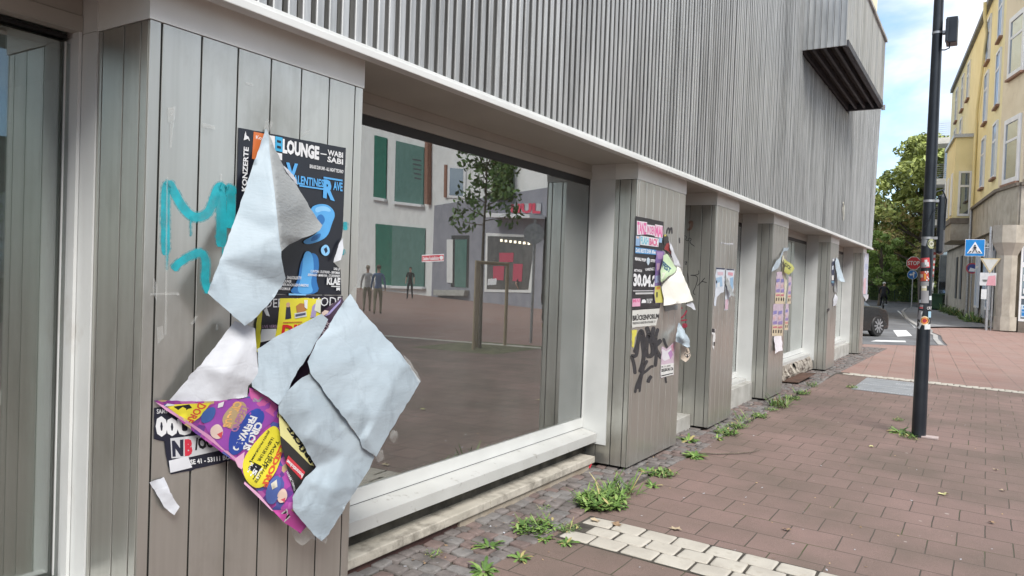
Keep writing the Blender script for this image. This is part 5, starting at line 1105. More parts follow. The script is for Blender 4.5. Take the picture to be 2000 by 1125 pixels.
P.prints('artwork', [('p', (.66, .32, .52), c3([(50, 160), (120, 215), (300, 330), (420, 420), (560, 530), (650, 620), (620, 560), (430, 395), (250, 275), (110, 185)])), ('p', YEL, c3([(125, 190), (180, 175), (430, 165), (350, 265), (280, 315), (200, 245)])), ('p', BLK, c3([(170, 190), (280, 175), (300, 200), (240, 240)])), ('t', (.6, .08, .05), 'DORF', c3([(400, 185), (300, 305), (255, 290), (345, 160)]), .03),
    ('s', (.30, .07, .38), c3([(430, 170), (700, 120), (880, 170), (890, 260), (800, 340), (560, 520), (470, 440), (360, 300)])), ('p', (.55, .12, .34), c3([(690, 60), (800, 110), (890, 190), (860, 260), (760, 190), (700, 130)])), ('p', (.30, .30, .32), c3([(720, 120), (790, 125), (760, 160), (715, 155)])),
    ('s', BLU, c3([(560, 350), (640, 270), (740, 190), (800, 230), (790, 300), (700, 420), (640, 500), (580, 530), (545, 490)])), ('t', WHT, 'CIRCUS', c3([(790, 310), (690, 495), (640, 480), (740, 290)]), .05), ('t', WHT, 'FREIWALD', c3([(750, 265), (615, 500), (570, 480), (700, 250)]), .05),
    ('s', (.45, .33, .18), c3([(500, 270), (560, 190), (650, 140), (690, 230), (600, 350), (520, 330)])), ('t', (.75, .42, .15), 'CIRCUS', c3([(650, 160), (560, 335), (505, 330), (590, 150)]), .04), ('t', (.40, .18, .34), 'LEGEND', c3([(690, 200), (610, 365), (560, 360), (640, 180)]), .04),
    ('s', (.05, .12, .35), c3([(360, 240), (420, 190), (470, 200), (440, 290), (360, 310)])), ('s', (.70, .55, .48), c3([(420, 340), (480, 300), (520, 360), (490, 420), (430, 400)])), ('p', (.58, .08, .10), c3([(470, 380), (510, 360), (500, 410)])), ('p', (.7, .7, .7), c3([(480, 170), (520, 155), (510, 190), (475, 200)])),
    ('p', (.70, .40, .55), c3([(590, 550), (660, 500), (650, 600), (640, 622), (615, 605)])), ('s', YEL, c3([(660, 520), (830, 320), (900, 330), (920, 500), (880, 640), (770, 765), (680, 720), (640, 620)])),
    ('p', BLK, c3([(695, 558), (780, 600), (720, 692), (660, 640)])), ('t', WHT, 'BIS', c3([(785, 610), (752, 690), (735, 685), (765, 620)]), .03), ('t', WHT, '15.', c3([(765, 600), (722, 685), (695, 665), (740, 590)]), .05), ('t', WHT, 'JUN', c3([(722, 580), (690, 645), (672, 635), (705, 570)]), .03),
    ('t', (.62, .10, .04), 'LSDORF', c3([(935, 470), (815, 745), (770, 740), (905, 450)]), .05), ('t', BLK, '16.00+19.30 UHR', c3([(865, 410), (765, 570), (745, 560), (845, 400)])), ('t', BLK, 'TAGLICH', c3([(900, 430), (800, 600), (780, 590), (880, 420)])), ('t', BLK, 'HELMS-HUTTE', c3([(860, 545), (740, 715), (725, 705), (840, 530)])), ('t', BLK, 'JEDEN PROGRAMM', c3([(835, 358), (715, 560), (700, 550), (820, 350)])),
    ('s', (.08, .13, .36), c3([(800, 760), (870, 650), (920, 690), (880, 860), (810, 860)])), ('s', (.70, .52, .44), c3([(880, 790), (930, 740), (960, 800), (930, 850), (890, 850)])), ('p', (.55, .08, .12), c3([(905, 830), (940, 815), (935, 850)])), ('p', (.62, .60, .5), c3([(840, 720), (880, 690), (885, 740), (850, 760)])), ('p', (.52, .08, .34), c3([(850, 900), (980, 900), (1080, 1000), (1045, 1060), (930, 985)])), ('p', (.6, .6, .6), c3([(890, 940), (950, 890), (975, 945), (930, 985)])), ('p', BLK, c3([(905, 940), (945, 905), (950, 915), (915, 955)])), ('p', BLK, c3([(925, 965), (965, 925), (970, 935), (935, 975)])),
    ('p', (.72, .40, .58), c3([(660, 705), (760, 790), (860, 910), (845, 905), (740, 800), (655, 720)]))])
P = Paper('folded_hall_poster', 'yellow and black folded poster with a red box between circus poster and blue sheet', 'poster', c3([(892, 215, .135), (960, 250, .135), (1040, 400, .135), (1145, 600, .13), (1060, 720, .13), (1000, 800, .13), (940, 560, .135), (905, 420, .14), (895, 300, .14)]), [ink((.03, .03, .03), .35)], 8, wr=.003)
P.prints('lettering', [('p', (.72, .68, .30), c3([(895, 220), (960, 255), (1040, 400), (1140, 600), (1110, 590), (960, 440), (905, 390), (897, 300)])), ('t', BLK, 'BRÜCKE', c3([(1105, 590), (940, 345), (985, 320), (1140, 555)]), .06), ('t', BLK, 'BREUER-STR', c3([(1040, 400), (905, 260), (925, 245), (1060, 390)]), .02), ('p', (.62, .05, .07), c3([(960, 525), (1075, 640), (1050, 692), (940, 575)])), ('t', WHT, 'bonnticket', c3([(1052, 680), (944, 570), (955, 550), (1066, 655)]), .04), ('t', WHT, 'WWW.', c3([(975, 705), (945, 640), (950, 620), (990, 690)]), .03), ('t', WHT, 'TICKETS', c3([(1000, 770), (982, 710), (990, 690), (1010, 760)]), .02)])
Paper('white_sheet', 'white torn sheet folded over at the left of the nearest pillar', 'paper sheet', [(458, 627, .06), (478, 632, .075), (498, 642, .09), (501, 673, .10), (503.5, 729, .12), (494, 745, .12), (486, 753, .11), (483, 775, .10), (430, 783, .08), (370, 790, .045), (321, 794, .018), (345, 765, .03), (366, 742, .035), (368, 735, .04), (392, 713, .05), (425, 670, .06)], [paper_white], 8, extra=[(440, 730, .105), (470, 690, .11)], wr=.006, wf=.07)
CRS = [(524.5, 263), (527, 300), (532, 340), (537, 380), (541, 420), (545, 460), (548.5, 490)]
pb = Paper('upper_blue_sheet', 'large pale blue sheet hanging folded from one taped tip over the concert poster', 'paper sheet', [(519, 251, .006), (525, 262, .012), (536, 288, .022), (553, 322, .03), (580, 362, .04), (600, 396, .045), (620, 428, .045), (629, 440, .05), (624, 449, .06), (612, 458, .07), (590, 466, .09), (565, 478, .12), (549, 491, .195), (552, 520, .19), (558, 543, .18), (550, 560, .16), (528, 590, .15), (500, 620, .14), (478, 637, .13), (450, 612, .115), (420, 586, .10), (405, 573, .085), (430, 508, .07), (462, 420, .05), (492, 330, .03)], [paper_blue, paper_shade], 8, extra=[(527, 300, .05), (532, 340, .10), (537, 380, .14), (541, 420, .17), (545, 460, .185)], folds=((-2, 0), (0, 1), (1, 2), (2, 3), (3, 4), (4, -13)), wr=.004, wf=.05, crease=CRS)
def fold_x(y):
    for a, c in zip(CRS[:-1], CRS[1:]):
        if y <= c[1]: return a[0] + (c[0] - a[0]) * (y - a[1]) / (c[1] - a[1])
    return CRS[-1][0]
for pl in pb.o.data.polygons:                       # shade on the folded-over facet is painted with the darker grey paper
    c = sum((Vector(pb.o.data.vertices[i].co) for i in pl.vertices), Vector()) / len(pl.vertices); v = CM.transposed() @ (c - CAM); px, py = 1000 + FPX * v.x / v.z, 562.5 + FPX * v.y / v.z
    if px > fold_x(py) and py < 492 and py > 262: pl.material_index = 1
Paper('middle_blue_sheet', 'small pale blue pointed sheet between the white sheet and big right sheets', 'paper sheet', c2([(568, 185, .105), (640, 135, .11), (760, 75, .115), (850, 30, .11), (878, 52, .11), (868, 85, .115), (800, 200, .14), (735, 300, .15), (690, 390, .155), (662, 428, .155), (600, 385, .135), (546, 350, .12), (542, 330, .12), (570, 290, .12), (572, 230, .11)]), [paper_blue], 8, wr=.004, wf=.06, seed=3)
Paper('lower_blue_sheet', 'lower crumpled pale blue sheet hanging past the right pillar edge', 'paper sheet', c2([(663, 432, .15), (700, 370, .16), (750, 320, .16), (800, 293, .16), (845, 335, .16), (930, 455, .17), (1020, 585, .19), (1030, 615, .19), (1085, 655, .20), (1060, 710, .19), (1010, 790, .18), (985, 830, .17), (930, 920, .16), (872, 1012, .15), (850, 1026, .15), (815, 1000, .15), (788, 965, .15), (726, 892, .15), (722, 835, .15), (770, 760, .15), (828, 702, .15), (790, 640, .15), (770, 600, .15), (735, 555, .15), (700, 510, .15), (665, 465, .15)]), [paper_blue], 7, extra=c2([(850, 600, .19), (900, 800, .19), (800, 450, .18), (950, 640, .175), (860, 900, .17)]), wr=.012, wf=.06, seed=7)
Paper('upper_right_sheet', 'square pale blue sheet on top of the crumpled lower one at the pillar edge', 'paper sheet', [(683.5, 573, .10), (690, 582, .11), (702, 602, .13), (740, 645, .16), (765, 671, .18), (790, 700, .20), (806, 722, .215), (821, 744, .22), (812, 762, .22), (790, 796, .22), (762, 843, .22), (735, 892, .215), (708, 874, .205), (703, 858, .2), (661, 800, .19), (637, 770, .18), (624, 750, .175), (606, 729, .17), (601, 707, .16), (619, 667, .14), (641, 640, .125), (660, 605, .11)], [paper_blue], 7, extra=[(788, 712, .225), (762, 762, .235), (735, 812, .235), (712, 856, .225), (700, 700, .185), (680, 640, .15)], folds=((0, 1), (1, 2), (2, 3)), wr=.006, wf=.08, seed=11)
Paper('white_scrap', 'small white torn strip still taped low at the left pillar corner', 'paper scrap', c3([(5, 712, .004), (60, 690, .006), (105, 674, .006), (150, 775, .03), (190, 850, .03), (217, 880, .04), (175, 935, .03), (110, 880, .02), (40, 765, .006)]), [paper_white], 6, wr=.005)
Paper('white_corner_flap', 'curled white torn corner flap at the right edge of the concert poster', 'paper scrap', [(670, 465, .012), (671, 490, .03), (665, 508, .035), (651, 513, .02), (656, 496, .02), (662, 476, .016)], [paper_white], 6, wr=.004)
Paper('ribbed_flap', 'thin white folded edge beside the big folded sheet over blue lettering', 'paper scrap', [(554, 323, .045), (565, 333, .04), (577, 347, .035), (581, 362, .035), (572, 352, .045), (560, 336, .05)], [paper_white], 5, wr=.002)
# clear tape and glue residue belong to the pillar
def patch(name, par, items, place=front, off=.0016):
    for k, poly in enumerate(items):
        mb = MB(); mb.add([place(x, y, off + .0003 * k) for x, y in poly], [list(range(len(poly)))[::-1]]); mb.build(name, MAT['clear_tape'], par)
patch('tape_strip', p1, [[(514, 251), (519, 233), (526, 234), (522, 254)], [(521, 254), (528, 236), (534, 238), (524, 262)], [(585, 262), (603, 252), (606, 258), (590, 268)], [(668, 290), (677, 292), (677, 330), (669, 328)], [(684, 574), (694, 556), (698, 560), (692, 584)], [(345, 573), (350, 572), (351, 577), (346, 578)], [(293, 572), (350, 571), (350, 576), (293, 577)],
    [(372, 632), (382, 616), (387, 618), (376, 636)], [(421, 633), (426, 632), (427, 645), (421, 645)], [(327, 210), (343, 207), (342, 236), (328, 240)], [(395, 240), (420, 246), (420, 254), (395, 248)], [(306, 640), (318, 636), (320, 660), (308, 672)], [(300, 540), (308, 560), (306, 590), (298, 570)], [(370, 740), (376, 738), (377, 760), (371, 762)]])
patch('glue_residue', p1, [[(325, 345), (328, 345), (326, 520), (323, 520)], [(323, 520), (327, 520), (325, 655), (321, 655)], [(430, 340), (433, 340), (433, 356), (430, 356)], [(331, 213), (340, 210), (339, 222), (331, 228)], [(332, 240), (340, 238), (335, 290), (331, 290)], [(480, 160), (495, 164), (494, 168), (480, 165)]])
def ribbon(mb, pts, w, place, off, mi=0, taper=True):
    # smooth the polyline, then lay a strip of width w on the wall
    for _ in range(2):
        q = [pts[0]]
        for a, c in zip(pts[:-1], pts[1:]): q += [(a[0] * .75 + c[0] * .25, a[1] * .75 + c[1] * .25), (a[0] * .25 + c[0] * .75, a[1] * .25 + c[1] * .75)]
        pts = q + [pts[-1]]
    Lf, Rt = [], []; n = len(pts)
    for i, p in enumerate(pts):
        a, c = pts[max(0, i - 1)], pts[min(n - 1, i + 1)]; d = math.hypot(c[0] - a[0], c[1] - a[1]) or 1; nx, ny = -(c[1] - a[1]) / d, (c[0] - a[0]) / d
        e = min(i, n - 1 - i) / 2.0; ww = w / 2 * (min(1, .55 + .45 * e) if taper else 1)
        Lf.append(place(p[0] + nx * ww, p[1] + ny * ww, off)); Rt.append(place(p[0] - nx * ww, p[1] - ny * ww, off))
    mb.add(Lf + Rt, [(i, i + 1, n + i + 1, n + i) for i in range(n - 1)], mi)
def spray(name, c, a0, a1, sc):
    m = pm(name, c, tuple(x * 1.2 for x in c), 9, .5); t = m.node_tree; co = nd(t, 'ShaderNodeTexCoord'); n = nd(t, 'ShaderNodeTexNoise'); n.inputs['Scale'].default_value = sc; n.inputs['Detail'].default_value = 8; r = nd(t, 'ShaderNodeMapRange'); r.inputs[1].default_value = .35; r.inputs[2].default_value = .6; r.inputs[3].default_value = a0; r.inputs[4].default_value = a1
    t.links.new(co.outputs['Object'], n.inputs['Vector']); t.links.new(n.outputs['Fac'], r.inputs[0]); t.links.new(r.outputs[0], t.nodes['Principled BSDF'].inputs['Alpha']); return m
teal = spray('teal_spray', (.02, .36, .42), .55, .97, 14); blackspray = spray('black_spray', (.028, .028, .032), .7, 1, 18); redspray = pm('red_spray', (.42, .05, .09), (.48, .08, .12), 9, .55, alpha=.85); tealf = spray('teal_mist', (.04, .40, .46), .0, .42, 70)
b = MB()
for k, (pts, w) in enumerate([([(180, 730), (178, 560), (180, 400), (200, 385), (225, 440), (280, 530), (335, 555), (390, 525), (415, 440), (440, 390), (462, 430), (485, 405), (510, 440)], 17), ([(445, 430), (447, 560), (445, 690)], 20), ([(215, 800), (240, 768), (300, 730), (352, 712), (375, 760), (365, 850), (388, 910)], 15), ([(490, 420), (495, 520), (480, 600)], 17), ([(186, 720), (186, 800)], 2.2), ([(452, 690), (452, 760)], 2), ([(300, 545), (300, 640)], 1.6), ([(1038, 570), (1038, 610)], 8), ([(1020, 700), (1022, 730)], 9)]):
    b = MB(); q = c1(pts); ribbon(b, q, w, front, .0007 + .0002 * k, 0); ribbon(b, q, w + 6, front, .0004 + .00005 * k, 1); b.build('teal_graffiti', [teal, tealf], p1)

# --- second pillar
c4 = lambda l: T1(l, 5.357, 1215, 410); c5 = lambda l: T1(l, 6.25, 1215, 590); c6 = lambda l: T1(l, 3.75, 1330, 420); c7 = lambda l: T1(l, 4.888, 1490, 470); c8 = lambda l: T1(l, 6.617, 1600, 470)
PK = (.66, .14, .34)
P = Paper('party_poster', 'black party poster with pink heading on the second pillar', 'poster', c4([(140, 65), (290, 92), (435, 124), (420, 500), (400, 1015), (250, 1025), (98, 1036), (118, 500)]), [ink((.018, .018, .022), .35)], 7, wr=.0012, tear=.3)
P.prints('artwork', [('p', (.70, .66, .70), c4([(155, 113), (262, 128), (262, 152), (345, 165), (345, 150), (425, 165), (425, 292), (345, 285), (340, 270), (262, 255), (155, 262)])), ('t', PK, 'TANZ', c4([(160, 122), (258, 138), (256, 258), (160, 250)]), .05), ('t', PK, 'IN DEN', c4([(264, 165), (342, 178), (340, 262), (264, 248)]), .04), ('t', PK, 'MAI', c4([(347, 160), (422, 174), (422, 286), (347, 278)]), .05),
    ('p', (.68, .70, .72), c4([(192, 268), (385, 300), (380, 388), (190, 365)])), ('t', (.20, .50, .60), 'FLASH', c4([(196, 275), (280, 290), (278, 368), (196, 358)]), .05), ('t', (.62, .12, .25), 'BACK', c4([(286, 292), (378, 305), (376, 384), (284, 370)]), .05), ('p', (.25, .40, .60), c4([(145, 270), (188, 275), (185, 378), (142, 372)])), ('p', (.6, .45, .4), c4([(150, 275), (180, 278), (178, 300), (152, 298)])), ('p', (.30, .45, .65), c4([(388, 290), (420, 295), (415, 345), (385, 340)])),
    ('p', (.06, .27, .55), c4([(140, 388), (362, 420), (358, 470), (138, 452)])), ('t', WHT, 'DAS BESTE DER 80er & 90er', c4([(145, 398), (430, 432), (428, 468), (143, 444)]), .03),
    ('t', WHT, 'MANU POP', c4([(135, 490), (252, 510), (250, 545), (135, 528)]), .05), ('t', WHT, 'STEVE', c4([(298, 515), (375, 522), (372, 552), (298, 545)]), .05), ('p', (.5, .6, .68), c4([(258, 510), (275, 495), (292, 515), (288, 555), (272, 582), (258, 550)])), ('t', WHT, 'MITTWOCH', c4([(128, 618), (208, 625), (207, 652), (127, 645)]), .04), ('t', WHT, 'TOPFESTAG 2', c4([(240, 615), (338, 600), (336, 632), (240, 640)]), .03),
    ('t', WHT, '30.04.25', c4([(120, 662), (400, 690), (395, 812), (118, 800)]), .05), ('p', (.45, .45, .46), c4([(115, 842), (328, 840), (328, 850), (115, 853)])), ('p', (.5, .5, .5), c4([(140, 865), (328, 862), (327, 880), (140, 884)])), ('p', (.66, .35, .48), c4([(108, 930), (192, 925), (190, 1008), (105, 1012)])), ('t', (.6, .1, .25), 'MAI', c4([(115, 935), (186, 932), (185, 965), (114, 970)])), ('p', WHT, c4([(202, 975), (210, 940), (235, 935), (250, 950), (250, 972)])), ('t', WHT, 'BRUCKEN', c4([(258, 930), (318, 928), (317, 950), (258, 952)])), ('t', WHT, 'FORUM', c4([(258, 955), (305, 953), (304, 975), (258, 978)]))])
P = Paper('hall_strip_poster', 'white strip with bold black hall name under the black party poster', 'poster', c5([(122, 100, .004), (290, 88, .004), (462, 72, .004), (440, 180, .004), (410, 285, .004), (122, 312, .004)]), [ink((.62, .62, .58), .45)], 7, wr=.001)
P.prints('lettering', [('p', BLK, c5([(122, 84), (460, 62), (460, 76), (122, 99)])), ('t', BLK, 'BRÜCKENFORUM', c5([(130, 150), (452, 128), (450, 200), (130, 230)]), .04), ('t', (.12, .12, .12), 'FRIEDRICH-BREUER-STRASSE 17', c5([(130, 245), (408, 225), (406, 250), (130, 273)]), .02)])
P = Paper('purple_strip_poster', 'narrow purple and yellow circus poster strip beside the party poster', 'poster', c4([(355, 420, .008), (440, 432, .01), (432, 560, .012), (410, 700, .012), (405, 780, .012), (432, 900, .015), (437, 975, .012), (345, 978, .008), (332, 870, .008), (342, 770, .008)]), [ink((.20, .13, .33), .4)], 6, wr=.003)
P.prints('artwork', [('p', (.36, .22, .42), c4([(365, 440), (430, 445), (420, 520), (372, 510)])), ('p', (.45, .30, .40), c4([(362, 560), (395, 555), (390, 620), (365, 640)])), ('p', (.30, .35, .55), c4([(350, 690), (400, 680), (390, 760), (345, 765)])), ('p', (.55, .52, .12), c4([(345, 800), (400, 790), (428, 890), (434, 970), (350, 972), (338, 880)])), ('p', (.6, .25, .05), c4([(360, 805), (396, 802), (394, 830), (360, 835)])), ('p', BLK, c4([(358, 860), (374, 860), (372, 915), (358, 915)]))])
P = Paper('dark_torn_poster', 'dark torn poster tip with red patch beneath the white flap', 'poster', c4([(438, 258, .006), (466, 255, .006), (500, 330, .01), (530, 470, .02), (528, 505, .02), (470, 440, .012), (432, 405, .006)]), [ink((.03, .03, .03), .4)], 6, wr=.002)
P.prints('artwork', [('p', (.28, .04, .04), c4([(465, 350), (500, 340), (525, 480), (480, 430), (440, 410)])), ('p', (.5, .45, .1), c4([(440, 258), (464, 256), (462, 275), (440, 278)]))])
Paper('white_flap', 'slim white folded flap hanging above the big cream sheet', 'paper sheet', c4([(482, 295, .01), (498, 320, .02), (560, 470, .05), (617, 600, .08), (590, 590, .06), (545, 570, .04), (520, 470, .03)]), [paper_white], 6, wr=.003)
P = Paper('cream_hanging_sheet', 'cream sheet drooping off the right side of the second pillar', 'paper sheet', c4([(430, 770, .03), (480, 725, .05), (560, 660, .06), (575, 585, .05), (610, 615, .07), (665, 745, .12), (705, 840, .14), (748, 950, .16), (670, 965, .14), (600, 975, .11), (520, 985, .08), (437, 1000, .03), (440, 920, .03), (408, 810, .025)]), [pm('cream_paper', (.66, .65, .58), (.73, .72, .66), 5, .6, 0, .15, 40)], 6, wr=.005, wf=.09)
P = Paper('green_fest_flyer', 'pale green flyer corner lettered in dark blue over the cream sheet', 'flyer', c4([(432, 480, .04), (470, 455, .04), (510, 520, .05), (545, 575, .055), (572, 612, .06), (555, 655, .07), (480, 695, .07), (410, 760, .05), (406, 640, .045)]), [ink((.52, .66, .42), .45)], 6, wr=.003)
P.prints('lettering', [('p', (.66, .68, .55), c4([(412, 660), (470, 640), (440, 700), (412, 740)])), ('t', (.03, .10, .18), 'FEST', c4([(428, 530), (515, 612), (500, 662), (420, 600)]), .05)])
Paper('white_triangle_scrap', 'white triangular scrap dangling below the cream sheet', 'paper scrap', c4([(660, 988, .12), (735, 962, .14), (772, 1052, .16), (765, 1052, .15), (720, 1020, .14)]), [paper_white], 5, wr=.002)
Paper('grey_residue', 'grey glue and paper residue below the cream sheet', 'paper scrap', c4([(445, 1005, .004), (580, 1000, .004), (582, 1050, .004), (520, 1045, .004), (450, 1062, .004)]), [paper_shade], 6, wr=.003, tear=1.2)
P = Paper('pink_flyer', 'small pink and white flyer over the black tag near the pillar foot', 'flyer', c5([(480, 540), (500, 545), (540, 578), (590, 530), (640, 480), (652, 488), (640, 620), (632, 740), (628, 885), (550, 905), (470, 925), (476, 760)]), [ink((.56, .44, .52), .45)], 6, wr=.001)
P.prints('artwork', [('p', (.68, .66, .70), c5([(490, 570), (540, 600), (600, 560), (600, 680), (520, 720), (488, 690)])), ('p', (.42, .22, .45), c5([(560, 620), (600, 580), (620, 640), (590, 700)])), ('p', (.6, .3, .4), c5([(600, 530), (640, 500), (632, 600), (612, 600)])), ('p', (.68, .68, .66), c5([(476, 768), (632, 742), (628, 885), (471, 923)])), ('t', BLK, 'SIEGBURG 26', c5([(480, 815), (625, 790), (624, 830), (479, 856)]), .05), ('t', BLK, 'FR. 11. JUNI', c5([(482, 785), (590, 766), (589, 790), (482, 808)]), .03), ('p', BLK, c5([(478, 895), (622, 862), (622, 872), (478, 908)]))])
Paper('small_blue_sheet', 'small pale blue sheet curling off the right edge of the second pillar', 'paper sheet', c5([(690, 240, .01), (740, 320, .05), (832, 472, .10), (825, 510, .10), (832, 545, .11), (800, 560, .13), (765, 540, .11), (710, 500, .08), (655, 482, .04), (655, 430, .03), (672, 320, .015)]), [paper_blue], 5, wr=.004, extra=c5([(740, 440, .12)]))
P = Paper('brown_scrap', 'brownish paper scrap with a black doodle below the curling blue sheet', 'paper scrap', c5([(718, 520, .03), (765, 545, .06), (812, 568, .08), (838, 650, .09), (810, 700, .08), (775, 728, .07), (718, 690, .04)]), [ink((.50, .42, .34), .6)], 5, wr=.002)
P.prints('doodle', [('p', BLK, c5([(788, 575), (794, 572), (800, 610), (815, 600), (812, 608), (798, 620), (788, 612)])), ('p', BLK, c5([(760, 635), (770, 625), (796, 640), (826, 620), (832, 650), (800, 680), (780, 670)])), ('p', (.56, .5, .44), c5([(766, 640), (774, 634), (792, 646), (790, 664), (776, 660)])), ('p', (.56, .5, .44), c5([(802, 644), (822, 630), (825, 648), (806, 668)]))])
P = Paper('yellow_torn_strip', 'torn yellow strip at the left edge beside the black tag', 'paper scrap', c5([(118, 345), (185, 335), (172, 400), (150, 470), (135, 560), (120, 535)]), [ink((.66, .60, .10), .5)], 5, wr=.002)
b = MB()
for k, (pts, w) in enumerate([([(160, 880), (148, 760), (110, 640), (180, 680), (200, 400), (240, 330), (265, 420), (262, 540)], 7), ([(215, 360), (190, 520), (150, 620)], 8), ([(240, 360), (250, 520), (270, 640), (250, 760), (215, 860)], 8), ([(300, 300), (330, 400), (380, 560), (370, 660), (290, 660), (300, 480), (330, 380)], 9), ([(390, 300), (360, 420), (400, 560), (480, 690)], 8), ([(440, 320), (405, 430), (420, 640), (405, 790)], 7), ([(400, 540), (480, 460)], 9), ([(505, 440), (530, 520), (555, 560)], 5), ([(385, 790), (360, 780), (300, 840), (240, 880), (180, 1000), (160, 1110)], 5), ([(310, 710), (260, 800), (200, 980), (190, 1060)], 6), ([(360, 900), (330, 940), (315, 985)], 7), ([(270, 800), (230, 960), (215, 1100)], 4), ([(530, 915), (540, 990)], 4)]):
    b = MB(); ribbon(b, c5(pts), w, front, .0006 + .0002 * k); b.build('black_graffiti', blackspray, p2)
for k, (pts, w) in enumerate([([(465, 250), (470, 210), (490, 180), (495, 230)], 3), ([(490, 250), (505, 200), (520, 180), (522, 250)], 3), ([(600, 290), (602, 350)], 2.5)]): b = MB(); ribbon(b, c4(pts), w, front, .0006 + .0002 * k); b.build('black_graffiti', blackspray, p2)
# tags on the side of the third pillar
side3 = lambda x, y, o_=0: at_y(x, y, 7.745 - .001 - o_)
b = MB()
for k, (pts, w) in enumerate([([(25, 150), (45, 160), (30, 185), (60, 190), (55, 165), (80, 175), (60, 200), (100, 230)], 1.2), ([(130, 405), (132, 440), (50, 440), (130, 445), (110, 520), (85, 570), (105, 585)], 1.3), ([(175, 460), (150, 490), (120, 520)], 1.5), ([(150, 485), (190, 495)], 1.5), ([(50, 425), (60, 520)], 1.2), ([(25, 345), (45, 340), (40, 365), (28, 360), (45, 340)], 1.0)]): b = MB(); ribbon(b, c6(pts), w, side3, .0005 + .0002 * k); b.build('thin_black_tag', blackspray, p3)
b = MB()
for k, (pts, w) in enumerate([([(790, 100), (760, 160), (715, 200)], 3), ([(715, 225), (795, 218)], 3), ([(735, 280), (780, 270), (782, 300), (735, 300)], 5), ([(712, 60), (735, 80)], 3)]): b = MB(); ribbon(b, c5(pts), w, side3, .0005 + .0002 * k); b.build('red_tag', redspray, p3)
b = MB()
for k, (pts, w) in enumerate([([(55, 60), (85, 40), (75, 100), (45, 110)], 5)]): ribbon(b, c6(pts), w, side3, .0005)
b.build('faint_orange_tag', pm('orange_mist', (.45, .18, .10), (.5, .22, .12), 9, .6, alpha=.4), p3)
# --- third pillar
for nm, lb, pts, pr in (('tattered_poster', 'left one of two tattered pale posters on the third pillar', [(258, 385), (322, 390), (320, 480), (315, 562), (290, 570), (265, 600), (258, 665), (243, 662), (248, 560), (252, 470)], [('p', (.03, .04, .08), [(258, 385), (322, 390), (321, 400), (258, 396)]), ('p', (.58, .42, .48), [(268, 415), (310, 418), (308, 440), (270, 440)]), ('p', (.3, .45, .6), [(258, 460), (300, 450), (305, 520), (260, 530)]), ('p', (.62, .66, .70), [(265, 500), (285, 490), (285, 530), (265, 535)]), ('p', (.03, .04, .06), [(256, 480), (266, 480), (264, 500), (256, 500)])]),
                        ('tattered_poster', 'right tattered pale poster with a grey flap on the third pillar', [(333, 393), (390, 398), (388, 480), (384, 560), (352, 612), (345, 695), (318, 696), (324, 560), (328, 480)], [('p', (.03, .04, .08), [(333, 393), (390, 398), (389, 406), (333, 402)]), ('p', (.62, .30, .36), [(345, 418), (382, 422), (380, 445), (346, 440)]), ('p', (.25, .42, .6), [(360, 460), (384, 455), (382, 540), (362, 540)]), ('p', (.6, .42, .5), [(326, 620), (348, 615), (344, 690), (322, 692)])])):
    P = Paper(nm, lb, 'poster', c6(pts), [ink((.58, .62, .68), .5)], 6, 'posters on the third pillar', wr=.002)
    P.prints('artwork', [(a, c, c6(p)) for a, c, p in pr])
Paper('grey_flap', 'grey triangular flap hanging between the two tattered posters', 'paper scrap', c6([(328, 440, .01), (345, 470, .03), (398, 600, .06), (370, 590, .05), (345, 560, .03), (330, 500, .01)]), [paper_shade], 5)
P = Paper('black_white_sticker', 'black and white torn sticker at the left edge of the third pillar', 'sticker', c6([(225, 828), (250, 832), (254, 880), (248, 940), (240, 998), (230, 960), (236, 880), (222, 865)]), [ink((.68, .68, .67), .4)], 5, wr=.001)
P.prints('marks', [('p', BLK, c6([(225, 830), (248, 834), (248, 862), (226, 858)])), ('p', BLK, c6([(238, 930), (250, 930), (246, 960), (238, 955)]))])
Paper('white_tape', 'short white tape strip above the tattered posters', 'tape strip', c6([(294, 198), (330, 208), (380, 204), (378, 214), (330, 216), (300, 206), (296, 216)]), [paper_white], 6, wr=.001)
# --- fourth pillar
CP, CY = (.46, .38, .52), (.62, .52, .36)
def circus_bill(label, u0, v0, u1, v1):
    P = Paper('circus_bill', label, 'poster', c7([(u0 + 8, v0), (u1 + 4, v0), (u1 - 4, v1), (u0 - 8, v1)]), [ink((.52, .42, .50), .5)], 6, 'small circus bills on the fourth pillar', wr=.0015)
    h_ = v1 - v0; it = [('p', CY, c7([(u0 - 4, v0 + h_ * .66), (u1 - 2, v0 + h_ * .66), (u1 - 4, v1 - 2), (u0 - 7, v1 - 2)]))]
    n = max(1, int((u1 - u0) / 40))
    for k in range(n):
        a = u0 + (u1 - u0) * (k + .12) / n; w = (u1 - u0) / n * .76
        it += [('p', (.22, .20, .46), c7([(a + 3, v0 + h_ * .22), (a + w, v0 + h_ * .20), (a + w - 2, v0 + h_ * .30), (a, v0 + h_ * .33)])), ('p', (.60, .40, .42), c7([(a, v0 + h_ * .40), (a + w * .6, v0 + h_ * .36), (a + w * .6, v0 + h_ * .46), (a, v0 + h_ * .5)])), ('p', (.26, .20, .44), c7([(a, v0 + h_ * .55), (a + w, v0 + h_ * .52), (a + w, v0 + h_ * .62), (a, v0 + h_ * .63)])), ('p', (.55, .16, .2), c7([(a - 2, v0 + h_ * .70), (a + w, v0 + h_ * .69), (a + w, v0 + h_ * .74), (a - 2, v0 + h_ * .75)])), ('p', BLK, c7([(a, v0 + h_ * .80), (a + w * .25, v0 + h_ * .80), (a + w * .22, v0 + h_ * .9), (a - 2, v0 + h_ * .9)])), ('p', BLK, c7([(a + w * .6, v0 + h_ * .80), (a + w * .85, v0 + h_ * .80), (a + w * .82, v0 + h_ * .9), (a + w * .58, v0 + h_ * .9)]))]
    P.prints('artwork', it)
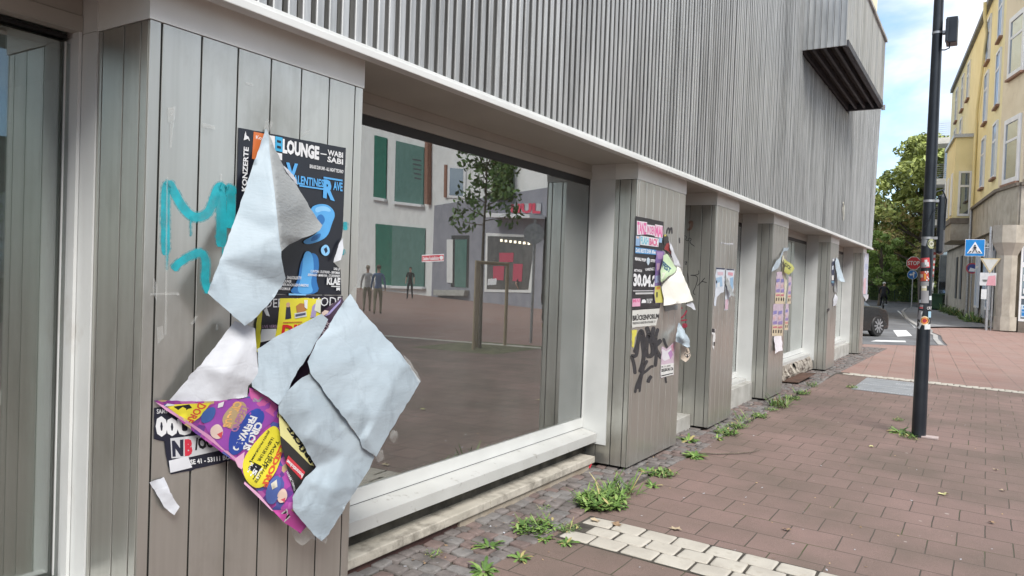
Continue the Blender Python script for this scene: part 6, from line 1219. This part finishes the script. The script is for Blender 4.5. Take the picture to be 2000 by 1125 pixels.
circus_bill('upper left purple circus bill on the fourth pillar', 122, 300, 215, 605); circus_bill('upper right narrow circus bill on the fourth pillar', 240, 345, 270, 605); circus_bill('lower left circus bill above the white notice on the fourth pillar', 92, 605, 192, 912); circus_bill('lower right narrow circus bill on the fourth pillar', 212, 605, 244, 855)
Paper('white_notice', 'crumpled white notice hanging lowest on the fourth pillar', 'notice', c7([(105, 915, .01), (175, 910, .01), (184, 980, .03), (192, 1050, .05), (150, 1055, .04), (120, 1076, .04), (112, 990, .02)]), [pm('pinkish_notice', (.68, .62, .66), (.74, .72, .74), 26, .6)], 5, wr=.004)
Paper('pale_fold', 'pale blue folded sheet peeling at the top left of the fourth pillar', 'paper sheet', c7([(200, 70, .01), (245, 65, .04), (240, 95, .03), (195, 108, .01), (150, 260, .04), (80, 300, .06), (100, 240, .05), (125, 190, .04), (160, 165, .02)]), [paper_blue], 5, wr=.003)
P = Paper('olive_flyer', 'olive yellow flyer piece sticking out at the right of the fourth pillar', 'flyer', c7([(204, 172, .02), (255, 210, .06), (305, 260, .10), (275, 305, .09), (245, 325, .06), (206, 302, .03)]), [ink((.42, .42, .12), .5)], 5, wr=.003)
P.prints('lettering', [('t', BLK, 'ZUCK', c7([(206, 195), (275, 255), (262, 285), (204, 235)]), .03)])
Paper('beige_strip', 'narrow beige paper strip between the circus bills', 'poster', c7([(188, 130, .008), (200, 150, .008), (205, 300, .008), (232, 380, .008), (225, 500, .008), (205, 600, .008), (200, 560, .008), (205, 400, .008), (182, 300, .008)]), [ink((.62, .58, .44), .5)], 5)
# --- fifth and sixth pillar
P = Paper('dark_strip_poster', 'dark blue strip poster on the fifth pillar beside the hanging sheet', 'poster', c8([(165, 228), (205, 226), (200, 400), (196, 570), (178, 585), (155, 548), (160, 400)]), [ink((.03, .04, .08), .45)], 5)
P.prints('marks', [('p', (.6, .62, .64), c8([(170, 232), (198, 232), (194, 262), (172, 270)])), ('p', (.5, .55, .6), c8([(166, 330), (186, 320), (184, 370), (164, 380)])), ('p', (.66, .66, .64), c8([(160, 450), (190, 448), (188, 510), (162, 510)])), ('p', (.12, .25, .35), c8([(156, 522), (194, 520), (194, 548), (158, 548)]))])
Paper('long_blue_sheet', 'pale blue pointed sheet hanging off the fifth pillar', 'paper sheet', c8([(218, 212, .01), (245, 245, .03), (262, 310, .06), (335, 532, .16), (290, 525, .12), (240, 502, .06), (225, 400, .04), (206, 330, .02)]), [paper_blue], 5, wr=.004)
Paper('grey_drape', 'grey limp paper below the blue sheet on the fifth pillar', 'paper sheet', c8([(205, 340, .008), (230, 420, .03), (240, 560, .03), (235, 668, .03), (195, 672, .01), (200, 560, .008)]), [paper_shade], 5)
Paper('low_white_scrap', 'white scrap low on the fifth pillar', 'paper scrap', c8([(203, 682, .01), (246, 730, .05), (222, 800, .04), (215, 842, .03), (175, 846, .01), (185, 760, .01)]), [paper_white], 5)
Paper('black_diamond_sticker', 'little black and white sticker lowest on the fifth pillar', 'sticker', c8([(105, 890), (132, 868), (136, 900), (112, 926)]), [ink(BLK)], 5)
P = Paper('faded_poster', 'faded pink and blue poster column on the last pillar at the corner', 'poster', c8([(590, 155), (640, 165), (632, 480), (622, 700), (565, 700), (572, 480)]), [ink((.50, .52, .60), .5)], 6)
P.prints('artwork', [('p', (.62, .42, .46), c8([(575, 490), (605, 480), (600, 690), (568, 690)])), ('p', (.4, .44, .58), c8([(595, 300), (630, 300), (628, 370), (592, 372)]))])
Paper('torn_white_paper', 'torn white paper at the foot of the faded poster on the last pillar', 'paper scrap', c8([(562, 702, .01), (636, 700, .03), (630, 740, .03), (606, 785, .02), (590, 750, .01)]), [paper_white], 5)
# red sticker on the big window
b = MB(); gl = lambda x, y, o_=0: on_plane(x, y, (1, 0, 0), -2.8285 + o_)
b.add([gl(824, 498), gl(867, 496), gl(867, 510), gl(824, 512)], [(3, 2, 1, 0)], 1); b.add([gl(824.5, 499.5, .0004), gl(866.5, 497.5, .0004), gl(866.5, 508.5, .0004), gl(824.5, 510.5, .0004)], [(3, 2, 1, 0)], 0)
text_on(b, 'Gelebte Fussballkultur', [(826, 501.5, 0), (858, 500, 0), (858, 507.5, 0), (826, 509, 0)], 1, .03, lambda x, y: gl(x, y, .0008)); cc = [(862 + 3.6 * math.cos(k * .524), 503.5 + 4.2 * math.sin(k * .524)) for k in range(12)]; b.add([gl(x, y, .0008) for x, y in cc], [list(range(12))[::-1]], 1)
b.build('red_sticker', [ink((.5, .05, .07)), ink(WHT)], w1)

# ------------------------------------------------------------------ weeds in the joints
def weed(loc, kind, size, n, seed, label, group):
    r2 = random.Random(seed); root = None; mb = MB(); p0 = Vector(loc)
    def blade(base, ang, ln, w, rise, curl, mi):
        pts = []; d = Vector((math.cos(ang), math.sin(ang), 0)); s_ = Vector((-d.y, d.x, 0)); N = 4
        L_, R_ = [], []
        for i in range(N + 1):
            u = i / N; c = base + d * ln * (u - .12 * u * u * curl) + Vector((0, 0, ln * (rise * u - curl * .55 * u * u)))
            ww = w * (math.sin(min(1, u * .93 + .07) * math.pi) ** .7) * (1 + (.35 if kind == 'dandelion' and i % 2 else -.1)); tw = s_ * ww + Vector((0, 0, ww * r2.uniform(-.3, .3))); L_.append(c + tw); R_.append(c - tw)
        mb.add(L_ + R_, [(i, i + 1, N + 2 + i, N + 1 + i) for i in range(N)], mi, True)
    if kind == 'dandelion': n = int(n * 1.5)
    if kind == 'bush': n = int(n * 1.7)
    for k in range(n):
        a = r2.uniform(0, 6.283); rr = size * .55 * math.sqrt(r2.random()) if kind != 'dandelion' else size * .08
        base = p0 + Vector((math.cos(a) * rr * 1.0, math.sin(a) * rr * 1.3, 0)); base.z = gz(base.x) + .004
        mi = r2.choice((0, 0, 1, 2)) if r2.random() < .93 else 3
        if kind == 'dandelion': blade(base, a + r2.uniform(-.3, .3), size * r2.uniform(.35, .85), size * .065, r2.uniform(.1, .75), r2.uniform(.5, 1.1), mi)
        elif kind == 'tuft': blade(base, r2.uniform(0, 6.28), size * r2.uniform(.35, .8), size * .028, r2.uniform(.5, 1.5), r2.uniform(.3, 1.0), mi)
        elif r2.random() < .14: blade(base, r2.uniform(0, 6.28), size * r2.uniform(.3, .62), size * .02, r2.uniform(.5, 1.3), r2.uniform(.3, .9), mi)
        else: blade(base + Vector((0, 0, r2.uniform(0, size * .16))), r2.uniform(0, 6.28), size * r2.uniform(.12, .27), size * .042, r2.uniform(-.1, .9), r2.uniform(.2, .8), mi)
    o = mb.build('weed', [leaf_a, leaf_b, leaf_d, leaf_y]); return tag(o, label, 'weed', group)
leaf_d = pm('leaf_deep', (.06, .12, .025), (.10, .18, .045), 9, .5); leaf_y = pm('leaf_dry', (.34, .28, .10), (.42, .36, .16), 9, .6)
WG = 'weeds in the pavement joints'
WL = [(1175, 985, 'bush', .34, 330, 'big bushy weed clump between the cobbles and red slabs before the second pillar'), (1210, 965, 'tuft', .26, 60, 'long bladed grassy weed at the far right of the bushy clump'), (1150, 985, 'bush', .20, 90, 'low leafy weed at the left foot of the bushy clump'),
      (1045, 1035, 'bush', .24, 150, 'leafy weed just left of the cream block band'), (1065, 1055, 'dandelion', .13, 16, 'broad leaved weed touching the corner of the cream block band'), (1105, 1062, 'dandelion', .12, 18, 'small weed on the first cream blocks'), (1110, 1035, 'bush', .14, 50, 'sparse weed beside the upper cream block'),
      (955, 1070, 'dandelion', .17, 16, 'upright dandelion weed among the near cobbles'), (845, 1085, 'bush', .11, 30, 'tiny sprig near the stone ledge in the near cobbles'), (945, 1118, 'dandelion', .17, 22, 'weed at the bottom edge of the picture among the cobbles'), (1015, 1092, 'dandelion', .13, 16, 'low weed between cobbles and the dark slab near the bottom'), (1062, 995, 'bush', .10, 22, 'thin single weed stem in the middle of the cobble strip'),
      (1265, 925, 'dandelion', .16, 26, 'left half of the weed pair in front of the second pillar'), (1297, 928, 'bush', .20, 110, 'right half of the weed pair in front of the second pillar'), (1275, 950, 'dandelion', .13, 20, 'low weed before the pair at the second pillar'),
      (1345, 862, 'dandelion', .21, 34, 'spreading dandelion at the foot of the step between second and third pillar'), (1357, 893, 'dandelion', .20, 44, 'dense bright dandelion with the long twig beside it'), (1400, 858, 'dandelion', .14, 28, 'flat weed rosette below the third pillar'), (1418, 848, 'bush', .24, 120, 'tall scrubby weed in front of the third pillar'), (1440, 835, 'bush', .20, 80, 'scrubby weed just right of the tall one by the third pillar'),
      (1452, 823, 'tuft', .22, 26, 'spiky single weed right of the third pillar'), (1485, 815, 'bush', .20, 90, 'yellowing moss-like weed patch before the fourth pillar'), (1522, 795, 'tuft', .26, 90, 'grass tuft below the fourth pillar'), (1506, 802, 'bush', .16, 60, 'small weed left of the grass tuft below the fourth pillar'), (1545, 780, 'bush', .22, 90, 'trailing weed row past the grass tuft'), (1566, 770, 'bush', .22, 80, 'farther end of the trailing weed row'), (1588, 756, 'tuft', .18, 40, 'small weed in front of the rusty tray'),
      (1665, 758, 'bush', .18, 60, 'weed at the left corner of the grey cover plate'), (1758, 846, 'dandelion', .22, 40, 'pale green weed at the left foot of the dark lamp post'), (1775, 855, 'bush', .20, 60, 'crumbly weed hugging the dark lamp post base'), (1755, 822, 'bush', .13, 50, 'brownish moss tuft behind the lamp post foot')]
for k, (px, py, kd, sz, n, lb) in enumerate(WL): weed(ground(px, py), kd, sz * .86, n, 100 + k, lb, WG)
for k, (x, y, n) in enumerate([(-2.6, 57, 5), (-1.9, 54, 6), (-1.4, 51, 5), (-.75, 45, 3), (-.2, 42.5, 3)]):
    weed((hp((y - 38.3) / .993, .15, 0).x, y, 0), 'tuft', .8, 120, 300 + k, ('grass tuft farthest up the side street by the white block', 'grass tuft near the grey downpipe', 'grass tuft along the sandstone wall beyond the downpipe', 'grass tuft at the foot of the no stopping sign', 'grass tuft against the grey panels of the corner house')[k], 'grass tufts along the corner house')
# litter too small to count
mb = MB(); r2 = random.Random(5)
def bit(px, py, s, mi):
    p = ground(px, py); a = r2.uniform(0, 3.14); d = Vector((math.cos(a), math.sin(a), 0)) * s; w = Vector((-d.y, d.x, 0)) * r2.uniform(.3, .8); z = Vector((0, 0, .014 if p.x < -2.2 else .004)); up = Vector((0, 0, s * r2.uniform(.05, .5)))
    mb.add([p + z - d, p + z + w, p + z + d + up, p + z - w + up * .4], [(0, 1, 2, 3)], mi)
for k in range(110):
    py = 660 + 465 * r2.random() ** .8; lo = 1850 - (py - 660) * 2.2; bit(r2.uniform(max(lo, 700), 2000), py, r2.uniform(.005, .013), r2.choice((0, 0, 1, 2)))
for k in range(80):
    t = r2.random(); py = 740 + 380 * t; xm = 1600 - (py - 740) * 1.95; bit(xm + r2.uniform(-20 - 90 * t, 10 + 60 * t), py, r2.uniform(.005, .016), r2.choice((0, 1, 1, 2)))
o = mb.build('litter', [paper_white, flat('dry_brown', (.30, .20, .12), .8), flat('butt_tan', (.55, .38, .2), .7)]); tag(o, 'tiny scraps, butts and crumbs scattered over slabs and cobbles', 'litter', kind='stuff')
def leaf(px, py, s, lb, mat):
    p = ground(px, py) + Vector((0, 0, .008)); mb = MB(); r3 = random.Random(px); a0 = r3.uniform(0, 6); ps = []
    for k in range(11):
        a = a0 + k * .571; rr = s * (1 if k % 2 else .55) * r3.uniform(.8, 1.15); ps.append(p + Vector((math.cos(a) * rr, math.sin(a) * rr * .75, r3.uniform(0, .35) * s)))
    c = p + Vector((0, 0, .002)); mb.add([c] + ps, [(0, 1 + k, 1 + (k + 1) % 11) for k in range(11)]); tag(mb.build('dry_leaf', mat), lb, 'leaf', 'dry leaves on the pavement')
leaf(1205, 1028, .05, 'curled brown leaf lying on the second cream block', MAT['dry_brown']); leaf(1163, 1020, .045, 'pale crumpled leaf on the first cream block', flat('dry_tan', (.45, .36, .24), .8)); leaf(1320, 1035, .05, 'tan dry leaf on the dark slab right of the cream blocks', MAT['dry_tan']); leaf(1537, 1037, .035, 'curled orange brown leaf in the middle of the slabs', MAT['dry_brown'])
leaf(1842, 967, .05, 'yellow green leaf on the slabs at the right', flat('leaf_yellow', (.55, .52, .25), .7)); leaf(1702, 874, .035, 'pale green leaf on the slabs left of the lamp post', MAT['leaf_yellow']); leaf(1945, 919, .03, 'light grey leaf farther right on the slabs', MAT['dry_tan']); leaf(1958, 960, .03, 'dark edged leaf near the right picture edge', MAT['dry_tan']); leaf(1936, 1023, .03, 'rolled brown leaf low at the right', MAT['dry_brown'])
b = MB(); pts = [ground(x, y) + Vector((0, 0, .012)) for x, y in ((1365, 887), (1400, 889), (1440, 888), (1470, 885), (1485, 881))]; b.tube(pts, [.006, .006, .005, .004, .002], 6); b.tube([pts[1], pts[1] + Vector((-.05, -.06, .006))], [.003, .001], 5); tag(b.build('twig', bark), 'long bare twig lying on the red slabs beside the dense dandelion', 'twig')
b = MB(); p = ground(1147, 918); b.prism([p + Vector((-.02, 0, .015)), p + Vector((.02, .01, .015)), p + Vector((.03, .02, .05)), p + Vector((-.01, .012, .055))], (.004, -.006, .003)); tag(b.build('red_wrapper', ink((.55, .03, .05))), 'small crumpled red wrapper under the end of the stone ledge', 'wrapper')
b = MB()
for k in range(26):
    x, y = r2.uniform(-.12, .12), r2.uniform(-.1, .1); b.add([Vector((0, 0, 0))], [])
o_ = None
for px, py, s, lb in ((770, 852, .03, 'scrunched clear tape end at the lower sheet edge'), (742, 890, .03, 'second clear tape end below it on the sheet edge')):
    Paper('tape_end', lb, 'tape strip', [(px - 6, py - 12, .2), (px + 6, py - 10, .21), (px + 8, py + 4, .2), (px - 2, py + 14, .19), (px - 9, py + 4, .2)], [MAT['clear_tape']], 5, wr=.01)
Paper('tape_end', 'clear tape tail at the bottom tip of the circus poster', 'tape strip', [(570, 1030, .06), (600, 1036, .08), (640, 1050, .11), (636, 1062, .11), (610, 1052, .1), (590, 1066, .08), (574, 1052, .06)], [MAT['clear_tape']], 6, wr=.01)
Paper('tape_end', 'long clear tape edge along the right corner of the top sheet', 'tape strip', [(786, 692, .21), (800, 704, .22), (812, 722, .225), (822, 742, .23), (818, 748, .23), (806, 726, .225), (794, 708, .215)], [MAT['clear_tape']], 6, wr=.006)

# ------------------------------------------------------------------ the other side of the square, seen in the shop glass
OA, OB_, OC = Vector((11.0, 31.4, 0)), Vector((25.6, 39.5, 0)), Vector((52, 54.2, 0)); GZ = -.15
od = (OB_ - OA).normalized(); on_ = Vector((od.y, -od.x, 0))              # on_ points to the street
def mirror_on(px, py, p, nrm):
    """where the mirrored line of sight through a picture point meets a wall across the square"""
    v = ray(px, py); t = (XG - CAM.x) / v.x; h_ = CAM + v * t; v2 = Vector((-v.x, v.y, v.z)); return h_ + v2 * ((p - h_).dot(nrm) / v2.dot(nrm))
def face(mb, pts, d=.03, mi=0, th=.04):
    q = [mirror_on(x, y, OA, on_) + on_ * d for x, y in pts]; mb.prism(q, on_ * th, mi)
lilac = pm('lilac_grey_render', (.24, .24, .275), (.29, .29, .325), 1.5, .85); whitew = pm('white_render', (.70, .70, .68), (.78, .78, .76), 1.2, .85, dirt=(.5, .5, .47), dscale=1, dlo=.6, dhi=.9)
greenb = pm('green_glass_banner', (.01, .115, .075), (.015, .155, .105), 2, .6, spec=.2); greenl = pm('pale_green_glass', (.06, .155, .13), (.09, .20, .17), 2, .5, spec=.25)
gh = empty('grey_shop_house', OA, 0, 'white house over a lilac grey shop storey across the square, mirrored in the window', 'house')
def block(a, c, z0, z1, mat, name, par, depth=9, d=0):
    b = MB(); n = -on_; b.prism([Vector((a.x, a.y, z0)) + on_ * d, Vector((c.x, c.y, z0)) + on_ * d, Vector((c.x, c.y, z0)) + n * depth, Vector((a.x, a.y, z0)) + n * depth], (0, 0, z1 - z0)); return fix_normals(b.build(name, mat, par))
block(OA, OB_, -.3, 14, whitew, 'wall', gh); block(OA, OB_ - od * .02, -.3, 5.9, lilac, 'ground_floor', gh, 1, .10); block(OA - od * .2, OB_ + od * .1, 14.01, 14.6, roof_grey, 'roof', gh, 9.5, .4)
mb = MB(); face(mb, [(885, 460), (920, 460), (918, 562), (884, 560)], .105, 0, .02); o = fix_normals(mb.build('door', gasket, gh)); mb = MB(); face(mb, [(893, 468), (916, 468), (914, 562), (892, 560)], .13, 0, .02); fix_normals(mb.build('glass', greenl, o)); mb = MB(); face(mb, [(877, 468), (889, 468), (888, 553), (877, 552)], .13, 0, .03); fix_normals(mb.build('side_panel', whitew, o))
mb = MB(); face(mb, [(858, 566), (920, 567), (918, 578), (858, 577)], .12, 0, .3); fix_normals(mb.build('doorstep', concrete, gh))
mb = MB(); face(mb, [(953, 455), (1050, 460), (1044, 572), (950, 570)], .105, 0, .03); sw = fix_normals(mb.build('shop_window', whitew, gh)); mb = MB(); face(mb, [(957, 461), (1050, 464), (1036, 566), (955, 565)], .138, 0, .01); fix_normals(mb.build('pane', pm('dim_shop_interior', (.05, .05, .045), (.10, .09, .085), 2, .3), sw))
mb = MB(); face(mb, [(980, 494), (1008, 494), (1007, 512), (980, 512)], .15, 0, .01); face(mb, [(968, 520), (990, 520), (988, 548), (968, 546)], .15, 0, .01); face(mb, [(1008, 515), (1026, 516), (1024, 550), (1006, 549)], .15, 0, .01); face(mb, [(958, 545), (975, 544), (974, 556), (957, 557)], .15, 1, .012); fix_normals(mb.build('sale_poster', [ink((.50, .05, .10)), ink(WHT)], sw))
mb = MB()
for k in range(7): p = mirror_on(985 + k * 9, 470 + (k * 37 % 18), OA, on_) + on_ * .16; mb.box(p - Vector((.06, .06, .06)), p + Vector((.06, .06, .06)))
em = bpy.data.materials.new('lamp_glow'); em.use_nodes = True; em.node_tree.nodes['Principled BSDF'].inputs['Emission Color'].default_value = (1, .85, .6, 1); em.node_tree.nodes['Principled BSDF'].inputs['Emission Strength'].default_value = 1.6; mb.build('ceiling_lamp', em, sw)
mb = MB(); face(mb, [(975, 418), (1068, 421), (1068, 428), (975, 426)], .1, 0, .9); fix_normals(mb.build('canopy', frame_white, gh))
mb = MB(); face(mb, [(1003, 398), (1062, 398), (1062, 418), (1003, 416)], .12, 0, .05); sg = fix_normals(mb.build('shop_sign', ink((.45, .45, .47)), gh)); mb = MB(); q = [mirror_on(x, y, OA, on_) + on_ * .2 for x, y in ((1004, 399), (1062, 397), (1062, 418), (1004, 416))]; text_on(mb, 'HUL', q[:4], 0, .05); mb.build('lettering', ink((.62, .05, .10)), sg)
for pts in (((876, 322), (912, 324), (910, 388), (875, 386)), ((972, 320), (1010, 322), (1008, 395), (970, 393))):
    (a, c, d_, e) = pts; mb = MB(); face(mb, pts, .01, 0, .06); w_ = fix_normals(mb.build('window', frame_white, gh)); mb = MB(); face(mb, [(a[0] + 5, a[1] + 6), (c[0] - 5, c[1] + 6), (d_[0] - 4, d_[1] - 5), (e[0] + 5, e[1] - 5)], .075, 0, .01); fix_normals(mb.build('pane', house_glass, w_)); mb = MB(); face(mb, [(a[0] - 5, a[1]), (a[0], a[1]), (e[0], e[1]), (e[0] - 5, e[1])], .01, 0, .12); fix_normals(mb.build('shutter', pm('brick_brown', (.24, .11, .07), (.3, .15, .10), 6, .8), w_))
ivy = empty('ivy_column', mirror_on(990, 330, OA, on_), 0, 'dark green ivy climbing the white wall across the square', 'ivy'); mb = MB()
for k in range(2600):
    p = mirror_on(rnd.uniform(975, 1008), rnd.uniform(290, 390), OA, on_) + on_ * rnd.uniform(.15, .6); s = .13; t = Vector((rnd.gauss(0, 1), rnd.gauss(0, 1), rnd.gauss(0, 1))).normalized(); w_ = t.orthogonal().normalized(); mb.add([p - t * s, p + w_ * s * .6, p + t * s, p - w_ * s * .6], [(0, 1, 2, 3)], rnd.choice((0, 0, 1)))
mb.build('leaves', [leaf_a, ch_d], ivy)
gw = empty('green_glass_house', OB_, 0, 'white modern house with green glass shop windows across the square', 'house')
block(OB_ + od * .01, OC, -.3, 17, whitew, 'wall', gw); block(OB_, OC, 17.01, 17.5, roof_grey, 'roof', gw, 9.5, .3)
for (pts, m_) in (([(733, 264), (757, 270), (755, 391), (731, 386)], greenb), ([(775, 275), (830, 288), (828, 402), (772, 395)], greenl), ([(735, 437), (768, 440), (766, 560), (735, 556)], greenb), ([(768, 440), (832, 446), (830, 562), (766, 560)], greenl)):
    mb = MB(); face(mb, pts, .03, 0, .05); o = fix_normals(mb.build('window', m_, gw))
    mb = MB(); (a, c, d_, e) = pts; face(mb, [(e[0] - 2, e[1] - 2), (d_[0] + 2, d_[1] - 2), (d_[0] + 2, d_[1] + 3), (e[0] - 2, e[1] + 3)], .02, 0, .25); fix_normals(mb.build('sill', frame_white, o))
mb = MB()
for k in range(5): face(mb, [(808 + k, 310 + k * 9), (825, 313 + k * 9), (825, 316 + k * 9), (808 + k, 313 + k * 9)], .085, 0, .005)
fix_normals(mb.build('banner_lettering', gasket, gw))
mb = MB(); face(mb, [(838, 270), (844, 271), (843, 400), (837, 399)], .02, 0, .3); fix_normals(mb.build('brown_pilaster', MAT['brick_brown'], gw))
def ml(px, py): 
    v = ray(px, py); t = (XG - CAM.x) / v.x; h_ = CAM + v * t; v2 = Vector((-v.x, v.y, v.z)); return h_ + v2 * ((GZ - h_.z) / v2.z)
dk = empty('dark_reflection_block', (16, -8, GZ), 0, 'added unseen dark block that darkens the reflection in the near window', 'unseen reflection block')  # added out of view, only to darken the near window's reflection
b = MB(); b.box((15.5, -8, -.4), (24, 11.5, 14)); b.build('wall', pm('dark_reflection_block_wall', (.035, .033, .03), (.06, .055, .05), 6, .85), dk)
for k in range(4):
    for z in (1, 4.6):
        b = MB(); b.box((15.44, -7 + k * 4.6, z), (15.49, -4.2 + k * 4.6, z + 2.2)); b.build('window', house_glass, dk)  # windows of the added unseen block
# young street tree tied between stakes
tp = Vector((3.72, 13.57, gz(3.72)))
yt = empty('street_tree', tp, 0, 'young staked street tree on the square, mirrored in the big shop window', 'tree')
b = MB(); limb(b, tp, tp + Vector((0, 0, 2.75)), .045, .03, .01, 6); cl = []
for k in range(17):
    a = k * 2.4; z = 2.55 + k * .13; rr = rnd.uniform(.3, .8); c = tp + Vector((math.cos(a) * rr, math.sin(a) * rr, z + .25)); limb(b, tp + Vector((0, 0, min(2.7 + k * .1, 3.9))), c, .014, .005, .1, 4); cl.append((c, .34))
limb(b, tp + Vector((0, 0, 2.7)), tp + Vector((0, 0, 4.6)), .03, .008, .03, 5); b.build('trunk', bark, yt); b = MB(); leaf_mesh(b, cl, 900, .08, [0, 0, 1], .8, .2); b.build('crown', [leaf_a, leaf_d], yt)
b = MB(); S_ = [(3.55, 13.15), (3.80, 13.75), (4.44, 15.7)]; S_ = [(3.60, 13.18), (3.85, 13.62), (3.66, 14.5)]
for x, y in S_:
    bb = MB(); bb.tube([(x, y, gz(x) - .1), (x, y, 1.83)], .04, 10); bb.build('stake', wood, yt)
bb = MB(); bb.tube([(S_[0][0], S_[0][1], 1.79), (S_[1][0], S_[1][1], 1.79), (S_[2][0], S_[2][1], 1.79), (S_[0][0], S_[0][1], 1.79)], .035, 8, 0, True, False); bb.build('crossbar', wood, yt)
sheet('tree_pit', [(2.7, 12.6), (4.9, 12.6), (4.9, 15.0), (2.7, 15.0)], pm('tree_pit_soil', (.10, .10, .05), (.17, .16, .09), 6, .95, 0, .5, 30), .004)
sp_ = empty('round_sign_post', (3.62, 15.6, gz(3.62)), 0, 'round traffic sign seen from behind on a grey post across the pavement', 'traffic sign')
b = MB(); b.tube([(3.62, 15.6, -.2), (3.62, 15.6, 2.9)], .035, 10); b.build('pole', galv, sp_); b = MB(); b.disc((3.62, 15.56, 2.55), (.5, .86, 0), .25, .02); b.build('disc', galv, sp_)
for x in range(3): pass
pp = ml(737, 614); person((pp.x, pp.y, GZ), R(-40), 'person in a blue shirt and khaki trousers walking away across the square', (.10, .17, .32), (.26, .23, .15), (.10, .07, .05), .25, .1, 1.84, 'long', 'people mirrored in the window')
pp = ml(716, 609); person((pp.x, pp.y, GZ), R(-40), 'person in a white shirt walking beside the one in blue', (.55, .54, .52), (.24, .21, .15), (.40, .33, .25), .2, .1, 1.82, 'long', 'people mirrored in the window')
pp = ml(800, 584); person((pp.x, pp.y, GZ), R(150), 'person in black tee shirt and black trousers walking before the green glass', (.015, .016, .02), (.02, .022, .03), (.06, .04, .03), .3, .12, 1.85, 'short', 'people mirrored in the window')
pp = ml(1013, 598); person((pp.x, pp.y, GZ), R(60), 'person in dark top and blue jeans standing outside the grey shop', (.03, .03, .035), (.05, .10, .18), (.20, .12, .07), .1, .3, 1.85, 'short', 'people mirrored in the window')
